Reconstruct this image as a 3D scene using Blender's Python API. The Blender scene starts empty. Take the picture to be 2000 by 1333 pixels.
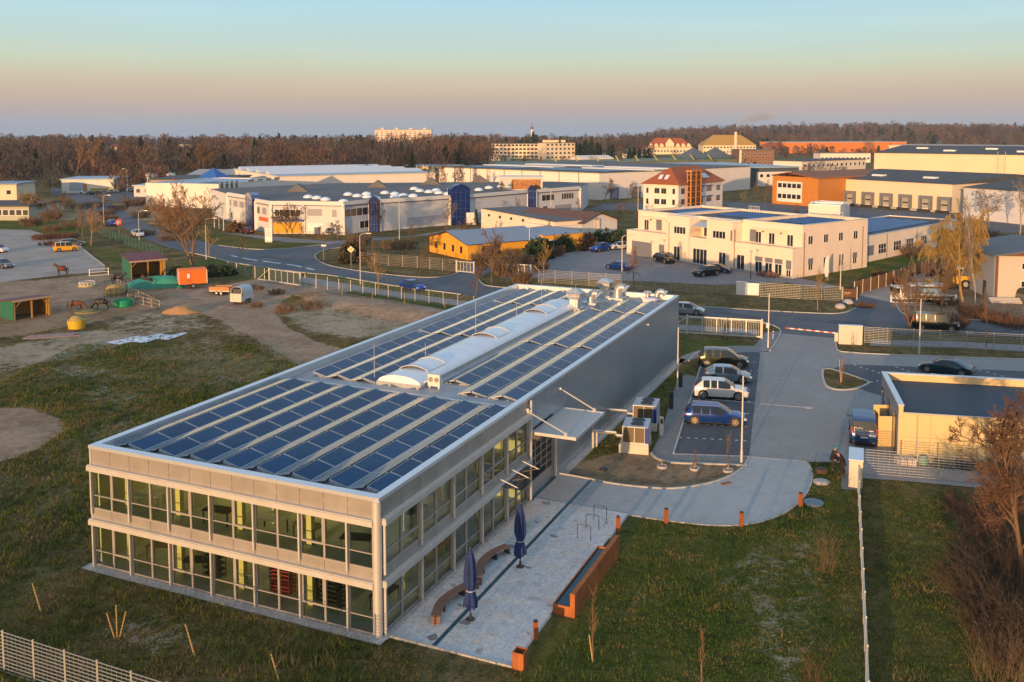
import bpy, math, random
import numpy as np
from mathutils import Vector, Matrix, Euler
random.seed(7)
SC=bpy.context.scene; COL=SC.collection
R_=math.radians
# ------------------------------------------------------------------ surveying
H=23.5; F=1818.2; CY=409.35; PT=R_(4.845)
O=(-6.095,41.39); TH=0.413776
def G(px,py,z=0.0):
    r=(px-1000)/F; u=(CY-py)/F; c,s=math.cos(PT),math.sin(PT)
    dy=c+u*s; dz=-s+u*c; t=(z-H)/dz
    return (r*t,dy*t)
def PJ(X,Y,Z):
    c,s=math.cos(PT),math.sin(PT); Z-=H
    d=Y*c-Z*s; u=Y*s+Z*c
    return (1000+F*X/d, CY-F*u/d)
def ZT(px,pyb,pyt,zb=0.0):
    X,Y=G(px,pyb,zb); c,s=math.cos(PT),math.sin(PT); u=(CY-pyt)/F
    return H+Y*(-s+u*c)/(c+u*s)
def LW(x,y):
    ct,st=math.cos(TH),math.sin(TH)
    return (O[0]+x*ct+y*st, O[1]-x*st+y*ct)
# ------------------------------------------------------------------ materials
MATS={}
def mat(name,c,rough=.7,metal=0.0,var=.12,scale=3.0,bump=0.0,bscale=20.0,spec=.5,coat=0.0,emit=None,stretch=(1,1,1),c2=None,detail=4.0):
    if name in MATS: return MATS[name]
    m=bpy.data.materials.new(name); m.use_nodes=True; nt=m.node_tree; N=nt.nodes; L=nt.links
    b=N['Principled BSDF']; b.inputs['Roughness'].default_value=rough; b.inputs['Metallic'].default_value=metal
    b.inputs['Specular IOR Level'].default_value=spec; b.inputs['Coat Weight'].default_value=coat
    tc=N.new('ShaderNodeTexCoord'); mp=N.new('ShaderNodeMapping'); mp.inputs['Scale'].default_value=stretch
    L.new(tc.outputs['Object'],mp.inputs['Vector'])
    if var>0 or c2:
        n=N.new('ShaderNodeTexNoise'); n.inputs['Scale'].default_value=scale; n.inputs['Detail'].default_value=detail; n.inputs['Roughness'].default_value=.65
        L.new(mp.outputs[0],n.inputs['Vector'])
        r=N.new('ShaderNodeValToRGB'); r.color_ramp.elements[0].position=.3; r.color_ramp.elements[1].position=.7
        d=c2 if c2 else tuple(v*(1-var) for v in c); l=c if c2 else tuple(min(1,v*(1+var)) for v in c)
        r.color_ramp.elements[0].color=(*d,1); r.color_ramp.elements[1].color=(*l,1)
        L.new(n.outputs['Fac'],r.inputs['Fac']); L.new(r.outputs[0],b.inputs['Base Color'])
    else: b.inputs['Base Color'].default_value=(*c,1)
    if bump>0:
        n2=N.new('ShaderNodeTexNoise'); n2.inputs['Scale'].default_value=bscale; n2.inputs['Detail'].default_value=3
        bp=N.new('ShaderNodeBump'); bp.inputs['Strength'].default_value=bump; bp.inputs['Distance'].default_value=.05
        L.new(mp.outputs[0],n2.inputs['Vector']); L.new(n2.outputs['Fac'],bp.inputs['Height']); L.new(bp.outputs[0],b.inputs['Normal'])
    if emit:
        b.inputs['Emission Color'].default_value=(*emit[0],1); b.inputs['Emission Strength'].default_value=emit[1]
    MATS[name]=m; return m
def glassmat(name,tint,base=(.02,.03,.03),refl=.25,trans=.6):
    if name in MATS: return MATS[name]
    m=bpy.data.materials.new(name); m.use_nodes=True; nt=m.node_tree; N=nt.nodes; L=nt.links
    for n in list(N): N.remove(n)
    o=N.new('ShaderNodeOutputMaterial'); g=N.new('ShaderNodeBsdfGlossy'); g.inputs['Roughness'].default_value=.03; g.inputs['Color'].default_value=(.9,.95,1,1)
    t=N.new('ShaderNodeBsdfTransparent'); t.inputs['Color'].default_value=(*tint,1)
    d=N.new('ShaderNodeBsdfDiffuse'); d.inputs['Color'].default_value=(*base,1)
    mx=N.new('ShaderNodeMixShader'); mx.inputs[0].default_value=trans
    L.new(d.outputs[0],mx.inputs[1]); L.new(t.outputs[0],mx.inputs[2])
    fr=N.new('ShaderNodeFresnel'); fr.inputs['IOR'].default_value=1.5
    ma=N.new('ShaderNodeMath'); ma.operation='MULTIPLY_ADD'; ma.inputs[1].default_value=1.0; ma.inputs[2].default_value=refl
    L.new(fr.outputs[0],ma.inputs[0])
    mx2=N.new('ShaderNodeMixShader'); L.new(ma.outputs[0],mx2.inputs[0]); L.new(mx.outputs[0],mx2.inputs[1]); L.new(g.outputs[0],mx2.inputs[2])
    L.new(mx2.outputs[0],o.inputs[0]); MATS[name]=m; return m
# ------------------------------------------------------------------ mesh builder
class MB:
    def __init__(s): s.v=[]; s.f=[]; s.m=[]; s.k=0
    def mi(s,k): s.k=k; return s
    def add(s,vs,fs):
        o=len(s.v); s.v+= [tuple(v) for v in vs]
        for f in fs: s.f.append(tuple(i+o for i in f)); s.m.append(s.k)
        return s
    def box(s,x0,y0,z0,x1,y1,z1):
        if x1<x0: x0,x1=x1,x0
        if y1<y0: y0,y1=y1,y0
        if z1<z0: z0,z1=z1,z0
        return s.add([(x0,y0,z0),(x1,y0,z0),(x1,y1,z0),(x0,y1,z0),(x0,y0,z1),(x1,y0,z1),(x1,y1,z1),(x0,y1,z1)],
          [(0,3,2,1),(4,5,6,7),(0,1,5,4),(1,2,6,5),(2,3,7,6),(3,0,4,7)])
    def cbox(s,cx,cy,cz,sx,sy,sz,rz=0,rx=0,ry=0):
        M=Matrix.Translation((cx,cy,cz))@Euler((rx,ry,rz)).to_matrix().to_4x4()
        vs=[M@Vector((a*sx/2,b*sy/2,c*sz/2)) for a,b,c in [(-1,-1,-1),(1,-1,-1),(1,1,-1),(-1,1,-1),(-1,-1,1),(1,-1,1),(1,1,1),(-1,1,1)]]
        return s.add(vs,[(0,3,2,1),(4,5,6,7),(0,1,5,4),(1,2,6,5),(2,3,7,6),(3,0,4,7)])
    def cyl(s,p0,p1,r0,r1=None,n=8,cap=True):
        r1=r0 if r1 is None else r1
        p0=Vector(p0); p1=Vector(p1); d=p1-p0
        if d.length<1e-6: return s
        d.normalize(); a=Vector((0,0,1)) if abs(d.z)<.9 else Vector((1,0,0))
        u=d.cross(a).normalized(); w=d.cross(u)
        vs=[];fs=[]
        for p,r in((p0,r0),(p1,r1)):
            for i in range(n):
                t=2*math.pi*i/n; vs.append(p+(u*math.cos(t)+w*math.sin(t))*r)
        for i in range(n):
            j=(i+1)%n; fs.append((i,i+n,j+n,j))
        if cap: fs.append(tuple(range(n))); fs.append(tuple(range(2*n-1,n-1,-1)))
        return s.add(vs,fs)
    def tube(s,pts,r,n=6):
        rs=r if isinstance(r,(list,tuple)) else [r]*len(pts)
        for i in range(len(pts)-1): s.cyl(pts[i],pts[i+1],rs[i],rs[i+1],n)
        return s
    def lathe(s,prof,cx=0,cy=0,n=16,squash=None):
        vs=[];fs=[]
        for r,z in prof:
            for i in range(n):
                t=2*math.pi*i/n; vs.append((cx+r*math.cos(t),cy+r*math.sin(t),z))
        for k in range(len(prof)-1):
            for i in range(n):
                j=(i+1)%n; fs.append((k*n+i,k*n+j,(k+1)*n+j,(k+1)*n+i))
        if prof[0][0]>1e-4: fs.append(tuple(range(n-1,-1,-1)))
        if prof[-1][0]>1e-4: fs.append(tuple(range((len(prof)-1)*n,len(prof)*n)))
        return s.add(vs,fs)
    def prism(s,poly,z0,z1):
        n=len(poly); A=sum(poly[i][0]*poly[(i+1)%n][1]-poly[(i+1)%n][0]*poly[i][1] for i in range(n))
        if A<0: poly=list(reversed(poly))
        vs=[(x,y,z0) for x,y in poly]+[(x,y,z1) for x,y in poly]
        fs=[tuple(range(n-1,-1,-1)),tuple(range(n,2*n))]+[(i,(i+1)%n,(i+1)%n+n,i+n) for i in range(n)]
        return s.add(vs,fs)
    def quad(s,a,b,c,d): return s.add([a,b,c,d],[(0,1,2,3)])
    def tri(s,a,b,c): return s.add([a,b,c],[(0,1,2)])
    def build(s,name,mats,parent=None,loc=(0,0,0),rz=0,smooth=None,link=True):
        me=bpy.data.meshes.new(name); me.from_pydata(s.v,[],s.f)
        if not isinstance(mats,(list,tuple)): mats=[mats]
        for m in mats: me.materials.append(m)
        if len(mats)>1: me.polygons.foreach_set('material_index',s.m)
        if smooth is not None:
            me.polygons.foreach_set('use_smooth',[True]*len(s.f)); me.set_sharp_from_angle(angle=R_(smooth))
        me.update(); return link_mesh(name,me,parent,loc,rz)
def link_mesh(name,me,parent=None,loc=(0,0,0),rz=0):
    o=bpy.data.objects.new(name,me); COL.objects.link(o); o.location=loc; o.rotation_euler=(0,0,rz)
    if parent: o.parent=parent
    return o
def tag(o,label=None,cat=None,group=None,kind=None):
    if label: o['label']=label
    if cat: o['category']=cat
    if group: o['group']=group
    if kind: o['kind']=kind
    return o
def thing(name,label,cat,loc=(0,0,0),rz=0,group=None):
    o=bpy.data.objects.new(name,None); COL.objects.link(o); o.empty_display_size=.3
    if len(loc)==2: loc=(loc[0],loc[1],0)
    o.location=loc; o.rotation_euler=(0,0,rz); return tag(o,label,cat,group)
def dup(root,loc,rz=0,label=None,group=None,scale=1.0):
    r=root.copy(); COL.objects.link(r)
    if len(loc)==2: loc=(loc[0],loc[1],0)
    r.location=loc; r.rotation_euler=(0,0,rz)
    r.scale=(scale,)*3 if not isinstance(scale,(tuple,list)) else scale
    if label: r['label']=label
    if group: r['group']=group
    for ch in list(root.children):
        c=ch.copy(); COL.objects.link(c); c.parent=r
        for g in list(ch.children):
            d=g.copy(); COL.objects.link(d); d.parent=c
    return r
def npmesh(name,V,Fc,mats,parent=None,mi=None,nv=4):
    me=bpy.data.meshes.new(name); V=np.asarray(V,dtype=np.float32); Fc=np.asarray(Fc,dtype=np.int32)
    me.vertices.add(len(V)); me.vertices.foreach_set('co',V.ravel())
    me.loops.add(Fc.size); me.loops.foreach_set('vertex_index',Fc.ravel())
    me.polygons.add(len(Fc)); me.polygons.foreach_set('loop_start',np.arange(0,Fc.size,nv,dtype=np.int32))
    if not isinstance(mats,(list,tuple)): mats=[mats]
    for m in mats: me.materials.append(m)
    if mi is not None: me.polygons.foreach_set('material_index',np.asarray(mi,dtype=np.int32))
    me.update(calc_edges=True); me.validate()
    return link_mesh(name,me,parent)
def line_frame(p,q):
    """origin p, heading of p->q"""
    return math.atan2(q[1]-p[1],q[0]-p[0]), math.hypot(q[0]-p[0],q[1]-p[1])
def lerp(a,b,t): return tuple(a[i]+(b[i]-a[i])*t for i in range(len(a)))
# ------------------------------------------------------------------ camera, sun, sky
cam=bpy.data.cameras.new('camera'); co=bpy.data.objects.new('camera',cam); COL.objects.link(co); SC.camera=co
cam.sensor_width=36; cam.lens=36*F/2000; cam.shift_y=-(666.5-CY)/2000; cam.clip_start=.5; cam.clip_end=30000
co.location=(0,0,H); co.rotation_euler=(R_(90)-PT,0,0)
SUN_AZ=R_(203.6); SUN_EL=R_(4.8)
sd=Vector((math.sin(SUN_AZ)*math.cos(SUN_EL),math.cos(SUN_AZ)*math.cos(SUN_EL),math.sin(SUN_EL)))
sl=bpy.data.lights.new('sun','SUN'); sl.energy=5.0; sl.angle=R_(.5); sl.color=(1.0,.57,.26)
so=bpy.data.objects.new('sun',sl); COL.objects.link(so); so.rotation_euler=(-sd).to_track_quat('-Z','Y').to_euler()
w=bpy.data.worlds.new('World'); SC.world=w; w.use_nodes=True; nt=w.node_tree; N=nt.nodes; L=nt.links
bg=N['Background']
sky=N.new('ShaderNodeTexSky'); sky.sky_type='NISHITA'; sky.sun_disc=False; sky.sun_elevation=SUN_EL; sky.sun_rotation=SUN_AZ; sky.air_density=1.2; sky.dust_density=1.5; sky.ozone_density=1.5
tc=N.new('ShaderNodeTexCoord'); sx=N.new('ShaderNodeSeparateXYZ'); L.new(tc.outputs['Generated'],sx.inputs[0])
ramp=N.new('ShaderNodeValToRGB'); mr=N.new('ShaderNodeMapRange'); mr.inputs['From Min'].default_value=-.02; mr.inputs['From Max'].default_value=.38
L.new(sx.outputs['Z'],mr.inputs['Value']); L.new(mr.outputs[0],ramp.inputs[0])
def s2l(r,g,b): return tuple(((c/255+.055)/1.055)**2.4 if c>10 else c/255/12.92 for c in (r,g,b))+(1,)
stops=[(0.0,s2l(155,168,182)),(.05,s2l(158,169,184)),(.072,s2l(168,171,180)),(.098,s2l(183,171,168)),(.139,s2l(200,179,160)),(.18,s2l(207,194,168)),(.221,s2l(202,208,184)),(.275,s2l(193,215,206)),(.329,s2l(187,217,219)),(.3975,s2l(176,214,231)),(.55,(.34,.56,.74,1)),(.75,(.37,.53,.73,1)),(1.0,(.41,.54,.72,1))]
cr=ramp.color_ramp; cr.interpolation='LINEAR'
cr.elements[0].position=stops[0][0]; cr.elements[0].color=stops[0][1]; cr.elements[1].position=1; cr.elements[1].color=stops[-1][1]
for p,c in stops[1:-1]:
    e=cr.elements.new(p); e.color=c
mulN=N.new('ShaderNodeVectorMath'); mulN.operation='SCALE'; mulN.inputs['Scale'].default_value=.22; L.new(sky.outputs[0],mulN.inputs[0])
dot=N.new('ShaderNodeVectorMath'); dot.operation='DOT_PRODUCT'; dot.inputs[1].default_value=(math.sin(SUN_AZ),math.cos(SUN_AZ),0); L.new(tc.outputs['Generated'],dot.inputs[0])
mr2=N.new('ShaderNodeMapRange'); mr2.interpolation_type='SMOOTHSTEP'; mr2.inputs['From Min'].default_value=-.1; mr2.inputs['From Max'].default_value=.95; mr2.inputs['To Max'].default_value=.55; L.new(dot.outputs['Value'],mr2.inputs['Value'])
mx=N.new('ShaderNodeMix'); mx.data_type='RGBA'; L.new(mr2.outputs[0],mx.inputs['Factor']); L.new(ramp.outputs[0],mx.inputs['A']); L.new(mulN.outputs[0],mx.inputs['B'])
nz=N.new('ShaderNodeTexNoise'); nz.inputs['Scale'].default_value=2.2; nz.inputs['Detail'].default_value=5; mpz=N.new('ShaderNodeMapping'); mpz.inputs['Scale'].default_value=(1,1,16); L.new(tc.outputs['Generated'],mpz.inputs[0]); L.new(mpz.outputs[0],nz.inputs['Vector'])
mrz=N.new('ShaderNodeMapRange'); mrz.inputs['From Min'].default_value=.3; mrz.inputs['From Max'].default_value=.75; mrz.inputs['To Min'].default_value=.975; mrz.inputs['To Max'].default_value=1.045; L.new(nz.outputs['Fac'],mrz.inputs['Value'])
scz=N.new('ShaderNodeVectorMath'); scz.operation='SCALE'; L.new(mx.outputs['Result'],scz.inputs[0]); L.new(mrz.outputs[0],scz.inputs['Scale']); L.new(scz.outputs[0],bg.inputs['Color']); bg.inputs['Strength'].default_value=1.0
SC.view_settings.view_transform='Standard'; SC.view_settings.look='None'; SC.view_settings.exposure=.08; SC.view_settings.gamma=1
SC.cycles.use_denoising=True; SC.cycles.max_bounces=6; SC.cycles.transparent_max_bounces=16; SC.cycles.volume_bounces=0
SC.cycles.sample_clamp_indirect=6

hz=bpy.data.materials.new('haze_air'); hz.use_nodes=True; nt=hz.node_tree
for q in list(nt.nodes): nt.nodes.remove(q)
ou=nt.nodes.new('ShaderNodeOutputMaterial'); vo=nt.nodes.new('ShaderNodeVolumePrincipled'); vo.inputs['Color'].default_value=(.62,.72,.90,1); vo.inputs['Density'].default_value=.00009; vo.inputs['Anisotropy'].default_value=0.0; nt.links.new(vo.outputs[0],ou.inputs['Volume'])
SC.cycles.volume_step_rate=1.0
me=bpy.data.meshes.new('haze'); x0,x1,y0,y1,z0,z1=-3600,3600,-320,4200,-26,80
me.from_pydata([(x0,y0,z0),(x1,y0,z0),(x1,y1,z0),(x0,y1,z0),(x0,y0,z1),(x1,y0,z1),(x1,y1,z1),(x0,y1,z1)],[],[(0,3,2,1),(4,5,6,7),(0,1,5,4),(1,2,6,5),(2,3,7,6),(3,0,4,7)]); me.materials.append(hz)
ho=bpy.data.objects.new('haze',me); COL.objects.link(ho); ho['kind']='stuff'
# ------------------------------------------------------------------ ground
def PW(l,z=0): return [G(x,y,z) for x,y in l]
def inpoly(X,Y,poly):
    r=np.zeros(X.shape,bool); n=len(poly)
    for i in range(n):
        x1,y1=poly[i]; x2,y2=poly[(i+1)%n]
        if y1==y2: continue
        c=((y1>Y)!=(y2>Y))&(X<(x2-x1)*(Y-y1)/(y2-y1)+x1); r^=c
    return r
def sdist(X,Y,poly):
    d=np.full(X.shape,1e9); n=len(poly)
    for i in range(n):
        ax,ay=poly[i]; bx,by=poly[(i+1)%n]; dx,dy=bx-ax,by-ay; L2=dx*dx+dy*dy+1e-9
        t=np.clip(((X-ax)*dx+(Y-ay)*dy)/L2,0,1); d=np.minimum(d,np.hypot(X-ax-t*dx,Y-ay-t*dy))
    return np.where(inpoly(X,Y,poly),d,-d)
def soft(X,Y,px,w=1.5,amt=1.0): return amt*np.clip(.5+sdist(X,Y,PW(px))/(2*w),0,1)
def axis(lo,a,b,hi,st):
    l=list(np.arange(a,b+1e-6,st)); s=st;x=a
    L=[]; 
    while x>lo: s*=1.35; x-=s; L.append(max(x,lo))
    R=[];x=b;s=st
    while x<hi: s*=1.35; x+=s; R.append(min(x,hi))
    return np.array(L[::-1]+l+R)
xs=axis(-3500,-75,72,3500,.8); ys=axis(-290,24,205,4100,.8)
X,Y=np.meshgrid(xs,ys); Z=np.zeros_like(X)
# low wooded hill far away on the right and gentle rise on the left
Z+=24*np.exp(-(((X-900)/620)**2))*1/(1+np.exp(-(Y-1900)/160))
_q=np.clip((.22-X/np.maximum(Y,1))/.12,0,1); Z-=.0074*np.maximum(0,Y-1100)*_q*_q*(3-2*_q)
# rough knolls in the left field
rg=np.random.default_rng(3)
kn=soft(X,Y,[(-300,1333),(-300,560),(150,700),(360,760),(170,880),(180,1110),(740,1270),(900,1500),(0,1500)],5)
for _ in range(46):
    cx,cy=rg.uniform(-45,-3),rg.uniform(28,85); s=rg.uniform(1.2,4); Z+=kn*rg.uniform(-.12,.2)*np.exp(-((X-cx)**2+(Y-cy)**2)/s**2)
bank=soft(X,Y,[(560,580),(640,572),(760,590),(880,612),(860,628),(760,620),(640,598)],1.6); Z+=.55*bank
sand=np.zeros_like(X);green=np.zeros_like(X);dry=np.zeros_like(X);mud=np.zeros_like(X)
def mx_(A,*a): np.maximum(A,soft(X,Y,*a),out=A)
mx_(sand,[(505,545),(600,556),(690,566),(650,580),(585,575),(548,590),(536,612),(560,640),(620,668),(700,690),(640,720),(585,715),(540,700),(500,662),(440,632),(400,615),(380,600),(420,560)],.8,1)
mx_(sand,[(-300,795),(60,798),(118,818),(122,845),(70,880),(-20,910),(-300,980)],.8,1)
mx_(sand,[(330,560),(420,556),(420,600),(350,618),(310,600)],1.2,.75)
mx_(sand,[(-300,560),(60,548),(215,534),(320,548),(250,575),(60,600),(-300,630)],1.5,.62)
mx_(mud,[(-300,560),(60,548),(215,534),(340,555),(420,570),(400,600),(300,610),(130,640),(-40,668),(-300,720)],1.2,.8)
for pl_,am_ in (([(250,690),(420,650),(560,700),(600,745),(420,790),(240,760)],.5),([(0,830),(180,760),(330,800),(250,900),(60,960)],.35),([(380,600),(520,650),(600,720),(560,730),(440,650)],.6),([(1780,960),(1960,970),(1980,1150),(1850,1120)],.45),([(1150,1150),(1320,1120),(1420,1250),(1250,1320)],.3),([(1690,590),(1760,560),(1900,560),(2100,600),(2100,640),(1790,620)],.8),([(930,470),(1240,470),(1240,500),(1120,520),(1000,520),(930,500)],.7),([(80,400),(330,395),(430,440),(300,440),(200,430),(90,430)],.7)): mx_(mud,pl_,3,am_)
mx_(mud,[(1095,918),(1205,884),(1290,885),(1310,905),(1460,908),(1440,925),(1400,943),(1340,955),(1290,957),(1200,948)],.4,.95)
mx_(dry,[(-40,690),(110,650),(250,640),(330,650),(250,680),(60,715),(-60,740)],2,.85)
mx_(dry,[(250,600),(400,615),(430,640),(330,650),(180,650)],2,.55)
mx_(dry,[(310,700),(420,680),(540,700),(590,720),(470,735),(340,735)],2,.85)
mx_(dry,[(60,720),(200,705),(330,740),(250,790),(90,770)],3,.5)
mx_(dry,[(540,600),(640,598),(800,632),(830,650),(700,660),(600,650)],1,.9)
mx_(sand,[(620,578),(760,596),(890,612),(870,640),(760,632),(650,606)],.9,.7)
mx_(dry,[(170,1200),(330,1180),(420,1230),(300,1290),(180,1270)],1.5,.45)
mx_(dry,[(1440,1080),(1560,1060),(1640,1090),(1600,1333),(1480,1333),(1420,1180)],1.5,.4)
mx_(dry,[(1550,960),(1670,960),(1670,1060),(1500,1050)],1.5,.25)
mx_(green,[(1000,1310),(1222,1006),(1450,1030),(1600,960),(1680,955),(1692,1450),(900,1450)],1,.68)
mx_(mud,[(560,576),(640,572),(760,590),(890,612),(870,634),(740,616),(620,596)],.7,1.15)
mx_(green,[(1692,955),(2300,985),(2300,1500),(1700,1500)],1,.55)
mx_(green,[(575,555),(700,565),(900,600),(985,600),(900,630),(640,582)],.8,.8)
mx_(green,[(150,470),(240,492),(330,518),(420,500),(700,545),(900,575),(860,590),(640,572),(450,545),(330,525),(205,512)],1,.65)
mx_(green,[(420,455),(610,470),(660,475),(600,486),(500,488),(400,478),(330,460)],1,.55)
mx_(green,[(910,530),(2300,640),(2300,560),(1670,540),(1300,510),(1100,520)],2,.3)
mx_(green,[(1225,810),(1370,690),(1335,735),(1300,790),(1235,880)],.5,.95)
mx_(green,[(1325,660),(1500,672),(1500,690),(1325,700)],.5,.8)
mx_(green,[(1575,900),(1690,903),(1690,960),(1560,1010)],.5,.75)
mx_(green,[(1560,540),(1655,515),(1900,480),(1860,505),(1670,545)],1,.9)
mx_(green,[(0,420),(120,425),(200,455),(60,458),(-100,450)],2,.9)
mx_(green,[(170,1115),(740,1262),(700,1280),(160,1150)],1,.3)
far=np.clip((Y-300)/120,0,1); mud=mud*(1-far); green*=1-far; dry*=1-far
V=np.stack([X.ravel(),Y.ravel(),Z.ravel()],1); ny,nx=X.shape
ii=np.arange(ny*nx).reshape(ny,nx); Fc=np.stack([ii[:-1,:-1],ii[:-1,1:],ii[1:,1:],ii[1:,:-1]],-1).reshape(-1,4)
m=bpy.data.materials.new('ground_soil'); m.use_nodes=True; nt=m.node_tree; N=nt.nodes; L=nt.links; b=N['Principled BSDF']; b.inputs['Roughness'].default_value=.95; b.inputs['Specular IOR Level'].default_value=.15
tc=N.new('ShaderNodeTexCoord')
def noise(sc,det=5,ro=.65,dist=0):
    n=N.new('ShaderNodeTexNoise'); n.inputs['Scale'].default_value=sc; n.inputs['Detail'].default_value=det; n.inputs['Roughness'].default_value=ro; n.inputs['Distortion'].default_value=dist; L.new(tc.outputs['Object'],n.inputs['Vector']); return n.outputs['Fac']
def ramp_(fac,st):
    r=N.new('ShaderNodeValToRGB'); L.new(fac,r.inputs[0]); c=r.color_ramp
    c.elements[0].position,c.elements[0].color=st[0][0],(*st[0][1],1); c.elements[1].position,c.elements[1].color=st[-1][0],(*st[-1][1],1)
    for p,q in st[1:-1]: e=c.elements.new(p); e.color=(*q,1)
    return r.outputs[0]
def math_(op,a,b_=None,c_=None):
    n=N.new('ShaderNodeMath'); n.operation=op
    for i,v in enumerate((a,b_,c_)):
        if v is None: continue
        if isinstance(v,(int,float)): n.inputs[i].default_value=v
        else: L.new(v,n.inputs[i])
    return n.outputs[0]
def mixc(f,a,b_):
    n=N.new('ShaderNodeMix'); n.data_type='RGBA'; L.new(f,n.inputs['Factor']); L.new(a,n.inputs['A']); L.new(b_,n.inputs['B']); return n.outputs['Result']
at=N.new('ShaderNodeVertexColor'); at.layer_name='zones'; sp=N.new('ShaderNodeSeparateColor'); L.new(at.outputs['Color'],sp.inputs[0])
n1=noise(.18,6,.7,.4); n2=noise(1.3,6,.75,.6); n3=noise(7,4,.7)
nn=math_('MULTIPLY_ADD',n2,.75,math_('MULTIPLY_ADD',n3,.6,math_('MULTIPLY',n1,.7))); nn=math_('SUBTRACT',nn,.40)
def msk(ch,am=.9,lo=.35,hi=.7):
    a=math_('ADD',ch,math_('MULTIPLY',math_('SUBTRACT',nn,.62),am)); r=N.new('ShaderNodeMapRange'); r.interpolation_type='SMOOTHSTEP'; r.inputs['From Min'].default_value=lo; r.inputs['From Max'].default_value=hi; L.new(a,r.inputs['Value']); return r.outputs[0]
base=ramp_(nn,[(.42,(.040,.052,.010)),(.53,(.105,.095,.022)),(.63,(.19,.14,.05)),(.76,(.33,.25,.12))])
lush=ramp_(nn,[(.42,(.030,.060,.006)),(.56,(.078,.130,.012)),(.66,(.15,.155,.03)),(.78,(.22,.20,.06))])
dryc=ramp_(nn,[(.4,(.17,.14,.07)),(.55,(.36,.30,.19)),(.72,(.58,.50,.37))])
sandc=ramp_(nn,[(.4,(.27,.18,.11)),(.6,(.44,.32,.22)),(.75,(.57,.44,.32))])
mudc=ramp_(nn,[(.38,(.14,.09,.05)),(.54,(.32,.215,.12)),(.72,(.50,.37,.23))])
c=mixc(msk(sp.outputs['Green'],1.6,.25,.75),base,lush); c=mixc(msk(sp.outputs['Blue'],2.0,.35,.75),c,dryc)
c=mixc(msk(at.outputs['Alpha'],1.2,.3,.6),c,mudc); c=mixc(msk(sp.outputs['Red'],1.0,.38,.6),c,sandc)
L.new(c,b.inputs['Base Color'])
bp=N.new('ShaderNodeBump'); bp.inputs['Strength'].default_value=1.0; bp.inputs['Distance'].default_value=.55; L.new(nn,bp.inputs['Height']); L.new(bp.outputs[0],b.inputs['Normal'])
g=npmesh('ground',V,Fc,m); tag(g,kind='structure')
ca=g.data.color_attributes.new('zones','FLOAT_COLOR','POINT')
ca.data.foreach_set('color',np.stack([sand,green,dry,mud],-1).astype(np.float32).ravel())
g.data.polygons.foreach_set('use_smooth',[True]*len(g.data.polygons))
# ------------------------------------------------------------------ sheets
def pavemat(name,c,brick=None,var=.1,rough=.85,cr=(.8,.8,.8),stain=.15,rot=0,scale=1.0):
    m=bpy.data.materials.new(name); m.use_nodes=True; nt=m.node_tree; N=nt.nodes; L=nt.links; b=N['Principled BSDF']; b.inputs['Roughness'].default_value=rough
    tc=N.new('ShaderNodeTexCoord'); mp=N.new('ShaderNodeMapping'); mp.inputs['Rotation'].default_value=(0,0,rot); L.new(tc.outputs['Object'],mp.inputs[0])
    n=N.new('ShaderNodeTexNoise'); n.inputs['Scale'].default_value=.22; n.inputs['Detail'].default_value=8; n.inputs['Roughness'].default_value=.72; L.new(mp.outputs[0],n.inputs['Vector'])
    r=N.new('ShaderNodeMapRange'); r.inputs['From Min'].default_value=.3; r.inputs['From Max'].default_value=.7; r.inputs['To Min'].default_value=1-stain; r.inputs['To Max'].default_value=1+stain; L.new(n.outputs['Fac'],r.inputs['Value'])
    n5=N.new('ShaderNodeTexNoise'); n5.inputs['Scale'].default_value=1.1; n5.inputs['Detail'].default_value=9; n5.inputs['Roughness'].default_value=.8; n5.inputs['Distortion'].default_value=.8; L.new(mp.outputs[0],n5.inputs['Vector'])
    r5=N.new('ShaderNodeMapRange'); r5.inputs['From Min'].default_value=.36; r5.inputs['From Max'].default_value=.5; r5.inputs['To Min'].default_value=1-stain*.9; r5.inputs['To Max'].default_value=1.0; L.new(n5.outputs['Fac'],r5.inputs['Value'])
    m5=N.new('ShaderNodeMath'); m5.operation='MULTIPLY'; L.new(r.outputs[0],m5.inputs[0]); L.new(r5.outputs[0],m5.inputs[1]); r=m5
    if brick:
        t=N.new('ShaderNodeTexBrick'); t.inputs['Color1'].default_value=(*[v*(1-var) for v in c],1); t.inputs['Color2'].default_value=(*[v*(1+var) for v in c],1); t.inputs['Mortar'].default_value=(*[v*cr[0]*.6 for v in c],1)
        t.inputs['Brick Width'].default_value=brick[0]; t.inputs['Row Height'].default_value=brick[1]; t.inputs['Mortar Size'].default_value=brick[2]; t.inputs['Scale'].default_value=1; L.new(mp.outputs[0],t.inputs['Vector']); col=t.outputs['Color']
    else:
        t=N.new('ShaderNodeTexNoise'); t.inputs['Scale'].default_value=14; t.inputs['Detail'].default_value=5; L.new(mp.outputs[0],t.inputs['Vector'])
        q=N.new('ShaderNodeValToRGB'); q.color_ramp.elements[0].color=(*[v*(1-var) for v in c],1); q.color_ramp.elements[1].color=(*[v*(1+var) for v in c],1); q.color_ramp.elements[0].position=.35; q.color_ramp.elements[1].position=.65; L.new(t.outputs['Fac'],q.inputs[0]); col=q.outputs[0]
    mu=N.new('ShaderNodeVectorMath'); mu.operation='SCALE'; L.new(col,mu.inputs[0]); L.new(r.outputs[0],mu.inputs['Scale']); L.new(mu.outputs[0],b.inputs['Base Color']); MATS[name]=m; return m
ASPH=pavemat('road_asphalt',(.098,.112,.128),var=.14,stain=.2)
PARKA=pavemat('parking_asphalt',(.085,.093,.104),var=.18,stain=.22)
PAVER=pavemat('grey_pavers',(.29,.285,.275),(.24,.12,.01),.09,cr=(1.25,1.25,1.25),stain=.1,rot=.4)
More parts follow.
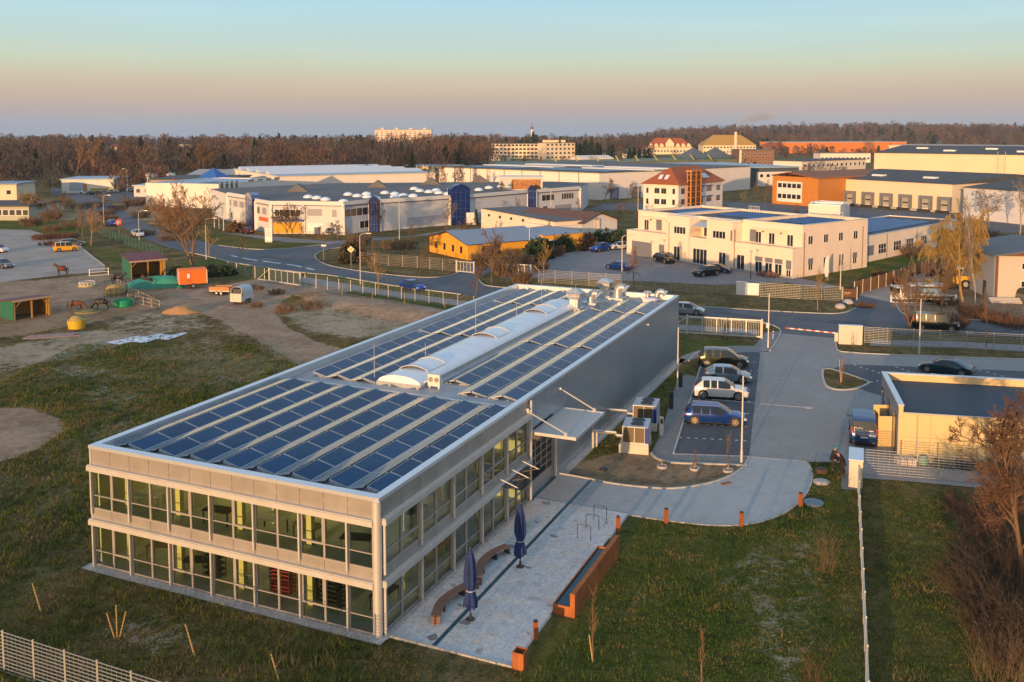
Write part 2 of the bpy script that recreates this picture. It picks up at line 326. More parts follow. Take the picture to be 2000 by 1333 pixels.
PAVE2=pavemat('light_pavers',(.38,.40,.40),(.2,.2,.008),.05,cr=(1.4,1.4,1.4),stain=.13,rot=.9)
COBB=pavemat('cobble',(.30,.30,.29),(.12,.11,.022),.28,stain=.15,rot=1.1)
SIDE=pavemat('sidewalk_slabs',(.25,.25,.255),(.4,.4,.02),.1,stain=.15)
CONC=pavemat('concrete',(.42,.40,.38),var=.1,stain=.18)
LOTM=pavemat('lot_gravel',(.36,.31,.265),var=.18,stain=.25)
KERB=mat('kerb_stone',(.44,.42,.39),.85,var=.12,scale=2)
WHITE=mat('road_paint',(.75,.75,.73),.6,var=.1,scale=5)
def smooth_poly(pts,n=3,closed=True):
    for _ in range(n):
        q=[]
        m_=len(pts)
        for i in range(m_ if closed else m_-1):
            a=pts[i]; b_=pts[(i+1)%m_]; q+= [lerp(a,b_,.25),lerp(a,b_,.75)]
        if not closed: q=[pts[0]]+q+[pts[-1]]
        pts=q
    return pts
def sheet(name,poly,z,m,smooth=0,world=False,label=None,thick=0):
    P=poly if world else PW(poly)
    if smooth: P=smooth_poly(P,smooth)
    b=MB(); n=len(P)
    if thick: b.prism(P,z-thick,z)
    else:
        A=sum(P[i][0]*P[(i+1)%n][1]-P[(i+1)%n][0]*P[i][1] for i in range(n))
        if A<0: P=P[::-1]
        b.add([(x,y,z) for x,y in P],[tuple(range(n))])
    return tag(b.build(name,m),kind='structure')
def strip(b,pts,wd,z0,z1):
    """raised strip along a ground polyline"""
    n=len(pts); L_=[];R__=[]
    for i in range(n):
        a=pts[max(0,i-1)]; c=pts[min(n-1,i+1)]; dx,dy=c[0]-a[0],c[1]-a[1]; l=math.hypot(dx,dy) or 1
        nx_,ny_=-dy/l*wd/2,dx/l*wd/2; L_.append((pts[i][0]+nx_,pts[i][1]+ny_)); R__.append((pts[i][0]-nx_,pts[i][1]-ny_))
    vs=[];fs=[]
    for i in range(n):
        vs+=[(*L_[i],z0),(*L_[i],z1),(*R__[i],z1),(*R__[i],z0)]
    for i in range(n-1):
        o=4*i
        fs+=[(o,o+1,o+5,o+4),(o+1,o+2,o+6,o+5),(o+2,o+3,o+7,o+6)]
    fs+=[(3,2,1,0),(4*n-4,4*n-3,4*n-2,4*n-1)]
    b.add(vs,fs)
up=[(150,370),(178,383),(215,398),(255,421),(300,445),(350,462),(427,480),(500,489),(560,487),(610,481),(650,476),(668,470),(735,462),(760,466),(700,476),(672,484),(640,487),(618,495),(614,503),(625,513),(650,522),(725,534),(825,544),(880,541),(905,528),(925,505),(985,500),(975,520),(935,545),(940,555),(955,561),(1100,571),(1327,597),(1475,607),(1625,615),(1655,611),(1671,603),(1668,590),(1700,560),(1760,548),(1800,560),(1748,590),(1758,612),(1780,619),(1865,625),(2000,630),(2500,652)]
lo=[(2500,690),(2000,660),(1872,653),(1737,650),(1640,648),(1633,668),(1640,690),(1560,700),(1500,686),(1524,652),(1520,640),(1490,630),(1327,622),(1100,600),(900,576),(775,560),(725,552),(650,539),(595,534),(525,525),(450,513),(412,503),(362,492),(320,482),(290,470),(250,450),(228,440),(205,425),(160,400),(120,380)]
sheet('road',up+lo,.03,ASPH)
sheet('sidewalk',[(590,541),(650,550),(720,562),(900,588),(1100,612),(1327,634),(1480,645),(1490,650),(1470,655),(1327,645),(1100,622),(900,598),(720,573),(640,561),(590,553)],.02,SIDE)
sheet('verge_path',[(1700,664),(1872,668),(2300,690),(2300,706),(1872,680),(1700,676)],.02,SIDE)
yard=[(1524,652),(1634,662),(1632,683),(1645,690),(1800,697),(2000,703),(2500,722),(2500,1010),(1760,940),(1674,935),(1672,958),(1644,956),(1646,905),(1575,903),(1463,893),(1315,888),(1374,699),(1440,688),(1500,688)]
sheet('paved_yard',yard,.035,PAVER)
sheet('parking_bays',[(1315,888),(1463,893),(1485,690),(1440,683),(1374,699)],.042,PARKA)
sheet('visitor_parking',[(1625,722),(1650,713),(1700,714),(1900,722),(2000,726),(2300,738),(2300,830),(1790,830),(1730,777),(1690,765),(1660,750)],.042,PARKA)
drive=[(1035,968),(1088,926),(1150,937),(1200,948),(1290,957),(1340,955),(1400,943),(1440,925),(1460,905),(1463,894),(1575,904),(1584,915),(1587,932),(1580,958),(1560,984),(1530,1005),(1490,1020),(1450,1027),(1390,1028),(1300,1018),(1222,1006),(1130,990),(1045,976)]
sheet('driveway',drive,.046,PAVE2)
sheet('cobble_path',[(1272,886),(1276,893),(1290,901),(1312,906),(1400,908),(1458,911),(1463,893),(1315,888),(1340,800),(1360,742),(1358,736),(1340,733),(1325,738),(1310,780),(1292,845)],.05,COBB)
sheet('entrance_footpath',[(1325,712),(1330,697),(1362,686),(1425,677),(1472,678),(1484,664),(1494,650),(1524,648),(1530,652),(1504,687),(1440,690),(1390,690),(1345,706)],.05,SIDE)
sheet('far_car_park',[(-300,440),(60,450),(105,463),(155,478),(178,500),(205,520),(205,531),(120,538),(0,552),(-300,585)],.02,LOTM)
sheet('neighbour_yard',[(975,545),(1010,515),(1085,480),(1130,470),(1225,478),(1290,487),(1420,510),(1510,533),(1640,560),(1600,566),(1540,553),(1400,557),(1250,550),(1100,545)],.024,pavemat('lot_tar',(.20,.20,.21),var=.12,stain=.2))
sheet('screened_lane',[(1676,577),(1700,560),(1790,520),(1880,488),(1960,470),(1960,480),(1850,560),(1800,600),(1743,592)],.032,LOTM)
sheet('loading_yard',[(1400,395),(1600,398),(1750,412),(2050,430),(2100,455),(1880,455),(1700,430),(1440,410)],.02,ASPH)
sheet('warehouse_forecourt',[(430,455),(530,462),(640,472),(672,470),(800,462),(900,446),(900,452),(760,468),(668,477),(560,474)],.036,pavemat('forecourt',(.22,.21,.21),var=.12,stain=.2))
sheet('side_street',[(1180,398),(1260,396),(1290,400),(1290,414),(1240,410),(1140,412)],.02,ASPH)
sheet('left_street',[(100,366),(125,372),(300,370),(420,378),(420,386),(280,388),(230,396),(190,384),(150,384),(100,380)],.045,ASPH)
# kerbs
kb=MB()
def kerb(px,closed=False,sm=0,wd=.14,z=.13,world=False):
    P=px if world else PW(px)
    if sm: P=smooth_poly(P,sm,closed)
    if closed: P=P+[P[0]]
    strip(kb,P,wd,0,z)
kerb([(1088,926),(1150,937),(1200,948),(1290,957),(1340,955),(1400,943),(1440,925),(1460,905),(1463,894)],sm=2)
kerb([(1575,904),(1584,915),(1587,932),(1580,958),(1560,984),(1530,1005),(1490,1020),(1450,1027),(1390,1028),(1300,1018),(1222,1006)],sm=2,z=.06)
kerb([(1463,893),(1575,903)],z=.055,wd=.2)
kerb([(1272,886),(1276,893),(1290,901),(1312,906),(1400,908),(1458,911)],sm=1,z=.11)
kerb([(1315,888),(1374,699)],z=.12); kerb([(1315,888),(1463,893)],z=.06)
kerb([(1345,706),(1362,687),(1425,678),(1472,678)],z=.1,sm=1); kerb([(1504,687),(1527,652),(1520,640),(1490,630),(1327,621)],sm=1)
kerb([(1634,662),(1632,683),(1645,690),(1800,697),(2000,703),(2500,722)],sm=1)
isl=[(1605,725),(1613,722),(1630,724),(1697,747),(1697,751),(1678,760),(1650,764),(1625,762),(1609,753)]
sheet('planted_island',isl,.1,m,smooth=2,thick=.1); kerb(isl,closed=True,sm=2,wd=.22,z=.14)
kerb([(427,480),(500,489),(560,487),(610,481),(650,476)],sm=1); kerb([(672,484),(640,487),(618,495),(614,503),(625,513),(650,522),(725,534),(825,544),(880,541),(905,528),(925,505)],sm=2)
kerb([(935,545),(940,555),(955,561),(1100,571),(1327,597),(1475,607),(1625,615),(1655,611),(1671,603)],sm=2)
kerb([(1748,590),(1758,612),(1780,619),(1865,625),(2000,630),(2500,652)],sm=2)
kerb([(900,576),(775,560),(725,552),(650,539),(595,534),(525,525),(450,513),(412,503),(362,492)],sm=1)
kerb([(150,476),(178,500),(205,520)],z=.1)
tag(kb.build('kerb_stones',KERB),kind='structure')
# markings
pm=MB()
def dash(p,q,w,on,off,z=.054):
    (ax,ay),(bx,by)=G(*p),G(*q); L_=math.hypot(bx-ax,by-ay); dx,dy=(bx-ax)/L_,(by-ay)/L_; t=0
    while t<L_-on*.5:
        e=min(t+on,L_)
        pm.quad((ax+dx*t-dy*w/2,ay+dy*t+dx*w/2,z),(ax+dx*t+dy*w/2,ay+dy*t-dx*w/2,z),(ax+dx*e+dy*w/2,ay+dy*e-dx*w/2,z),(ax+dx*e-dy*w/2,ay+dy*e+dx*w/2,z)); t+=on+off
for a,b_ in [((1326,856),(1466,863)),((1334,828),(1469,836)),((1343,803),(1471,810)),((1350,780),(1474,786)),((1356,759),(1476,763)),((1362,739),(1478,744)),((1367,720),(1480,726)),((1400,705),(1482,709))]: dash(a,b_,.13,.22,.38)
for a,b_ in [((1668,714),(1724,732)),((1749,718),(1800,735)),((1912,724),(1980,742)),((1700,748),(1722,744))]: dash(a,b_,.14,.3,.5)
tag(pm.build('parking_markings',WHITE),kind='structure')
pm=MB()
mid=[(452,500),(485,507),(530,513),(575,519),(615,528)]
for a,b_ in zip(mid[:-1],mid[1:]): dash(a,b_,.5,2.6,1.6,.036)
tag(pm.build('road_markings',WHITE),kind='structure')

PATCH=pavemat('asphalt_patches',(.07,.08,.09),var=.12,stain=.15)
for i,(x,y,a,b_) in enumerate(((540,505,9,2.2),(720,545,6,1.6),(1450,618,8,2),(1700,640,10,2.2),(360,480,9,2.5),(1900,645,7,1.5))):
    c=G(x,y); d=G(x+6,y+.9); an=math.atan2(d[1]-c[1],d[0]-c[0]); P4=[(c[0]+math.cos(an)*u-math.sin(an)*v,c[1]+math.sin(an)*u+math.cos(an)*v) for u,v in ((-a/2,-b_/2),(a/2,-b_/2),(a/2,b_/2),(-a/2,b_/2))]; sheet('road_patch',P4,.034,PATCH,world=True)
b=MB(); strip(b,[G(1480,622),G(1560,628),G(1640,634),G(1740,640),G(1872,642),G(2100,648)],.12,.03,.0345); tag(b.build('road_seam',PATCH),kind='structure')
# ------------------------------------------------------------------ main solar building (local frame: y = long axis, x = towards the yard)
W_=18.11; LB=57.58; HB=6.70; RZ=-TH
ALU=mat('facade_aluminium',(.44,.41,.38),.42,.35,var=.06,scale=1.2)
ALP=mat('facade_panel',(.36,.33,.30),.42,.3,var=.14,scale=.7)
COPE=mat('coping_metal',(.72,.75,.78),.33,.55,var=.04,scale=.6)
CLAD=mat('grey_cladding',(.47,.53,.59),.30,.75,var=.07,scale=.35)
ROOFM=mat('roof_membrane',(.36,.37,.38),.6,0,var=.16,scale=.5,bump=.2,bscale=6)
DARKM=mat('dark_metal',(.05,.052,.055),.5,.3,var=.1)
STEEL=mat('galvanised_steel',(.55,.55,.54),.38,.6,var=.08,scale=4)
LIGHTM=mat('pale_metal',(.58,.56,.52),.45,.3,var=.06,scale=2)
WPL=mat('white_plastic',(.7,.7,.69),.4,var=.05)
GLS=glassmat('window_glass',(.80,.92,.84),(.015,.03,.03),.025,.97)
GRAV=mat('gravel_stones',(.42,.40,.38),.9,var=.45,scale=9,bump=.8,bscale=14)
YWALL=mat('office_wall',(.60,.58,.38),.8,var=.06,scale=1)
YCOL=mat('yellow_column',(.72,.62,.26),.7,var=.05,scale=2)
CARP=mat('office_floor',(.50,.54,.46),.7,var=.12,scale=2)
RED=mat('red_plastic',(.42,.05,.05),.5,var=.1)
PVC=None
mb_root=thing('glazed_office_hall','long flat roofed hall with two glazed storeys in front and solar panels on top','building',(O[0],O[1],0),RZ)
P=mb_root
def B(name,mats,parent=P,**k): return CUR.build(name,mats,parent,**k)
# roof and side cladding
b=MB(); b.box(-W_+.02,.02,5.95,-.02,LB-.02,6.22); roof=b.build('roof',ROOFM,P)
b=MB() # parapet (coping): ring
t=.42; z0,z1=6.52,6.70
for x0,y0,x1,y1 in [(-W_-.03,-.05,.03,t),(-W_-.03,LB-t,.03,LB+.05),(-W_-.03,t,-W_+t,LB-t),(.03-t,t,.03,LB-t)]: b.box(x0,y0,z0,x1,y1,z1)
b.build('coping',COPE,P)
b=MB(); q=.34
for x0,y0,x1,y1 in [(-W_+.1,.06,-.1,q),(-W_+.1,LB-q,-.1,LB-.06),(-W_+.1,q,-W_+q,LB-q),(-q,q,-.1,LB-q)]: b.box(x0,y0,6.22,x1,y1,6.519)
b.build('parapet',COPE,P)
def ribbed(b,x,y0,y1,z0,z1,pitch=.3,d=.03,axis='x'):
    """trapezoid sheet on plane x, from y0 to y1"""
    n=max(1,int((y1-y0)/pitch)); p=(y1-y0)/n; vs=[];fs=[]
    prof=[]
    for i in range(n):
        s=y0+i*p; prof+= [(s,0),(s+p*.42,0),(s+p*.5,d),(s+p*.92,d)]
    prof.append((y1,0))
    for s,o in prof:
        for z in (z0,z1): vs.append((x+o,s,z) if axis=='x' else (s,x+o,z))
    for i in range(len(prof)-1): fs.append((2*i,2*i+2,2*i+3,2*i+1))
    b.add(vs,fs)
# cladding right side: y 17.8..LB above gate and whole beyond 22.2
b=MB(); ribbed(b,0,22.25,LB,.35,6.52,.30,.028); ribbed(b,0,17.85,22.25,4.56,6.52,.30,.028)
b.box(-.12,22.25,.0,-.002,LB,6.5); b.box(-.12,17.85,4.5,-.002,22.25,6.5)
for yy in (27,33,39,45,51): pass
b.build('side_cladding',CLAD,P)
b=MB(); b.box(-W_,.5,0,-W_+.15,LB,6.5); b.box(-W_+.15,LB-.15,0,-.12,LB,6.5); b.build('rear_cladding',CLAD,P)
b=MB(); b.box(-.1,22.2,0,.03,LB,.345); b.build('plinth',CONC,P)
# facades
NF=13; xL,xR=-18.0,-.36; pf=(xR-xL)/NF
NS=10; yA,yB=.28,17.72; ps=(yB-yA)/NS
def facade(axis,n,a0,p,sgn):
    """axis 'f' front (plane y=0, outward -y) or 's' side (plane x=0, outward +x)"""
    def bx(b,u0,u1,d0,d1,z0,z1): # d outward positive
        if axis=='f': b.box(u0,-d1,z0,u1,-d0,z1)
        else: b.box(d0,u0,z0,d1,u1,z1)
    nm='front' if axis=='f' else 'side'
    b=MB()
    for i in range(n): bx(b,a0+i*p+.012,a0+(i+1)*p-.012,-.05,0,5.66,6.515)
    bx(b,a0,a0+n*p,-.12,-.052,5.6,6.5)
    b.build('parapet_panels',ALP,P)
    b=MB()
    for i in range(n): bx(b,a0+i*p+.012,a0+(i+1)*p-.012,-.05,0,2.70,3.20)
    bx(b,a0,a0+n*p,-.12,-.052,2.4,3.2)
    b.build('spandrel_panels',ALP,P)
    for zb in (5.36,2.38):
        b=MB(); bx(b,a0-.12,a0+n*p+.12,-.02,.26,zb,zb+.27); bx(b,a0-.1,a0+n*p+.1,.0,.22,zb+.275,zb+.32)
        b.build('blind_box',LIGHTM,P)
    for k,(zb,zt,tr) in enumerate([(.06,2.40,.88),(3.20,5.38,3.95)]):
        for i in range(n):
            u0=a0+i*p; fw=.055
            b=MB(); bx(b,u0,u0+fw,-.14,-.01,zb,zt); bx(b,u0+p-fw,u0+p-.001,-.14,-.01,zb,zt); bx(b,u0+fw,u0+p-fw,-.14,-.012,zb,zb+.07); bx(b,u0+fw,u0+p-fw,-.14,-.012,zt-.05,zt)
            op=(i%3==1)
            tw=.09 if op else .045
            bx(b,u0+fw,u0+p-fw,-.13,-.005 if op else -.02,tr-tw/2,tr+tw/2)
            if op:
                bx(b,u0+fw,u0+fw+.07,-.13,0,tr+tw/2,zt-.05); bx(b,u0+p-fw-.07,u0+p-fw,-.13,0,tr+tw/2,zt-.05)
            fr=b.build('window_frame',ALU,P)
            b=MB(); 
            if axis=='f': b.quad((u0+fw,.07,zb+.07),(u0+p-fw,.07,zb+.07),(u0+p-fw,.07,zt-.05),(u0+fw,.07,zt-.05))
            else: b.quad((-.07,u0+fw,zb+.07),(-.07,u0+p-fw,zb+.07),(-.07,u0+p-fw,zt-.05),(-.07,u0+fw,zt-.05))
            b.build('pane',GLS,fr)
    # guide rails
    for i in range(0,n+1,2):
        u=a0+i*p
        if axis=='f' and i==0: u+=.05
        for zb,zt in ((0.02,2.38),(2.95,5.36)):
            b=MB(); bx(b,u-.045,u+.045,.06,.17,zb,zt); bx(b,u-.02,u+.02,-.01,.06,zb+.3,zb+.36); bx(b,u-.02,u+.02,-.01,.06,zt-.36,zt-.3); b.build('blind_guide',LIGHTM,P)
facade('f',NF,xL,pf,1); facade('s',NS,yA,ps,1)
b=MB()
r=.21; prof=[]
b.cyl((-.17,.06,0),(-.17,.06,6.52),.215,.215,28)
b.build('corner_column',LIGHTM,P,smooth=40)
b=MB(); b.box(-W_,-.02,0,xL,.3,6.5); b.build('corner_post',LIGHTM,P)
# interior
b=MB(); b.box(-W_+.2,.25,-.02,-.2,17.6,.05); b.build('ground_floor_slab',CARP,P)
b=MB(); b.box(-W_+.2,.22,2.62,-.2,17.6,3.14); b.build('upper_floor_slab',CARP,P)
b=MB(); b.box(-W_+.2,.2,5.45,-.2,17.6,5.5); b.build('office_ceiling',YWALL,P)
for zb,zt in ((.05,2.6),(3.15,5.44)):
    b=MB(); b.box(-W_+.3,4.3,zb,-4.4,4.4,zt); b.box(-4.4,4.3,zb,-4.3,14,zt); b.box(-W_+.2,.3,zb,-W_+.3,4.3,zt); b.box(-5.1,17.5,zb,-.2,17.6,zt)
    for xx in (-13.2,-8.0): b.box(xx,2.4,zb,xx+.1,4.3,zt)
    b.box(-4.3,9,zb,-2.4,9.1,zt)
    b.build('interior_wall',YWALL,P)
    for xx,yy in ((-16.8,1.1),(-13.35,1.2),(-9.15,1.1),(-4.9,1.1),(-1.6,4.4),(-1.6,8.6),(-1.6,13)):
        b=MB(); b.box(xx,yy,zb,xx+.3,yy+.3,zt); b.build('interior_column',YCOL,P)
# gate
b=MB(); b.box(-.12,17.85,3.42,-.02,22.2,4.5); b.build('gate_lintel',GLS,P)
b=MB(); y0,y1=18.05,22.0
b.box(-.10,y0,.02,-.04,y1,.85)
for z in (.85,1.35,1.85,2.35,2.85,3.35): b.box(-.10,y0,z,-.03,y1,z+.07)
for k in range(5):
    yy=y0+(y1-y0)*k/4; b.box(-.10,yy-.04,.85,-.028,yy+.04,3.42)
gt=b.build('section_gate',ALU,P)
b=MB(); b.quad((-.08,y0,.9),(-.08,y1,.9),(-.08,y1,3.4),(-.08,y0,3.4)); b.build('pane',glassmat('gate_glass',(.5,.45,.4),(.05,.03,.03),.02,.75),gt)
b=MB(); b.box(-.3,17.6,0,-.02,18.03,5.6); b.build('gate_jamb',ALU,P); b=MB(); b.box(-.3,22.02,0,.02,22.25,4.5); b.build('gate_jamb',ALU,P)
b=MB(); b.box(-8,17.9,-.01,-.3,30,.04); b.build('workshop_floor',CARP,P)
b=MB(); b.cyl((.12,22.2,0),(.12,22.2,4.2),.13,.13,14); b.build('canopy_column',LIGHTM,P,smooth=40)
b=MB(); b.box(.14,17.7,0,.24,17.86,6.5); b.build('facade_end_post',LIGHTM,P)
# canopy
b=MB(); cz=4.32
b.box(.03,18.15,cz-.16,3.05,18.3,cz+.03); b.box(.03,23.85,cz-.16,3.05,24.0,cz+.03); b.box(2.93,18.3,cz-.16,3.05,23.85,cz+.03)
n=26; 
for i in range(n):
    x=.05+i*(2.86/n); b.box(x,18.3,cz-.03,x+.066,23.85,cz+.015)
b.box(.05,18.3,cz-.05,2.93,23.85,cz-.031)
can=b.build('canopy',mat('canopy_sheet',(.62,.62,.61),.4,.45,var=.05),P)
for (ya,yb) in ((17.6,18.55),(23.35,24.15)):
    b=MB(); a=(.05,ya,5.8); e=(2.3,yb-.2,cz+.12); b.cyl(a,e,.045,.045,8); 
    b.cyl(a,(a[0],a[1],a[2]+.02),.1,.1,8); b.lathe([(.0,cz+.02),(.13,cz+.03),(.13,cz+.16),(.0,cz+.24)],e[0],e[1],10); b.cyl((0,ya,5.8),(.12,ya,5.8),.12,.1,10); b.build('tie_rod',LIGHTM,can)
# entrance glass porch with brackets at y~13.5
b=MB()
for yy in (13.2,14.9,16.5): b.cyl((.05,yy,3.0),(1.45,yy,2.55),.035,.03,8); b.cyl((.05,yy,2.55),(1.45,yy,2.55),.03,.03,8)
porch=b.build('entrance_porch',LIGHTM,P)
b=MB(); b.box(.1,12.9,2.62,1.6,16.8,2.64); b.build('porch_glass',glassmat('porch_pane',(.8,.85,.86),(.1,.12,.13),.12,.8),porch)
b=MB(); b.box(-W_-.3,-.55,0,.3,-.005,.05); b.box(.035,22.8,0,.75,LB+.4,.05); b.box(.01,.0,0,.36,17.6,.05); b.box(-W_-.3,-.549,0,-W_-.005,LB,.045)
tag(b.build('gravel_border',GRAV,None,loc=(O[0],O[1],0),rz=RZ),kind='structure')
# downpipe / wall lamps
for y,z in ((17.35,6.02),(45.5,6.0)):
    b=MB(); b.lathe([(0,z-.08),(.09,z-.05),(.09,z+.05),(0,z+.08)],.12,y,10); b.cyl((0,y,z),(.12,y,z),.03); b.build('wall_lamp',WPL,P)
# ------------------------------------------------------------------ roof things
def L2(x,y,z=0): a=LW(x,y); return (a[0],a[1],z)
def pvmat():
    m=bpy.data.materials.new('solar_cells'); m.use_nodes=True; nt=m.node_tree; N=nt.nodes; L=nt.links; b=N['Principled BSDF']
    b.inputs['Roughness'].default_value=.2; b.inputs['Specular IOR Level'].default_value=.12; b.inputs['Sheen Weight'].default_value=.42; b.inputs['Sheen Roughness'].default_value=.21; b.inputs['Sheen Tint'].default_value=(.78,1,.98,1)
    tc=N.new('ShaderNodeTexCoord'); br=N.new('ShaderNodeTexBrick'); br.offset=0; br.inputs['Scale'].default_value=1; br.inputs['Brick Width'].default_value=.165; br.inputs['Row Height'].default_value=.165; br.inputs['Mortar Size'].default_value=.006
    br.inputs['Color1'].default_value=(.0008,.050,.135,1); br.inputs['Color2'].default_value=(.001,.062,.16,1); br.inputs['Mortar'].default_value=(.05,.08,.13,1)
    oi=N.new('ShaderNodeObjectInfo'); L.new(tc.outputs['Object'],br.inputs['Vector'])
    hs=N.new('ShaderNodeHueSaturation'); mr=N.new('ShaderNodeMapRange'); mr.inputs['To Min'].default_value=.8; mr.inputs['To Max'].default_value=1.1; L.new(oi.outputs['Random'],mr.inputs['Value']); L.new(mr.outputs[0],hs.inputs['Value']); L.new(br.outputs['Color'],hs.inputs['Color']); L.new(hs.outputs[0],b.inputs['Base Color']); return m
PV=pvmat(); PVF=mat('panel_frame',(.56,.60,.62),.4,.3,var=.03)
PVM={}
def pvpanel(ln,side,wid=.98,rise=.24):
    """panel mesh; side=+1 slopes down towards +x"""
    k=(round(ln,3),side,wid,rise)
    if k in PVM: return PVM[k]
    b=MB(); zt,zb=(rise,.0) if side>0 else (0.0,rise)
    g_=.03
    def q(u0,u1,v0,v1,dz):
        f=lambda u:(zt+(zb-zt)*u/wid)+dz
        return [(u0,v0,f(u0)),(u1,v0,f(u1)),(u1,v1,f(u1)),(u0,v1,f(u0))]
    top=q(0,wid,g_,ln-g_,0); bot=q(0,wid,g_,ln-g_,-.035)
    b.mi(1); b.add(top+bot,[(0,1,5,4)[::-1],(1,2,6,5)[::-1],(2,3,7,6)[::-1],(3,0,4,7)[::-1],(4,7,6,5)])
    fr=.022
    for a in ((0,wid,g_,g_+fr),(0,wid,ln-g_-fr,ln-g_),(0,fr,g_+fr,ln-g_-fr),(wid-fr,wid,g_+fr,ln-g_-fr)): b.add(q(*a,.004 if a[0]!=fr else .003),[(0,1,2,3)])
    b.mi(0); b.add(q(fr,wid-fr,g_+fr,ln-g_-fr,0),[(0,1,2,3)])
    me=bpy.data.meshes.new('solar_panel'); me.from_pydata(b.v,[],b.f); me.materials.append(PV); me.materials.append(PVF); me.polygons.foreach_set('material_index',b.m); me.update(); PVM[k]=me; return me
ORD=['first','second','third','fourth','fifth','sixth','seventh','eighth','ninth']
def pvrow(x,y0,n,ln,label,side,grp):
    r_=thing('solar_panel_row',label,'solar panels',L2(x,y0,6.30),RZ,grp)
    for i in range(n):
        o=link_mesh('solar_panel',pvpanel(ln,side,1.08 if side>0 else .88,.25 if side>0 else .22),r_,(0 if side>0 else .06,i*ln,0))
    b=MB(); zt,zb=(.24,0) if side>0 else (0,.24)
    for i in range(n+1):
        y=i*ln; b.add([(0,y-.02,zt-.04),(.98,y-.02,zb-.04),(.98,y+.02,zb-.04),(0,y+.02,zt-.04),(0,y-.02,zt-.08),(.98,y-.02,zb-.08),(.98,y+.02,zb-.08),(0,y+.02,zt-.08)],[(0,1,2,3),(0,4,5,1),(1,5,6,2),(2,6,7,3),(3,7,4,0)])
        b.box(.25,y-.1 if i else .03,-.08,.70,y+.1 if i<n else y-.03,-.03); b.box(.45,y-.02,-.03,.5,y+.02,.02)
    b.build('mounting_rail',STEEL,r_)
    return r_
GR='solar panel rows on the roof of the glazed hall'
fx=np.linspace(-16.72,-1.52,8)
for i,x in enumerate(fx):
    pvrow(x,1.35,7,2.1,f'{ORD[i]} dark blue solar row from the left in the front block, facing the yard',1,GR)
    if i<7: pvrow(x+1.03,1.35,7,2.1,f'{ORD[i]} pale sky-reflecting solar row from the left in the front block',-1,GR)
pvrow(fx[0]-1.12,1.35,7,2.1,'outermost pale solar row beside the left parapet in the front block',-1,GR)
for bi,(y0,n,ln,nm) in enumerate([(17.95,7,2.08,'second block behind the cross aisle'),(33.15,7,2.07,'third block beside the rooflight'),(48.3,4,1.92,'rear block behind the rooflight')]):
    for i,x in enumerate([-16.54,-14.5,-12.45] if bi<2 else [-16.54,-14.5,-12.45,-10.4]):
        pvrow(x,y0,n,ln,f'{ORD[i]} dark solar row from the left parapet in the {nm}',1,GR)
        if i<(2 if bi<2 else 3): pvrow(x+1.0,y0,n,ln,f'{ORD[i]} pale solar row from the left parapet in the {nm}',-1,GR)
for bi,(y0,n,ln,nm) in enumerate([(17.95,7,2.08,'second block right of the rooflight'),(33.15,7,2.07,'third block right of the rooflight'),(48.4,3,1.92,'rear block by the yard parapet')]):
    for i,x in enumerate([-6.35,-4.1,-1.85]):
        yy,nn_=(y0+2.08,n-1) if (bi==0 and i==0) else (y0,n)
        if bi==2 and i==0: nn_=2
        pvrow(x,yy,nn_,ln,f'{ORD[i]} dark solar row in the {nm}',1,GR)
        if i>0 or bi<2: pvrow(x-1.05,yy,nn_,ln,f'{ORD[i]} pale solar row in the {nm}',-1,GR)
# rooflight: barrel vault
sk=thing('barrel_rooflight','long white barrel vault rooflight running along the middle of the solar roof','rooflight',L2(-11.25,18.0,6.22),RZ)
wd=3.3; ln=31.2; arc=[]
SKM=mat('opal_rooflight',(.76,.80,.84),.24,.0,var=.03,scale=.4,coat=.4)
for i in range(15):
    t=math.pi*i/14; arc.append((wd/2-wd/2*math.cos(t),.26+.52*math.sin(t)))
b=MB(); n=len(arc); nst=15
for k in range(nst):
    y0=ln*k/nst+.006; y1=ln*(k+1)/nst-.006
    vs=[(x,y0,z) for x,z in arc]+[(x,y1,z) for x,z in arc]; b.add(vs,[(i,i+1,i+1+n,i+n) for i in range(n-1)])
b.add([(x,0.0,z) for x,z in arc],[tuple(range(n))]); b.add([(x,ln,z) for x,z in arc],[tuple(range(n-1,-1,-1))])
b.build('vault',SKM,sk,smooth=30)
b=MB(); b.box(-.08,-.08,0,wd+.08,ln+.08,.275); b.build('kerb',STEEL,sk)
b=MB()
for k in range(1,nst):
    y=ln*k/nst
    for i in range(n-1): b.add([(arc[i][0],y-.012,arc[i][1]+.004),(arc[i+1][0],y-.02,arc[i+1][1]+.006),(arc[i+1][0],y+.02,arc[i+1][1]+.006),(arc[i][0],y+.02,arc[i][1]+.006)],[(0,1,2,3)])
b.build('glazing_bars',mat('glazing_bar',(.6,.62,.64),.4,.3,var=0),sk)
for yh in (2.0,13.4,24.3):
    b=MB(); a2=[(wd*.12+(x*.76),z+.13*math.sin(math.pi*i/14)**.5+.05) for i,(x,z) in enumerate(arc)]; a2=a2[2:-2]; m_=len(a2)
    vs=[(x,yh,z) for x,z in a2]+[(x,yh+2.6,z) for x,z in a2]; b.add(vs,[(i,i+1,i+1+m_,i+m_) for i in range(m_-1)])
    h_=b.build('smoke_vent',SKM,sk,smooth=30)
    b=MB()
    for yy in (yh,yh+2.6):
        for i in range(m_-1): b.cyl((a2[i][0],yy,a2[i][1]+.03),(a2[i+1][0],yy,a2[i+1][1]+.03),.04,.04,6)
    for x_,z_ in (a2[0],a2[-1]): b.cyl((x_,yh,z_+.02),(x_,yh+2.6,z_+.02),.04,.04,6)
    b.build('vent_frame',LIGHTM,h_)
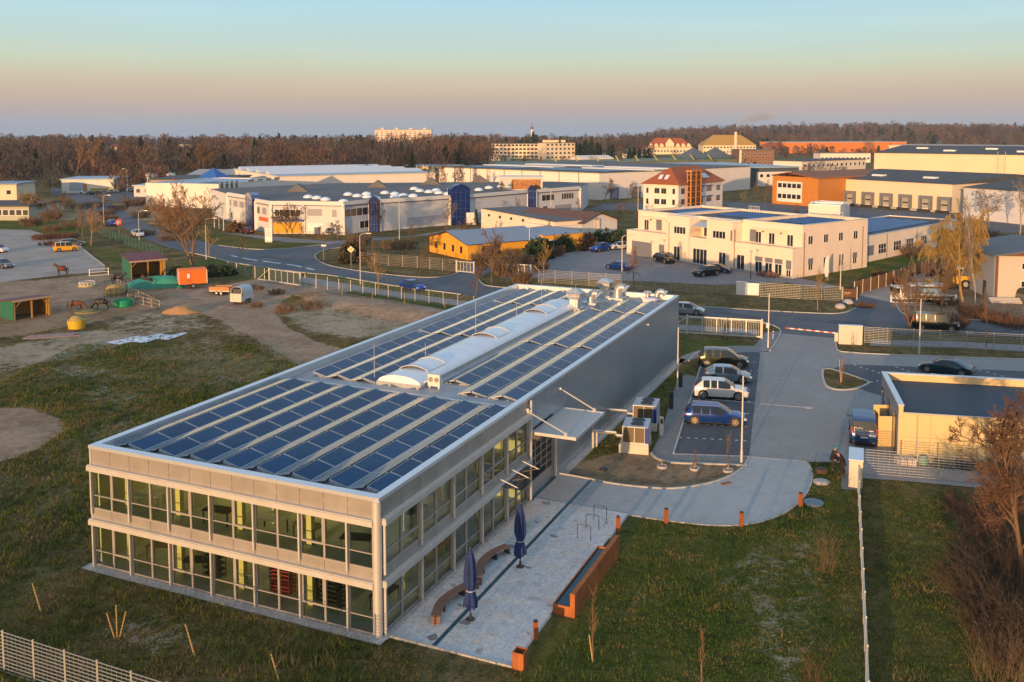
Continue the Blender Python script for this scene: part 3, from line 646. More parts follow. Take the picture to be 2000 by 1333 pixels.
# vents
def vent_stack(x,y,h,sz,label,kind='louvre'):
    v=thing('exhaust_vent',label,'roof vent',L2(x,y,6.22),RZ)
    b=MB()
    b.box(-sz*.75,-sz*.75,0,sz*.75,sz*.75,.18)
    if kind=='louvre':
        b.box(-sz*.45,-sz*.45,.18,sz*.45,sz*.45,h*.5); b.build('duct',STEEL,v)
        b=MB(); s=sz*.7; z=h*.5
        def frus(z0,s0,z1,s1): b.add([(-s0,-s0,z0),(s0,-s0,z0),(s0,s0,z0),(-s0,s0,z0),(-s1,-s1,z1),(s1,-s1,z1),(s1,s1,z1),(-s1,s1,z1)],[(3,2,1,0),(4,5,6,7),(0,1,5,4),(1,2,6,5),(2,3,7,6),(3,0,4,7)])
        frus(z,s*.8,z+.3,s); 
        for i in range(3): frus(z+.3+i*.09,s*.98,z+.35+i*.09,s*.98)
        frus(z+.6,s*1.15,z+.95*(h-z)/1,s*.45)
        b.build('cowl',STEEL,v)
    elif kind=='elbow':
        r=sz*.42; b.cyl((0,0,.18),(0,0,h*.55),r,r,14); pts=[]
        for i in range(7):
            t=math.pi/2*1.35*i/6; pts.append((.0+.45*(1-math.cos(t)),0,h*.55+.45*math.sin(t)))
        b.tube(pts,r,14); b.build('duct',STEEL,v,smooth=50)
        b=MB(); p=pts[-1]; b.cyl(p,(p[0]+.22,0,p[2]-.2),r,r*1.5,14); b.build('hood',STEEL,v,smooth=50)
    else:
        r=sz*.35; b.cyl((0,0,.18),(0,0,h*.6),r,r,12); b.build('duct',STEEL,v,smooth=50)
        b=MB(); b.lathe([(r,h*.6),(r*1.9,h*.68),(r*2,h*.8),(r*1.4,h*.93),(0,h)],0,0,14); b.build('cap',STEEL,v,smooth=50)
    return v
vent_stack(-8.0,48.6,2.1,.95,'tall square exhaust vent with a louvred cowl just behind the rooflight')
vent_stack(-7.6,52.1,1.15,1.0,'round bent exhaust duct between the two tall square roof vents','elbow')
vent_stack(-7.5,56.4,1.95,.95,'tall square exhaust vent with a louvred cowl next to the rear parapet')
vent_stack(-5.9,55.6,1.5,1.0,'round bent exhaust duct with a sloping hood near the rear parapet','elbow')
vent_stack(-3.1,57.0,.85,.7,'short mushroom capped vent pipe at the rear right of the roof','cap')
vent_stack(-2.1,56.9,.8,.65,'short bent vent pipe at the rear right corner of the roof','elbow')
hh=thing('roof_hatch','low white roof access hatch near the rear right corner of the solar roof','roof hatch',L2(-2.4,55.6,6.22),RZ)
b=MB(); b.box(-.7,-.5,0,.7,.5,.22); b.build('curb',STEEL,hh); b=MB(); b.add([(-.75,-.55,.225),(.75,-.55,.225),(.75,.55,.225),(-.75,.55,.225),(-.5,-.3,.38),(.5,-.3,.38),(.5,.3,.38),(-.5,.3,.38)],[(3,2,1,0),(4,5,6,7),(0,1,5,4),(1,2,6,5),(2,3,7,6),(3,0,4,7)]); b.build('lid',mat('opal_lid',(.62,.58,.72),.3,var=.04),hh)
a=thing('air_conditioner','small cream air conditioner with two fans standing in front of the rooflight','air conditioner',L2(-7.25,18.75,6.22),RZ)
b=MB(); b.box(-.45,-.17,.15,.45,.17,.95); b.build('casing',mat('cream_casing',(.68,.64,.55),.5,var=.05),a)
for s in (-.22,.22):
    b=MB(); b.cyl((s,-.175,.6),(s,-.2,.6),.17,.17,16); b.build('fan_grille',mat('grille',(.25,.24,.22),.6,var=0),a)
b=MB(); b.box(-.4,-.12,0,-.3,.12,.15); b.box(.3,-.12,0,.4,.12,.15); b.tube([(-.5,0,.4),(-.7,-.1,.4),(-.8,-.3,.1),(-.85,-.5,.05)],.05); b.build('foot',WPL,a)
rodp=[(-12.0,18.75,2.6),(-11.6,25.3,1.3),(-11.7,34.2,3.0),(-11.6,42.6,1.4),(-11.9,49.6,2.7),(-7.6,47.6,2.6)]
for i,(x,y,h) in enumerate(rodp):
    v=thing('lightning_rod',['tall thin lightning rod at the near left corner of the rooflight','short lightning rod left of the rooflight near its first smoke vent','tall lightning rod left of the middle smoke vent','short lightning rod left of the rooflight towards its rear end','tall lightning rod at the far left corner of the rooflight','lightning rod standing beside the louvred vent behind the rooflight'][i],'lightning rod',L2(x,y,6.22),RZ,'lightning rods along the rooflight')
    b=MB(); b.cyl((0,0,.08),(0,0,h),.022,.012,6); b.build('rod',LIGHTM,v); b=MB(); b.lathe([(.24,0),(.24,.07),(.1,.1)],0,0,14); b.build('foot',CONC,v)
# small parapet fixings and roof clutter: cable trays
b=MB(); b.box(-17.3,16.5,6.23,-1,16.75,6.29); tag(b.build('cable_tray',STEEL,None,loc=(O[0],O[1],0),rz=RZ),'galvanised cable tray crossing the roof aisle behind the front solar block','cable tray')
# ------------------------------------------------------------------ furniture behind the glass
WOOD=mat('table_top',(.30,.22,.13),.5,var=.1)
def desk(x,y,z,rz,label,c=None):
    t=thing('work_table',label,'table',L2(x,y,z),RZ+rz)
    b=MB(); b.box(-.8,-.4,.70,.8,.4,.74); b.build('top',c or WPL,t)
    for sx,sy in ((-.72,-.34),(.72,-.34),(-.72,.34),(.72,.34)): b=MB(); b.box(sx-.03,sy-.03,0,sx+.03,sy+.03,.7); b.build('leg',DARKM,t)
def rack(x,y,z,rz,label,c,n=6):
    t=thing('storage_rack',label,'rack',L2(x,y,z),RZ+rz)
    for sx,sy in ((-.55,-.3),(.55,-.3),(-.55,.3),(.55,.3)): b=MB(); b.box(sx-.02,sy-.02,0,sx+.02,sy+.02,1.75); b.build('post',DARKM,t)
    for k in range(n): b=MB(); b.box(-.56,-.32,.12+k*1.6/n,.56,.32,.16+k*1.6/n); b.build('shelf',c,t)
rack(-3.6,1.35,.05,0,'dark shelving trolley behind the ground floor glass near the corner column',DARKM,7)
rack(-4.6,2.0,.05,.2,'second dark shelving trolley behind the ground floor glass, next to a yellow column',DARKM,7)
rack(-6.7,1.5,.05,.1,'red storage rack behind the ground floor glass',RED,8)
rack(-11.2,1.6,.05,-.2,'grey trolley rack behind the middle of the ground floor glass',DARKM,5)
desk(-12.2,1.6,.05,.4,'dark table behind the ground floor glass, left of the middle',DARKM)
desk(-8.1,1.7,.05,.1,'white table behind the ground floor glass beside the red rack')
desk(-15.3,2.1,.05,.2,'wooden table behind the ground floor glass near the left corner',WOOD)
desk(-10.6,1.4,3.15,.1,'dark desk behind the middle of the upper floor glass',DARKM); desk(-7.4,1.6,3.15,0,'pale desk on the upper floor behind the ninth window')
desk(-2.2,1.5,3.15,.2,'dark desk on the upper floor near the corner column',DARKM); desk(-15.5,1.4,3.15,.3,'white desk on the upper floor near the left corner'); desk(-5.2,1.7,3.15,-.2,'wooden desk on the upper floor beside a yellow column',WOOD)
desk(-1.4,5.5,3.15,1.5,'dark desk behind the upper side windows',DARKM); desk(-1.5,8.4,.05,1.4,'wooden table behind the ground floor side windows',WOOD); desk(-1.4,2.6,.05,1.5,'dark table just behind the corner column on the ground floor',DARKM)
# ------------------------------------------------------------------ terrace
def crazy():
    m=bpy.data.materials.new('crazy_paving'); m.use_nodes=True; nt=m.node_tree; N=nt.nodes; L=nt.links; b=N['Principled BSDF']; b.inputs['Roughness'].default_value=.8
    tc=N.new('ShaderNodeTexCoord'); no=N.new('ShaderNodeTexNoise'); no.inputs['Scale'].default_value=1.2; L.new(tc.outputs['Object'],no.inputs['Vector'])
    mxv=N.new('ShaderNodeMix'); mxv.data_type='VECTOR'; mxv.inputs['Factor'].default_value=.12; L.new(tc.outputs['Object'],mxv.inputs['A']); L.new(no.outputs['Color'],mxv.inputs['B'])
    v=N.new('ShaderNodeTexVoronoi'); v.inputs['Scale'].default_value=2.6; L.new(mxv.outputs['Result'],v.inputs['Vector'])
    e=N.new('ShaderNodeTexVoronoi'); e.feature='DISTANCE_TO_EDGE'; e.inputs['Scale'].default_value=2.6; L.new(mxv.outputs['Result'],e.inputs['Vector'])
    sp=N.new('ShaderNodeSeparateColor'); L.new(v.outputs['Color'],sp.inputs[0])
    r=N.new('ShaderNodeValToRGB'); c=r.color_ramp; c.elements[0].color=(.44,.46,.46,1); c.elements[1].color=(.62,.60,.56,1)
    for p,q in ((.012,(.2,.19,.18)),(.03,(.5,.53,.54)),(.5,(.56,.58,.59)),(.78,(.60,.59,.55)),(.90,(.55,.50,.44)),(.94,(.57,.60,.61))):
        el=c.elements.new(p); el.color=(*q,1)
    L.new(sp.outputs[0],r.inputs[0])
    n2=N.new('ShaderNodeTexNoise'); n2.inputs['Scale'].default_value=5; n2.inputs['Detail'].default_value=6; n2.inputs['Roughness'].default_value=.7; L.new(tc.outputs['Object'],n2.inputs['Vector'])
    q=N.new('ShaderNodeMapRange'); q.inputs['From Min'].default_value=.3; q.inputs['From Max'].default_value=.7; q.inputs['To Min'].default_value=.72; q.inputs['To Max'].default_value=1.18; L.new(n2.outputs['Fac'],q.inputs['Value'])
    g2=N.new('ShaderNodeMapRange'); g2.inputs['From Min'].default_value=0; g2.inputs['From Max'].default_value=.05; g2.inputs['To Min'].default_value=.85; L.new(e.outputs['Distance'],g2.inputs['Value'])
    mu=N.new('ShaderNodeMath'); mu.operation='MULTIPLY'; L.new(q.outputs[0],mu.inputs[0]); L.new(g2.outputs[0],mu.inputs[1])
    s=N.new('ShaderNodeVectorMath'); s.operation='SCALE'; L.new(r.outputs[0],s.inputs[0]); L.new(mu.outputs[0],s.inputs['Scale']); L.new(s.outputs[0],b.inputs['Base Color'])
    return m
b=MB(); b.box(.36,.32,-.02,6.45,18.08,.07); tag(b.build('stone_terrace',crazy(),None,loc=(O[0],O[1],0),rz=RZ),kind='structure')
b=MB(); b.box(.3,.22,-.02,6.55,.31,.10); b.box(6.46,.31,-.02,6.56,5.0,.08); b.box(6.46,14.5,-.02,6.56,18.1,.08); tag(b.build('terrace_edging',KERB,None,loc=(O[0],O[1],0),rz=RZ),kind='structure')
b=MB(); b.box(2.5,.33,.0,2.72,22.85,.075); b.box(.05,18.0,.0,.3,22.1,.062); tag(b.build('drain_channel',mat('drain_slot',(.03,.12,.16),.3,.4,var=.1),None,loc=(O[0],O[1],0),rz=RZ),kind='structure')
RUST=mat('corten_steel',(.46,.15,.035),.75,.1,var=.3,scale=2.2,c2=(.26,.075,.022),stretch=(1,1,.35))
BROWNW=mat('bench_wood',(.20,.115,.085),.65,var=.15,scale=4)
wt=thing('rusty_water_trough','long rusty steel basin of dark water with a raised back wall at the terrace edge','water basin',L2(6.5,5.3,0),RZ)
b=MB(); b.box(0,0,0,1.12,.06,.5); b.box(0,6.9,0,.9,6.96,.5); b.box(0,.06,0,.06,6.9,.5); b.build('basin',RUST,wt)
b=MB(); b.box(.9,0.065,0,1.15,7.2,1.18); b.box(.9,-.02,0,1.15,.064,1.2); b.build('back_wall',RUST,wt)
b=MB(); b.box(.061,.061,.1,.899,6.899,.40); b.build('water_surface',mat('dark_water',(.01,.08,.11),.25,.0,var=0,spec=.25),wt)
# wavy benches
def bench(pts,label):
    P3=smooth_poly(pts,3,False); bo=thing('curved_bench',label,'bench',(O[0],O[1],0),RZ)
    for k in range(5):
        b=MB(); off=-.2+k*.1; Q=[]
        for i in range(len(P3)):
            a=P3[max(0,i-1)]; c=P3[min(len(P3)-1,i+1)]; dx,dy=c[0]-a[0],c[1]-a[1]; l=math.hypot(dx,dy); Q.append((P3[i][0]-dy/l*off,P3[i][1]+dx/l*off))
        strip(b,Q,.085,.46,.50); b.build('slat',BROWNW,bo)
    for t in (0.02,.35,.68,.97):
        i=int(t*(len(P3)-1)); a=P3[max(0,i-1)]; c=P3[min(len(P3)-1,i+1)]; an=math.atan2(c[1]-a[1],c[0]-a[0]); b=MB(); b.cbox(P3[i][0],P3[i][1],.26,.07,.44,.39,rz=an); b.build('support',BROWNW if t==.02 else DARKM,bo)
bench([(1.82,2.0),(1.45,3.0),(1.4,4.0),(1.75,5.3),(2.0,6.0)],'nearer curved wooden slat bench on the stone terrace, beside the closer blue parasol')
bench([(1.95,6.3),(1.55,7.3),(1.35,8.4),(1.5,9.5),(1.85,10.3)],'farther curved wooden slat bench on the stone terrace, ending by the second parasol')
# parasols
NAVY=mat('navy_canvas',(.01,.03,.13),.8,var=.25,scale=5,bump=.4,bscale=8)
def parasol(px,py,seed,label):
    rr=random.Random(seed); p=thing('closed_parasol',label,'parasol',(*G(px,py),.07),rr.random(),'closed parasols on the terrace')
    b=MB(); b.cyl((0,0,0),(0,0,3.55),.035,.03,10); b.build('pole',DARKM,p); b=MB(); b.lathe([(.22,0),(.22,.04),(.08,.07),(.06,.3)],0,0,14); b.build('base',DARKM,p)
    n=36; lv=[(3.5,.05),(3.3,.14),(2.9,.21),(2.4,.26),(1.9,.27),(1.5,.18),(1.42,.17),(1.1,.27),(.8,.3),(.62,.27)]
    vs=[];fs=[]
    for k,(z,r) in enumerate(lv):
        for i in range(n):
            t=2*math.pi*i/n; f=1+(.3 if 1.45<z<1.55 else .42)*(math.cos(t*6+rr.uniform(-.25,.25)+z*.4))*min(1,(3.6-z)/.6)*.6; dz=rr.uniform(-.12,.12) if k==len(lv)-1 else 0
            vs.append((r*f*math.cos(t),r*f*math.sin(t),z+dz))
    for k in range(len(lv)-1):
        for i in range(n): fs.append((k*n+i,k*n+(i+1)%n,(k+1)*n+(i+1)%n,(k+1)*n+i))
    fs.append(tuple(range(n))); b=MB(); b.add(vs,fs); c=b.build('canopy',NAVY,p,smooth=50)
    b=MB(); b.lathe([(.2,1.43),(.215,1.46),(.2,1.49)],0,0,16); b.build('tie_band',mat('pale_band',(.45,.4,.42),.7,var=0),c)
    b=MB(); b.lathe([(.06,3.5),(.05,3.6),(0,3.66)],0,0,8); b.build('finial',DARKM,p)
parasol(919,1213,1,'closed navy blue parasol nearest the camera, in front of the nearer bench')
parasol(1016,1110,2,'closed navy blue parasol farther along the terrace near the entrance')
for i,(x,y) in enumerate([(4.8,13.62),(4.8,15.1),(4.8,16.58)]):
    v=thing('bicycle_stand',['black hoop bicycle stand nearest the basin','middle black hoop bicycle stand of three on the terrace','black hoop bicycle stand nearest the driveway'][i],'bicycle stand',L2(x,y,.07),RZ,'bicycle stands on the terrace')
    for s in (0,.8): b=MB(); b.cyl((s,0,0),(s,0,.83),.022,.022,8); b.build('upright',DARKM,v)
    b=MB(); b.cyl((-.022,0,.85),(.822,0,.85),.022,.022,8); b.build('top_bar',DARKM,v)
bl=[(1207,1038,'rusty bollard at the terrace corner by the basin'),(1046,1249,'rusty bollard on the near terrace edge below the basin'),(1301,1022,'rusty bollard on the outer kerb of the driveway, first after the terrace'),(1448,1029,'rusty bollard on the outside of the driveway bend, middle of the lawn edge'),(1563,990,'rusty bollard at the end of the driveway bend near the shaft cover')]
for px,py,lb in bl:
    v=thing('rusty_bollard',lb,'bollard',(*G(px,py),0),.4,'rusty steel bollards along the driveway'); b=MB(); b.box(-.1,-.1,0,.1,.1,.86); b.build('post',RUST,v); b=MB(); b.box(-.085,-.085,.861,.085,.085,.93); b.build('cap',DARKM,v)
v=thing('rusty_bin','square rusty steel bin at the front corner of the terrace','litter bin',L2(6.85,.45,0),RZ); b=MB(); 
for a in ((-.27,-.27,.27,-.22),(-.27,.22,.27,.27),(-.27,-.22,-.22,.22),(.22,-.22,.27,.22)): b.box(a[0],a[1],0,a[2],a[3],.78)
b.build('casing',RUST,v); b=MB(); b.box(-.21,-.21,.3,.21,.21,.55); b.build('liner',DARKM,v)
# ------------------------------------------------------------------ vehicles (local +x = forward, origin at ground centre)
CGL=mat('car_glass',(.012,.018,.022),.08,0,var=0,spec=.8); TYRE=mat('tyre_rubber',(.02,.02,.02),.85,var=.1); RIM=mat('alloy_rim',(.55,.55,.56),.3,.8,var=.05)
HL=mat('headlamp_glass',(.7,.72,.75),.15,.2,var=0,spec=.8); TL=mat('tail_lamp',(.45,.02,.02),.3,var=0); BLK=mat('black_trim',(.015,.015,.017),.5,var=0); PLATE=mat('number_plate',(.7,.7,.68),.5,var=0)
def paint(name,c,met=.35): return mat('paint_'+name,c,.22,met,var=.03,scale=.5,coat=.45)
SPEC={ # L,W,H, hood, wind, rear glass run, belt, ground clearance, wheel r, notch
 'wagon':(4.85,1.84,1.46,1.18,.95,.45,.90,.2,.34,0),'hatch':(4.25,1.78,1.46,.92,.95,.7,.92,.2,.33,0),
 'suv':(4.68,1.9,1.63,1.12,.9,.62,1.04,.26,.38,0),'sedan':(4.75,1.84,1.42,1.12,.98,.85,.90,.2,.34,.5),
 'van':(5.0,1.94,1.95,.72,.95,.22,1.14,.24,.36,0),'carrier':(4.85,1.9,1.72,.95,1.05,.5,1.02,.22,.36,0),'minivan':(4.5,1.8,1.80,.72,.9,.25,1.08,.22,.33,0)}
def car(kind,pt,label,px,heading,group=None,z=0.05,cat='car',name=None,blindrear=False,xy=None,rimm=None,rails=False):
    Lc,Wd,Hc,hood,wind,rear,belt,gc,wr,notch=SPEC[kind]; w=Wd/2; van=kind in('van','minivan'); cr_=kind=='carrier'
    loc=xy if xy else G(*px); root=thing(name or ('parked_car' if not van else 'parked_van'),label,cat,(*loc,z),0,group); root.rotation_euler=(0,0,heading)
    xr=-Lc/2; xf=Lc/2; xw1=xf-hood; xw0=xw1-wind; xg0=xr+.06+notch; xg1=xg0+rear
    wt=w*(.84 if van else .78 if cr_ else .70); wb=w*.985
    # stations: x,zbot,zbelt,zroof,halfw,halfroof,side,top
    S=[(xr,gc+.16,belt*.72,belt*.73,w*.86,w*.82,'b','b'),(xr+.05,gc+.04,belt*.9,belt*.9,w*.95,w*.86,'b','b')]
    if notch: S.append((xg0,gc,belt+.04,belt+.06,w,w*.8,'b','g'))
    else: S.append((xr+.09,gc,belt,belt+.02,w*.97,w*.86,'b','b' if blindrear else 'g'))
    S.append((xg1,gc,belt+.03,Hc-.09,w,wt,'b','b'))
    S.append((xg1+.14,gc,belt,Hc-.03,w,wt,'g' if not blindrear else 'b','b'))
    span=xw0-(xg1+.14); np_=3 if van or kind in('wagon','suv','carrier') else 2
    segs=[.0]
    for i in range(1,np_): segs.append(i/np_)
    for i,sg in enumerate(segs[1:]):
        x=xg1+.14+span*sg; S.append((x-.05,gc,belt-.01,Hc,w,wt,'b','b')); S.append((x+.05,gc,belt-.01,Hc,w,wt,'g' if not(blindrear and i<1) else 'b','b'))
    S.append((xw0,gc,belt-.03,Hc-.03,w,wt,'g','g'))
    S.append((xw0+wind*.55,gc,belt-.04,belt+(Hc-belt)*.50,w,wt+.55*(w*.86-wt),'b','g'))
    S.append((xw1,gc,belt-.06,belt-.035,w*.99,w*.84,'b','b'))
    S.append((xw1+hood*.5,gc,belt-.13,belt-.08,w*.97,w*.8,'b','b'))
    S.append((xf-.22,gc,belt-.24,belt-.2,w*.92,w*.72,'b','b'))
    S.append((xf-.04,gc+.02,belt-.38,belt-.37,w*.80,w*.6,'b','b')); S.append((xf,gc+.12,belt-.5,belt-.49,w*.70,w*.55,'b','b'))
    def sec(s):
        x,zb,zl,zr,hw,hr,_,_=s; zm=zb+(zl-zb)*.5; cr=.035 if zr>belt+.2 else .03
        h=[(hw*.93,zb),(hw,zm),(hw*.985,zl),(hr,zr),(hr*.55,zr+cr*.8),(0,zr+cr)]
        return [(x,a,b_) for a,b_ in h]+[(x,-a,b_) for a,b_ in h[-2::-1]]
    body=MB(); gl=MB(); n=11
    V=[p for s in S for p in sec(s)]
    fb=[];fg=[]
    for i in range(len(S)-1):
        for j in range(n-1):
            f=(i*n+j,i*n+j+1,(i+1)*n+j+1,(i+1)*n+j); sd,tp=S[i][6],S[i][7]
            (fg if ((j in(2,7) and sd=='g') or (3<=j<=6 and tp=='g')) else fb).append(f)
        fb.append((i*n+n-1,i*n,(i+1)*n,(i+1)*n+n-1))
    fb.append(tuple(range(n))[::-1]); fb.append(tuple(range((len(S)-1)*n,len(S)*n)))
    body.add(V,fb); body.build('body',pt,root,smooth=38)
    par={}
    def fnd(q):
        while par.get(q,q)!=q: q=par[q]
        return q
    for f in fg:
        r0=fnd(f[0])
        for q in f[1:]: par[fnd(q)]=r0
    gr={}
    for f in fg: gr.setdefault(fnd(f[0]),[]).append(f)
    for fl_ in gr.values():
        ids=sorted({q for f in fl_ for q in f}); mp_={q:i for i,q in enumerate(ids)}; gl=MB(); gl.add([V[q] for q in ids],[tuple(mp_[q] for q in f) for f in fl_]); gl.build('window',CGL,root,smooth=25)
    xa=xr+(.82 if not van else .95); xb=xf-(.86 if not van else .88)
    b=MB()
    for x in (xa,xb):
        for s in (-1,1):
            b.cyl((x,s*(w-.06),wr+.02),(x,s*(w+.006),wr+.02),wr+.07,wr+.07,18)
    b.box(xr+.3,-w*.93,gc-.04,xf-.3,w*.93,gc+.02)
    b.build('wheel_arches',BLK,root)
    for x in (xa,xb):
        for s in (-1,1):
            b=MB(); b.cyl((x,s*(w-.2),wr),(x,s*(w+.02),wr),wr,wr,20); ty=b.build('wheel',TYRE,root,smooth=40)
            b=MB(); b.cyl((x,s*(w+.02),wr),(x,s*(w+.026),wr),wr*.2,wr*.2,8)
            for k in range(5):
                t=2*math.pi*k/5; r0,r1=wr*.12,wr*.66; dx,dz=math.cos(t),math.sin(t); q=wr*.12
                P4=[(x+dx*r0-dz*q*.7,wr+dz*r0+dx*q*.7),(x+dx*r1-dz*q*1.5,wr+dz*r1+dx*q*1.5),(x+dx*r1+dz*q*1.5,wr+dz*r1-dx*q*1.5),(x+dx*r0+dz*q*.7,wr+dz*r0-dx*q*.7)]
                b.add([(a,s*(w+.027),c) for a,c in P4],[(0,1,2,3) if s<0 else (3,2,1,0)])
            for k in range(20):
                t0=2*math.pi*k/20;t1=2*math.pi*(k+1)/20
                b.add([(x+math.cos(t)*r,s*(w+.026),wr+math.sin(t)*r) for t,r in ((t0,wr*.62),(t1,wr*.62),(t1,wr*.73),(t0,wr*.73))],[(0,1,2,3) if s<0 else (3,2,1,0)])
            b.build('rim',rimm or RIM,ty)
    for s in (-1,1):
        b=MB(); b.cbox(xf-.16,s*w*.72,belt-.33,.24,w*.36,.13,rz=-s*.45); b.build('headlight',HL,root)
        b=MB(); 
        if van: b.box(xr+.0,s*w*.86,belt-.15,xr+.12,s*w*.97,belt+.35)
        else: b.cbox(xr+.07,s*w*.8,belt-.12,.13,w*.34,.14,rz=s*.3)
        b.build('tail_light',TL,root)
        b=MB(); b.cbox(xw1-.15,s*(w+.09),belt+.02,.12,.17,.13); b.build('wing_mirror',pt,root)
    b=MB(); b.box(xf-.01,-w*.4,gc+.16,xf+.012,w*.4,belt-.52); b.build('grille',BLK,root)
    b=MB(); b.box(xr-.012,-.26,belt*.62,xr+.02,.26,belt*.62+.11); b.build('number_plate',PLATE,root)
    b=MB(); b.box(xr-.03,-w*.84,gc+.12,xr+.1,w*.84,gc+.22); b.build('rear_bumper',BLK,root)
    if rails:
        for s in (-1,1): b=MB(); b.tube([(xg1+.1,s*wt*.95,Hc-.01),(xg1+.25,s*wt*.95,Hc+.05),(xw0-.1,s*wt*.95,Hc+.05),(xw0+.02,s*wt*.95,Hc-.01)],.018,6); b.build('roof_rail',RIM,root)
    return root
def hd(p,q):
    a,b_=G(*p),G(*q); return math.atan2(b_[1]-a[1],b_[0]-a[0])
def mid2(p,q): a,b_=G(*p),G(*q); return ((a[0]+b_[0])/2,(a[1]+b_[1])/2)
hp_=hd((1340,830),(1460,837))
BR=paint('bronze',(.05,.06,.03),.6); SB=paint('silver_blue',(.30,.38,.46),.6); WHT=paint('white',(.72,.70,.68),.1); BLU=paint('deep_blue',(.008,.05,.26),.4)
BK=paint('black',(.008,.012,.014),.3); NV=paint('navy',(.008,.05,.16),.3); SIL=paint('silver',(.48,.50,.53),.7); BB=paint('bright_blue',(.015,.07,.42),.5); YEL=paint('yellow',(.75,.38,.02),.1); GRY=paint('grey',(.16,.18,.20),.5); DRD=paint('dark_red',(.12,.02,.02),.4); TEAL=paint('dark_teal',(.01,.05,.07),.5)
LIT_RIM=mat('sunlit_rim',(.6,.5,.38),.3,.8,var=0)  # alloy rim copy with warm low sunlight put into its colour
PG='cars parked in the bays beside the grey hall'
car('carrier',BR,'bronze and dark green people carrier parked in the bay nearest the sliding gate',None,hp_,PG,xy=mid2((1368,712),(1457,718)))
car('hatch',SB,'silver blue car parked between the bronze people carrier and the white car',None,hp_,PG,xy=mid2((1382,742),(1462,748)))
car('suv',WHT,'white sport utility car parked between two blue cars',None,hp_,PG,xy=mid2((1360,775),(1455,779)),rimm=RIM)
car('wagon',BLU,'deep blue estate car with golden lit wheels, parked nearest the camera in the bays',None,hp_,PG,xy=mid2((1345,823),(1448,829)),rimm=LIT_RIM,rails=True)
v=car('van',NV,'dark blue van seen from behind, parked beside the yellow walled annex',None,hd((1692,890),(1684,815)),None,cat='van',xy=mid2((1690,893),(1681,822)),blindrear=False)
# lettering on the rear door of the blue van
def text(s,size,m,parent,loc,rot,name='lettering',ext=.004):
    cu=bpy.data.curves.new(name,'FONT'); cu.body=s; cu.size=size; cu.extrude=ext; cu.align_x='CENTER'; cu.align_y='CENTER'
    t=bpy.data.objects.new('tmp',cu); COL.objects.link(t); dg=bpy.context.evaluated_depsgraph_get(); me=bpy.data.meshes.new_from_object(t.evaluated_get(dg)); bpy.data.objects.remove(t)
    me.materials.clear(); me.materials.append(m); me.name=name; o=link_mesh(name,me,parent,loc); o.rotation_euler=rot; return o
LET=mat('white_lettering',(.8,.8,.8),.5,var=0)
text('DCL',.36,LET,v,(-2.455,.38,1.32),(R_(80),0,R_(-90))); b=MB(); b.box(-2.475,-.62,1.25,-2.46,-.02,1.30); b.build('lettering',LET,v)
car('sedan',TEAL,'dark teal car parked in the bay behind the yellow walled annex',None,hd((1895,735),(1805,722)),None,xy=mid2((1890,735),(1806,725)))
car('hatch',SIL,'silver car roof just showing behind the annex parapet, beside the dark teal car',None,hd((1895,745),(1805,732)),None,xy=mid2((1862,772),(1780,757)))
car('van',BK,'black van driving along the road past the mesh fence on the right',None,hd((1780,643),(1875,650)),None,cat='van',name='driving_van',xy=mid2((1782,641),(1874,649)))
car('hatch',SIL,'silver car on the road half hidden behind the far corner of the grey hall',None,hd((1327,612),(1370,615)),None,name='driving_car',xy=G(1343,614))
car('hatch',BB,'bright blue car driving along the road between fence and roadside trees',None,hd((780,560),(832,570)),None,name='driving_car',xy=G(806,567))
car('suv',BK,'black car parked in front of the peach building near its garage door',None,hd((1275,508),(1320,518)),None,xy=G(1297,513))
car('suv',BK,'black car parked nearest the fence in front of the peach building entrance',None,hd((1400,538),(1352,543)),None,xy=G(1379,539))
car('sedan',NV,'navy car parked just behind the black car at the peach building entrance',None,hd((1375,532),(1422,536)),None,xy=G(1402,532))
car('sedan',BLU,'dark blue car parked on the grass edge beside a bare pink-brown tree in the yard',None,hd((1232,530),(1187,524)),None,xy=G(1208,527))
car('suv',BB,'blue car parked by the hedge, left of a white car',None,hd((1190,486),(1152,492)),None,xy=G(1172,491))
car('hatch',WHT,'white car parked by the hedge beside the garage end of the peach building',None,hd((1225,485),(1193,487)),None,xy=G(1209,487))
car('minivan',YEL,'yellow minivan in the far left car park',None,hd((105,490),(155,487)),None,xy=G(129,491),cat='van')
car('wagon',GRY,'grey car parked behind the yellow minivan',None,hd((122,480),(158,478)),None,xy=G(141,481))
car('hatch',WHT,'white car cut by the left picture edge in the far car park',None,hd((-20,492),(10,494)),None,xy=G(-4,493))
car('wagon',GRY,'blue-grey car by the grass strip at the left edge of the car park',None,hd((-10,520),(30,525)),None,xy=G(4,523))
car('hatch',WHT,'white car standing beside a street lamp on the left road',None,hd((256,455),(282,462)),None,name='driving_car',xy=G(269,462))
car('hatch',BB,'small light blue car on the left road beyond the street lamp',None,hd((225,440),(208,436)),None,name='driving_car',xy=G(218,441))
car('sedan',SIL,'silver car parked against the long white warehouse wall',None,hd((634,455),(660,458)),None,xy=G(647,458))
car('hatch',DRD,'dark red car parked beside the shrubs at the warehouse corner',None,hd((495,456),(470,452)),None,xy=G(482,456))
car('van',GRY,'grey van at the right picture edge in front of the grey gabled house',None,hd((2020,590),(1990,583)),None,cat='van',xy=G(2010,592))
fs=[(165,377,WHT,'white'),(178,379,TEAL,'teal'),(190,378,TEAL,'dark teal'),(203,377,SB,'pale blue'),(216,376,SIL,'silver'),(233,372,NV,'navy'),(244,371,GRY,'grey'),(256,372,WHT,'pale'),(268,373,BK,'black')]
for i,(x,y,p,c) in enumerate(fs): car('hatch' if i%2 else 'sedan',p,f'{c} car, {ORD[i]} from the left in the row before the white dealer hall',None,R_(40),'cars in front of the far white hall',xy=G(x,y+2),z=0)
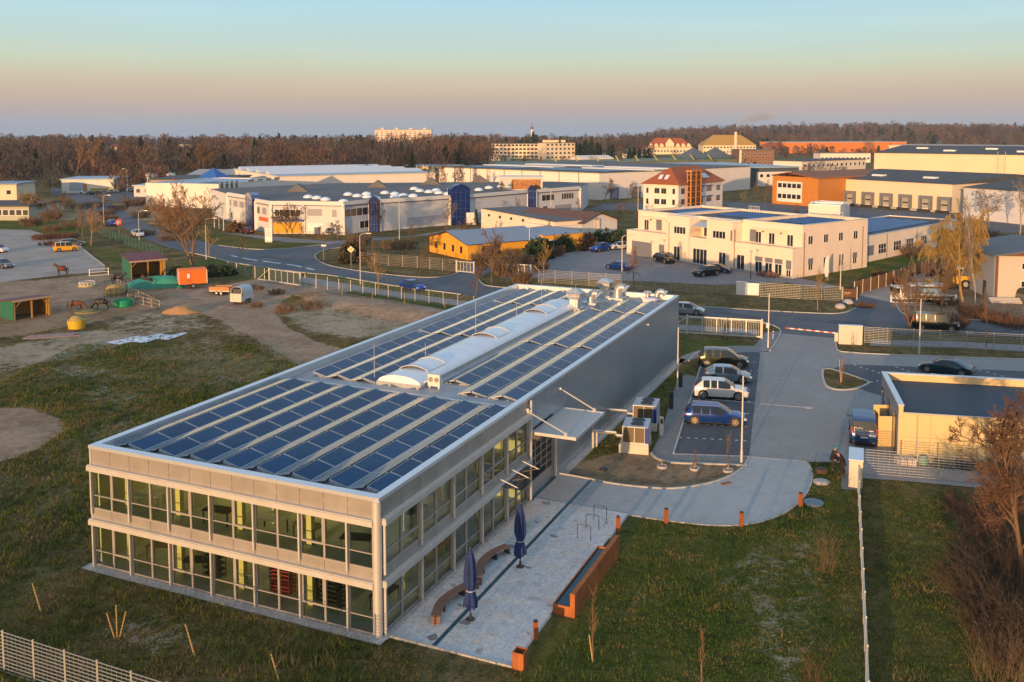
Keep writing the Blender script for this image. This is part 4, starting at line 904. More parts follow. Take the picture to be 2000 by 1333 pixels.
# ------------------------------------------------------------------ trailers
def wheels_(root,xs,y,r,w_=.18):
    for x in xs:
        for s in (-1,1):
            b=MB(); b.cyl((x,s*y,r),(x,s*(y+w_),r),r,r,16); t=b.build('wheel',TYRE,root,smooth=40); b=MB(); b.cyl((x,s*(y+w_),r),(x,s*(y+w_+.01),r),r*.55,r*.55,12); b.build('rim',RIM,t)
ht=thing('horse_trailer','white horse trailer with rounded grey roof standing on the sandy track','horse trailer',(*G(473,592),0),0); ht.rotation_euler=(0,0,hd((455,597),(495,583)))
b=MB(); b.box(-1.6,-.85,.45,1.5,.85,1.35); b.build('body',paint('trailer_white',(.6,.6,.58),0),ht)
b=MB(); prof=[(-.85,1.35),(-.85,1.9),(-.72,2.2),(-.4,2.38),(0,2.42),(.4,2.38),(.72,2.2),(.85,1.9),(.85,1.35)]; n=len(prof)
b.add([(-1.2,y,z) for y,z in prof]+[(1.3,y*1,z) for y,z in prof]+[(1.65,y*.9,z-.25 if z>1.4 else z) for y,z in prof],[(i,i+1,i+1+n,i+n) for i in range(n-1)]+[(i+n,i+1+n,i+1+2*n,i+2*n) for i in range(n-1)]+[tuple(range(2*n,3*n))])
b.build('roof_cover',mat('trailer_top',(.50,.55,.60),.5,var=.04),ht,smooth=40)
b=MB(); b.tube([(-1.58,-.82,1.35),(-1.4,-.82,2.1),(-1.3,-.4,2.4),(-1.3,.4,2.4),(-1.4,.82,2.1),(-1.58,.82,1.35)],.04,6); b.build('rear_frame',LIGHTM,ht)
b=MB(); b.box(-1.66,-.82,.42,-1.605,.82,1.55); 
for k in range(7): b.box(-1.69,-.8+k*.26,.5,-1.665,-.72+k*.26,1.5)
b.build('ramp_door',mat('trailer_door',(.62,.56,.48),.6,var=.08),ht)
b=MB(); b.box(-1.15,-.8,1.36,-1.1,.8,2.1); b.build('interior',DARKM,ht)
wheels_(ht,(-.35,.4),.86,.32); b=MB(); b.tube([(1.5,-.5,.5),(2.7,0,.5),(1.5,.5,.5)],.05); b.cyl((2.6,0,.0),(2.6,0,.55),.04); b.build('drawbar',STEEL,ht)
wt2=thing('wooden_trailer','low flat trailer with orange wooden side boards beside the horse trailer','trailer',(*G(433,575),0),0); wt2.rotation_euler=(0,0,hd((418,574),(450,575)))
OW=mat('orange_boards',(.50,.22,.06),.7,var=.2,scale=5,stretch=(1,1,6))
for a in ((-1.5,-.8,1.5,-.76),(-1.5,.76,1.5,.8),(-1.54,-.8,-1.5,.8),(1.5,-.8,1.54,.8)): b=MB(); b.box(a[0],a[1],.62,a[2],a[3],1.15); b.build('side_board',OW,wt2)
b=MB(); b.box(-1.5,-.75,.5,1.5,.75,.6); b.box(-1.5,-.75,.6,.4,.7,.95); b.build('bed',WPL,wt2); wheels_(wt2,(-.35,.35),.72,.28); b=MB(); b.tube([(1.5,-.3,.5),(2.4,0,.5),(1.5,.3,.5)],.04); b.build('drawbar',DARKM,wt2)
ot=thing('site_trailer','bright orange box site trailer with a small door window in the paddock','site trailer',(*G(376,562),0),0); ot.rotation_euler=(0,0,hd((354,562),(398,559)))
ORG=mat('orange_box',(.72,.17,.015),.5,var=.08,scale=1)
b=MB(); b.box(-2.0,-1.1,.7,2.0,1.1,2.75); b.add([(-2.02,-1.12,2.75),(2.02,-1.12,2.75),(2.02,1.12,2.75),(-2.02,1.12,2.75),(-1.9,-.5,3.0),(1.9,-.5,3.0),(1.9,.5,3.0),(-1.9,.5,3.0)],[(4,5,6,7),(0,1,5,4),(1,2,6,5),(2,3,7,6),(3,0,4,7)]); b.build('box_body',ORG,ot)
b=MB(); b.box(-1.0,-1.13,.9,-.3,-1.101,2.5); d_=b.build('door',mat('orange_door',(.6,.14,.02),.5,var=.05),ot); b=MB(); b.box(-.85,-1.15,1.6,-.45,-1.131,2.3); b.build('window',WPL,d_)
b=MB(); 
for x,y in ((-1.98,-1.12),(1.98,-1.12),(-1.98,1.12),(1.98,1.12)): b.box(x-.05,y-.03,.7,x+.05,y+.03,2.75)
b.build('corner_trim',WPL,ot); wheels_(ot,(0,),1.0,.4); b=MB(); b.tube([(2,-.4,.7),(3.2,0,.6),(2,.4,.7)],.06); b.cyl((3.0,0,0),(3.0,0,.6),.05); b.build('drawbar',DARKM,ot)
# ------------------------------------------------------------------ yard equipment, fences, lamps
CREAM=mat('cream_paint',(.60,.56,.46),.6,var=.07,scale=1.5)
FENCEM=mat('fence_zinc',(.38,.38,.37),.45,.5,var=.06)
GREENM=mat('green_fence_paint',(.02,.10,.06),.6,var=.1)
def poly_segments(P,sp):
    out=[P[0]]
    for a,b_ in zip(P[:-1],P[1:]):
        d=math.hypot(b_[0]-a[0],b_[1]-a[1]); n=max(1,round(d/sp))
        for i in range(1,n+1): out.append(lerp(a,b_,i/n))
    return out
def fence(label,P,h=1.8,sp=2.5,wires=9,m=None,wd=.02,vert=.4,group=None,name='mesh_fence',postw=.05,rail=True,infill=None,ph=None,cat='fence'):
    m=m or FENCEM; Q=poly_segments(P,sp); r=thing(name,label,cat,(*Q[0],0),0,group); o=Q[0]
    Q=[(x-o[0],y-o[1]) for x,y in Q]
    for i,(x,y) in enumerate(Q):
        b=MB(); b.box(x-postw/2,y-postw/2,0,x+postw/2,y+postw/2,(ph or h+.08)); b.build('post',m,r)
    for a,c in zip(Q[:-1],Q[1:]):
        dx,dy=c[0]-a[0],c[1]-a[1]; L_=math.hypot(dx,dy); an=math.atan2(dy,dx); b=MB(); cx,cy=(a[0]+c[0])/2,(a[1]+c[1])/2
        if infill: b.cbox(cx,cy,h/2+.05,L_-postw,.03,h-.1,rz=an); b.build('screen_panel',infill,r); continue
        for k in range(wires):
            z=.08+(h-.1)*k/(wires-1); b.cbox(cx,cy,z,L_,wd,wd*1.15,rz=an)
        nv=int(L_/vert)
        for k in range(1,nv): t=k/nv; b.cbox(a[0]+dx*t,a[1]+dy*t,h/2+.04,.01,.01,h-.08,rz=an)
        b.build('mesh_panel',m,r)
    return r
def along(P,d0,d1):
    """extend polyline P (world) beyond its ends"""
    a,b_=P[0],P[1]; l=math.hypot(a[0]-b_[0],a[1]-b_[1]); s=(a[0]+(a[0]-b_[0])/l*d0,a[1]+(a[1]-b_[1])/l*d0)
    c,d=P[-1],P[-2]; l=math.hypot(c[0]-d[0],c[1]-d[1]); e=(c[0]+(c[0]-d[0])/l*d1,c[1]+(c[1]-d[1])/l*d1); return [s]+list(P)+[e]
fl=[G(5,1232,1.95),G(325,1333,1.95)]
fence('pale mesh fence crossing the bottom left corner of the picture',along(fl,8,10),1.9,2.0,12,wd=.028,vert=.25,postw=.07)
fence('mesh fence seen edge-on running from the cream gate cabinet towards the camera',[(22.55,58.9),(15.14,37.94),(10.5,25)],1.6,2.5,9,m=CREAM,wd=.035,vert=.2,postw=.07)
fence('silver mesh fence in front of the yellow lit annex wall',[G(1684,926),G(1757,932),G(1832,938),G(1913,946),G(2080,960)],1.75,2.5,10,wd=.03,vert=.3,postw=.06)
fence('silver mesh fence between the road and the paved lane on the right',[G(1688,670),G(1733,673),G(1887,680),G(1994,686),G(2350,706)],1.8,2.6,10,wd=.028,vert=.4,postw=.075)
fence('long silver mesh fence along the road behind the solar hall, left of its roof',[G(596,560),G(685,573),G(784,587),G(894,602),G(990,616)],1.85,2.45,8,wd=.016,vert=.5,postw=.07)
fence('mesh fence left of the sliding gate by the horse paddock',[G(445,533),G(517,548)],1.85,2.9,8,wd=.022,vert=.4,postw=.08)
fence('brownish mesh fence along the verge in front of the yellow house',[G(704,515),G(815,524),G(890,531)],2.0,3.0,8,wd=.03,vert=.3,postw=.1,m=mat('weathered_fence',(.34,.28,.23),.6,.2,var=.1))
fence('tall mesh fence along the verge in front of the peach building',[G(1052,552),G(1150,559),G(1250,565),G(1342,571),G(1432,576)],2.0,2.55,9,wd=.025,vert=.35,postw=.08)
fence('mesh fence between the white cabinets and the brown sign board by the side lane',[G(1484,580),G(1566,585),G(1643,588)],2.0,2.6,9,wd=.03,vert=.35,postw=.08)
fence('dark green mesh fence beside the left car park lawn',[G(203,463),G(252,481),G(318,506)],1.9,2.6,9,wd=.04,vert=.25,m=GREENM,postw=.08)
fence('brown screened fence along the lane beside the peach building',[G(1668,578),G(1730,560),G(1786,540),G(1850,520)],2.0,3.0,infill=mat('brown_screen',(.20,.10,.04),.8,var=.2,scale=2),m=CREAM,postw=.1)
fence('low white railing in front of the neighbouring yard with the parked truck',[G(1740,591),G(1866,595)],1.25,8.0,3,wd=.08,m=WPL,postw=.2,vert=2)
fence('wooden rail fence around the sandy track in the paddock',[G(230,560),G(262,580),G(312,604),G(250,590)],1.1,2.2,3,wd=.05,vert=5,m=mat('old_wood',(.30,.24,.18),.85,var=.2),postw=.12,name='paddock_fence')
fence('white rail fence behind the red blanketed horse',[G(175,540),G(212,537)],1.1,2.4,3,wd=.07,vert=5,m=WPL,postw=.1,name='paddock_fence')
def bargate(label,p,q,h,n,diag=None,name='sliding_gate',sign=None):
    L_=math.hypot(q[0]-p[0],q[1]-p[1]); an=math.atan2(q[1]-p[1],q[0]-p[0]); r=thing(name,label,'gate',(*p,0),an)
    b=MB(); b.box(0,-.06,.12,L_,.06,.28); b.box(0,-.05,h-.12,L_,.05,h); 
    for k in range(6): x=L_*k/5; b.box(max(0,x-.05),-.045,.28,min(L_,x+.05),.045,h-.12)
    b.build('gate_frame',LIGHTM,r); b=MB()
    for k in range(n): x=L_*(k+.5)/n; b.box(x-.015,-.02,.28,x+.015,.02,h-.12)
    b.build('bars',FENCEM,r)
    if diag: b=MB(); b.cyl((diag[0],0,.2),(diag[1],0,h-.1),.05); b.box(min(diag[0],0),-.05,.12,max(diag[0],0) if diag[0]<0 else diag[0],.05,.25) if diag[0]<0 else b.box(L_,-.05,.12,diag[0],.05,.25); b.build('tail_brace',LIGHTM,r)
    for x in (-.1,L_+.1): b=MB(); b.box(x-.09,-.09,0,x+.09,.09,h+.12); b.build('gate_post',CREAM,r)
    return r
bargate('pale sliding gate with vertical bars beside the bronze people carrier',G(1343,653),G(1486,662),2.15,44,diag=(-2.6,-.1))
bargate('pale sliding gate at the top of the sandy track by the horse trailer',G(527,551),G(586,560),2.1,30,diag=(-2.9,-.15))
sg=bargate('silver sliding gate with a white sign board at the entrance of the peach building yard',G(977,538),G(1036,541),1.95,22,diag=(7.2+.0,5.8))
b=MB(); b.box(.05,-.1,1.0,2.5,-.062,1.9); sp_=b.build('sign_board',WPL,sg)
b=MB(); b.box(.25,-.105,1.35,1.1,-.101,1.6); b.build('lettering',mat('orange_mark',(.6,.2,.05),.6,var=0),sp_); b=MB(); b.box(1.3,-.105,1.3,2.2,-.101,1.42); b.box(1.3,-.105,1.5,2.0,-.101,1.62); b.build('lettering',mat('blue_mark',(.05,.2,.5),.6,var=0),sp_)
bargate('narrow mesh gate at the right end of the brownish verge fence',G(893,532),G(925,535),1.9,14,name='yard_gate')
# barrier and cabinets
br=thing('barrier','red and white striped road barrier across the yard entrance','barrier',(*G(1634,668),0),0); br.rotation_euler=(0,0,hd((1634,668),(1540,658)))
b=MB(); b.box(-.2,-.2,0,.2,.2,1.05); b.build('post',CREAM,br); b=MB(); SL=5.6
RW=[mat('barrier_white',(.8,.78,.75),.4,var=0),mat('barrier_red',(.62,.10,.06),.4,var=0)]
for k in range(12): b.mi(k%2); b.box(.0+SL*k/12,-.05,.92,SL*(k+1)/12,.05,1.04)
b.build('arm',RW,br)
def cabinet(label,pl,pr,h,dp,m,name='metal_cabinet',doors=2,z=0,cat='cabinet'):
    L_=math.hypot(pr[0]-pl[0],pr[1]-pl[1]); an=math.atan2(pr[1]-pl[1],pr[0]-pl[0]); r=thing(name,label,cat,(*pl,z),an)
    b=MB(); b.box(0,0,.06,L_,dp,h-.06); b.build('casing',m,r); b=MB(); b.box(-.04,-.04,h-.059,L_+.04,dp+.04,h); b.build('lid',COPE,r)
    b=MB(); b.box(.05,.05,0,L_-.05,dp-.05,.06); b.build('base',CONC,r)
    for k in range(doors): b=MB(); b.box(L_*k/doors+.03,-.025,.12,L_*(k+1)/doors-.03,-.001,h-.12); b.build('door',m,r)
    return r
cabinet('large cream sheet metal box beside the red and white barrier',G(1638,673),G(1684,675),2.15,.55,CREAM)
cabinet('tall cream gate cabinet with pale blue top beside the two people',G(1657,953),(G(1657,953)[0]+.80,G(1657,953)[1]-.30),1.95,2.5,CREAM,doors=1)
cabinet('left white electrical cabinet in the verge fence opposite the parking bays',G(1437,576),G(1457,578),1.9,.5,WPL,name='electrical_cabinet',doors=1)
cabinet('right white electrical cabinet in the verge fence opposite the parking bays',G(1459,577),G(1482,578),1.7,.5,WPL,name='electrical_cabinet',doors=2)
v=thing('sign_board','dark brown sign board between posts at the corner of the side lane','sign',(*G(1646,587),0),0)
b=MB(); b.box(0,-.03,.4,1.9,.03,1.6); s_=b.build('panel',mat('brown_sign',(.12,.05,.02),.6,var=.1),v); b=MB(); b.box(.15,-.04,1.05,1.1,-.031,1.15); b.box(.15,-.04,.85,.9,-.031,.93); b.build('lettering',mat('tan_letters',(.5,.35,.2),.6,var=0),s_)
for x in (-.05,1.95): b=MB(); b.box(x-.05,-.05,0,x+.05,.05,1.9); b.build('post',CREAM,v)
for px,py,l in ((1656,594,'flat pale boulder on the verge below the brown sign board'),(1641,603,'round orange tinted boulder on the verge near the lane mouth')):
    bo=MB(); rr=random.Random(px); vs=[]; 
    b=MB(); prof=[(.55,0),(.75,.15),(.7,.4),(.4,.62),(0,.68)]; b.lathe([(r*rr.uniform(.85,1.1),z) for r,z in prof],0,0,9); tag(b.build('boulder',CONC,None,loc=(*G(px,py),0),smooth=60),l,'boulder')
v=thing('marker_post','short white marker post on the kerb corner by the tall flag pole','post',(*G(1510,663),0)); b=MB(); b.cyl((0,0,0),(0,0,.95),.07,.07,10); b.build('post',WPL,v); b=MB(); b.cyl((0,0,.6),(0,0,.8),.075,.075,10); b.build('band',mat('red_band',(.5,.05,.04),.5,var=0),v)
# heat pumps
def heatpump(fl,fr,zb,zt,depth,label,blk):
    L_=math.hypot(fr[0]-fl[0],fr[1]-fl[1]); an=math.atan2(fr[1]-fl[1],fr[0]-fl[0])+R_(-1); r=thing('heat_pump',label,'heat pump',(*fl,0),an,'heat pump units beside the grey hall')
    b=MB(); b.box(0,0,zb+.1,L_,depth,zt); b.build('casing',mat('unit_casing',(.50,.53,.57),.4,.3,var=.04),r)
    for x0,x1 in ((.06,L_/2-.09),(L_/2-.03,L_-.28)):
        b=MB(); n=14; b.box(x0,-.015,zb+.16,x1,-.002,zt-.07); g_=b.build('coil_grille',mat('coil_fins',(.13,.10,.06),.6,.3,var=.1),r)
        b=MB(); 
        for k in range(n): z=zb+.2+(zt-zb-.3)*k/n; b.box(x0,-.03,z,x1,-.016,z+.02)
        b.build('louvre',mat('coil_louvre',(.20,.15,.08),.6,.3,var=0),g_)
    b=MB(); b.box(L_-.24,-.02,zb+.14,L_+.01,.2,zt-.03); b.build('corner_panel',mat('blue_panel',(.01,.03,.25),.4,var=0),r)
    for yy in (depth*.3,depth*.72):
        b=MB(); b.cyl((L_*.55,yy,zt),(L_*.55,yy,zt+.05),.5,.5,24); rg_=b.build('fan_shroud',mat('shroud',(.10,.13,.15),.5,.3,var=0),r)
        b=MB(); b.cyl((L_*.55,yy,zt+.052),(L_*.55,yy,zt+.06),.44,.44,24); 
        b.build('fan_grille',BLK,rg_)
    b=MB(); b.box(-.02,-.03,zb,L_+.02,depth+.02,zb+.095); b.build('skid',LIGHTM,r)
    b=MB(); b.box(-.22,-.12,0,L_+.05,.28,zb-.003); b.box(-.22,depth-.5,0,L_+.05,depth-.1,zb-.003); b.box(-.2,.28,0,0,depth-.5,zb-.01); b.build('plinth',CREAM,r)
    b=MB()
    for (y,z) in ((.35,1.35),(.75,1.15)):
        b.tube([(0,y,z-.2),(-.5,y,z-.2),(-.5,y,z),(-2.2,y,z)],.09,8)
    b.build('insulated_pipe',STEEL,r)
    for x,y in ((-2.2,.35),(-2.0,.8)): b=MB(); b.box(x-.07,y-.07,0,x+.07,y+.07,1.62 if y<.5 else 1.3); b.build('pipe_post',FENCEM,r)
    return r
heatpump(G(1215.5,832.5,1.98),G(1266,836,1.98),.66,1.98,2.3,'nearer heat pump unit with orange lit grille on a concrete plinth',1)
heatpump(G(1236,791,1.98),G(1282,794.5,1.98),.5,1.98,2.3,'farther heat pump unit with shaded grille, behind the nearer one',1)
# charging posts
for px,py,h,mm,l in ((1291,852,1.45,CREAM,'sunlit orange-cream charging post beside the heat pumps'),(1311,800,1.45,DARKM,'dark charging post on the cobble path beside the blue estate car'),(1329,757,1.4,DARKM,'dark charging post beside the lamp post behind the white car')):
    v=thing('charging_post',l,'charging post',(*G(px,py),.05),.3,'charging posts on the cobble path'); b=MB(); b.box(-.15,-.1,0,.15,.1,h); b.build('housing',mm,v); b=MB(); b.box(-.09,-.115,h-.5,.09,-.101,h-.12); b.build('display',BLK,v)
# lamps and poles
def lamp(px,py,h,label,arm=0,head=True,m=None,name='street_lamp',group=None,r0=.075,az=0):
    v=thing(name,label,'lamp post',(*G(px,py),0),az,group); b=MB(); b.cyl((0,0,0),(0,0,.9),r0*1.35,r0*1.35,10); hh=h-(abs(arm)*.5 if arm else 0); b.cyl((0,0,.9),(0,0,hh),r0,r0*.65,10)
    if arm:
        pts=[(arm*(1-math.cos(t)),0,hh+abs(arm)*.5*math.sin(t)) for t in [math.pi/2*i/6 for i in range(7)]]; b.tube(pts,r0*.6,8)
    b.build('pole',m or LIGHTM,v)
    if head:
        b=MB(); s=1 if arm>=0 else -1
        if arm: b.cbox(arm+s*.35,0,h-.02,.75,.25,.12)
        else: b.lathe([(.05,h),(.28,h+.06),(.3,h+.14),(.1,h+.2),(0,h+.21)],0,0,12)
        b.build('lamp_head',LIGHTM,v)
    return v
lamp(1448,905,6.3,'slim lamp pole at the near end of the bays, in front of the blue car',0,False)
lamp(1323,763,5.8,'slim lamp pole at the far corner of the grey hall wall by the cobble path',0,False)
v=lamp(1500,680,6.0,'slim pole with a small white control box beside the sliding gate',0,False); b=MB(); b.box(-.25,-.12,2.2,.05,.12,2.75); b.build('control_box',WPL,v)
lamp(1795,692,5.9,'slim lamp pole on the verge inside the right mesh fence',0,False)
lamp(1641,566,5.6,'slim lamp pole at the corner of the peach building yard',0,False)
SLG='curved street lamps along the road'
lamp(704,556,7.9,'tall curved street lamp beside the road fence, right of the priority sign',1.0,group=SLG)
lamp(403,507,7.6,'curved street lamp left of the big bare tree by the road',1.4,group=SLG)
lamp(272,472,6.6,'curved street lamp in front of the white car on the left road',1.3,group=SLG)
lamp(203,440,7.5,'curved street lamp far up the left road before the small white hall',1.2,group=SLG)
lamp(1214,590,9.3,'curved street lamp rising behind the rear edge of the solar roof',1.0,group=SLG)
lamp(1076,431,8.5,'curved street lamp at the right end of the long white warehouse',-1.2,group=SLG)
lamp(780,468,8.4,'straight lamp pole in front of the long white warehouse wall',0,group=None)
lamp(1034,510,7.6,'straight lamp post with a flat head beside the yellow house hedge',0)
lamp(1246,415,7.5,'straight lamp pole left of the red roofed office block',0)
lamp(249,376,9,'curved lamp beyond the row of cars by the far white hall',-1.0,group=SLG)
for i,(px,py) in enumerate(((419,446),(428,447),(437,451))):
    v=thing('flag_pole',['left white flag pole of three at the blue and white factory','middle white flag pole of three at the factory','right white flag pole of three at the factory'][i],'flag pole',(*G(px,py),0),0,'flag poles at the factory'); b=MB(); b.cyl((0,0,0),(0,0,6.4),.11,.07,8); b.build('pole',WPL,v)
lamp(1272,520,4.2,'short black lamp post beside the black car at the garage end',0,m=DARKM,r0=.06)
lamp(1466,545,4.3,'short black lamp post in front of the right hand shuttered windows',0,m=DARKM,r0=.06)
# signs
v=thing('priority_sign','yellow and white diamond priority road sign on the verge','road sign',(*G(686,525),0)); b=MB(); b.cyl((0,0,0),(0,0,3.2),.05,.05,8); b.build('post',FENCEM,v)
b=MB(); b.cbox(0,-.07,3.3,.85,.03,.85,ry=R_(45)); s_=b.build('plate',WPL,v); b=MB(); b.cbox(0,-.09,3.3,.6,.01,.6,ry=R_(45)); b.build('symbol',mat('sign_yellow',(.75,.45,.03),.5,var=0),s_)
v=thing('street_sign','small white street sign on a post at the junction island','road sign',(*G(632,512),0)); b=MB(); b.cyl((0,0,0),(0,0,3.0),.05,.05,8); b.build('post',FENCEM,v); b=MB(); b.box(-.4,-.03,2.8,.5,.03,3.1); b.build('plate',WPL,v)
v=thing('advertising_pillar','white rectangular information pillar on the lawn before the warehouse','sign',(*G(525,474),0)); b=MB(); b.box(-.75,-.15,.2,.75,.15,3.0); p_=b.build('panel',WPL,v); b=MB(); 
for z in (2.5,2.1,1.7,1.3): b.box(-.55,-.16,z,.5,-.151,z+.14)
b.build('lettering',mat('grey_letters',(.35,.35,.4),.6,var=0),p_); b=MB(); b.box(-.7,-.1,0,.7,.1,.2); b.build('base',CONC,v)
v=thing('no_entry_sign','round red and white traffic sign beside the blue car on the left road','road sign',(*G(233,462),0)); b=MB(); b.cyl((0,0,0),(0,0,3.3),.05,.05,8); b.build('post',FENCEM,v); b=MB(); b.cyl((0,-.08,3.2),(0,-.05,3.2),.75,.75,20); p_=b.build('plate',mat('sign_red',(.6,.05,.04),.5,var=0),v); b=MB(); b.cyl((0,-.09,3.2),(0,-.081,3.2),.38,.38,20); b.build('symbol',WPL,p_)
v=thing('feather_flag','tall white feather flag in front of the peach building gable','flag',(*G(1617,548),0)); b=MB(); b.cyl((0,0,0),(0,0,3.9),.035,.02,8); b.build('pole',LIGHTM,v); b=MB(); vs=[];n=10
for i in range(n+1):
    z=.5+3.4*i/n; w0=.62*math.sin(math.pi*min(1,.15+i/n*.8))**.6; vs+=[(0.02,0,z),(-w0,.05*math.sin(i),z)]
b.add(vs,[(2*i,2*i+2,2*i+3,2*i+1) for i in range(n)]); b.build('cloth',WPL,v)
# covers, drains, deck
def disc(px,py,r,m,label,name='manhole_cover',cat='manhole cover',h=.06,ring=True,z=.04):
    v=thing(name,label,cat,(*G(px,py),z)); b=MB(); b.lathe([(r,0),(r,h),(r*.92,h+.01),(0,h+.012)],0,0,24); b.build('cover',m,v)
    if ring: b=MB(); b.lathe([(r*1.28,0),(r*1.28,h*.7),(r*1.02,h*.7)],0,0,24); b.build('ring',CONC,v)
    return v
disc(1604,943,.42,CONC,'round pale concrete shaft cover on the lawn beside the wooden deck',z=0,h=.15); disc(1589,984,.62,mat('blue_grey_lid',(.10,.15,.2),.5,var=.1),'round blue-grey shaft cover on the lawn at the driveway bend',z=0,ring=False,h=.12)
disc(1579,797,.3,CONC,'round manhole cover in the middle of the paved yard',h=.03); disc(1179,917,.3,DARKM,'small dark shaft cover in the brown planting bed',z=0,ring=False)
disc(1605,925,.42,mat('wicker',(.08,.05,.03),.9,var=.3),'dark round basket on the grass near the two people',name='round_basket',cat='basket',h=.35,ring=False,z=0)
v=thing('drain_grate','rusty drain grate on the inner edge of the driveway bend','drain grate',(*G(1418,946),.05),.5); b=MB(); b.box(-.4,-.16,0,.4,.16,.02); b.build('grate',RUST,v)
sheet('boardwalk',[(1643,907),(1656,907),(1671,910),(1671,957),(1643,953)],.06,mat('deck_boards',(.22,.22,.21),.8,var=.2,scale=6,stretch=(8,1,1)))
b=MB(); b.cbox(*mid2((1270,772),(1600,790)),.06,.01,.01,.01); 
a1,a2=G(1395,782),G(1575,797); strip(b,[a1,a2],.16,.03,.056); tag(b.build('gutter_channel',CONC),kind='structure')
# annex on the right
ANF=mat('annex_render',(.66,.50,.25),.75,var=.07,scale=.8); ANS=mat('annex_shaded_side',(.22,.25,.28),.5,.3,var=.05)  # shade of the left wall put into its darker, bluer side colour
a0=G(1756,790,4.1); a1=G(1723,726,4.1); f0=G(1768,807,3.5); f1=G(1932,817,3.5); an=math.atan2(f1[1]-f0[1],f1[0]-f0[0]); dep=math.hypot(a1[0]-a0[0],a1[1]-a0[1])
ax_=thing('flat_roofed_annex','single storey annex with yellow lit front wall, dark flat roof and pale parapet','building',(a0[0],a0[1],0),an)
# local skew so that the side wall follows the surveyed corner
sk_=( (a1[0]-a0[0])*math.cos(-an)-(a1[1]-a0[1])*math.sin(-an), (a1[0]-a0[0])*math.sin(-an)+(a1[1]-a0[1])*math.cos(-an) )
LX=22; sx_,sy_=sk_
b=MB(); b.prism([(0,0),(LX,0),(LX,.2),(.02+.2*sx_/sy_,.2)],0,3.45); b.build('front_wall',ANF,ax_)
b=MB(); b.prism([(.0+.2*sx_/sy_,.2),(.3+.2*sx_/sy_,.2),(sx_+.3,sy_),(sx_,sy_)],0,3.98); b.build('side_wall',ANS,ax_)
b=MB(); b.prism([(0,-.01),(.3,-.01),(.3,.199),(0,.199)],3.45,3.98); b.build('wall_pier',ANF,ax_)
b=MB(); b.prism([(sx_+.3,sy_-.25),(LX,sy_-.25),(LX,sy_),(sx_+.3,sy_)],0,3.98); b.build('rear_wall',ANF,ax_)
b=MB(); b.prism([(.3,.2),(LX,.2),(LX,sy_-.25),(sx_+.32,sy_-.25)],3.2,3.5); b.build('roof',mat('dark_bitumen',(.040,.062,.085),.8,var=.14,scale=.35,stretch=(.25,2.0,1)),ax_)
b=MB(); b.prism([(-.06,-.06),(.34,-.06),(sx_+.34,sy_-.3),(sx_-.06,sy_-.3)],3.98,4.1); b.prism([(sx_-.06,sy_-.299),(LX,sy_-.299),(LX,sy_+.06),(sx_-.06,sy_+.06)],3.98,4.1); b.build('coping',COPE,ax_)
b=MB(); b.box(.31,-.08,3.45,LX,-.002,3.56); b.build('gutter',STEEL,ax_)
b=MB(); b.cyl((1.25,-.08,.2),(1.25,-.08,3.45),.05,.05,8); b.build('downpipe',STEEL,ax_)
b=MB()
for x in (2.15,4.1,6.1,8.1,10.1): b.box(x-.008,-.006,0,x+.008,-.001,3.44)
b.box(.4,-.006,1.75,12,-.0015,1.766); b.build('wall_joints',mat('joint',(.15,.12,.09),.9,var=0),ax_)
for t0,t1,nm in ((.30,.44,1),(.62,.76,1)):
    p=(sx_*t0,sy_*t0); b=MB(); b.cbox(p[0]-.52,p[1]+.0,1.2,1.0,.06,2.3,rz=.15); b.build('open_door',ANF,ax_)
for t in (.12,.5,.85): b=MB(); b.prism([(sx_*t-.05,sy_*t),(sx_*t-.002,sy_*t),(sx_*(t+.1)-.002,sy_*(t+.1)),(sx_*(t+.1)-.05,sy_*(t+.1))],.1,3.0); b.build('window',CGL,ax_)
# clutter at the annex wall
def atA(x,y): return (a0[0]+x*math.cos(an)-y*math.sin(an), a0[1]+x*math.sin(an)+y*math.cos(an))
rr=random.Random(5)
for i,(x,w2,h,c,l) in enumerate([(-.1,1.2,.55,(.5,.45,.42),'stack of pale sacks at the left end of the annex wall'),(2.4,1.3,.5,(.08,.1,.09),'dark covered bale beside the pale sacks at the annex wall'),(4.0,1.5,.6,(.05,.06,.06),'second dark covered bale along the annex wall'),(6.0,1.6,.55,(.12,.14,.1),'greenish bale under the bare tree at the annex wall')]):
    p=atA(x+.5,-.75); b=MB(); n=5
    for k in range(n): b.cbox((k-n/2+.5)*w2/n,rr.uniform(-.1,.1),h/2-rr.uniform(0,.08),w2/n*1.05,.7,h-rr.uniform(0,.15),rz=rr.uniform(-.2,.2))
    tag(b.build('covered_bale' if i else 'sack_stack',mat(f'bale_{"abcd"[i]}',c,.8,var=.3,scale=3),None,loc=(*p,.02),rz=an),l,'materials')
v=thing('round_barrel','small green and white ball shaped container between sacks and bale','container',(*atA(1.6,-.7),0)); b=MB(); b.lathe([(0,0),(.25,.06),(.36,.3),(.3,.55),(.1,.68),(0,.7)],0,0,14); b.build('shell',mat('green_shell',(.2,.4,.3),.5,var=.2),v,smooth=60)
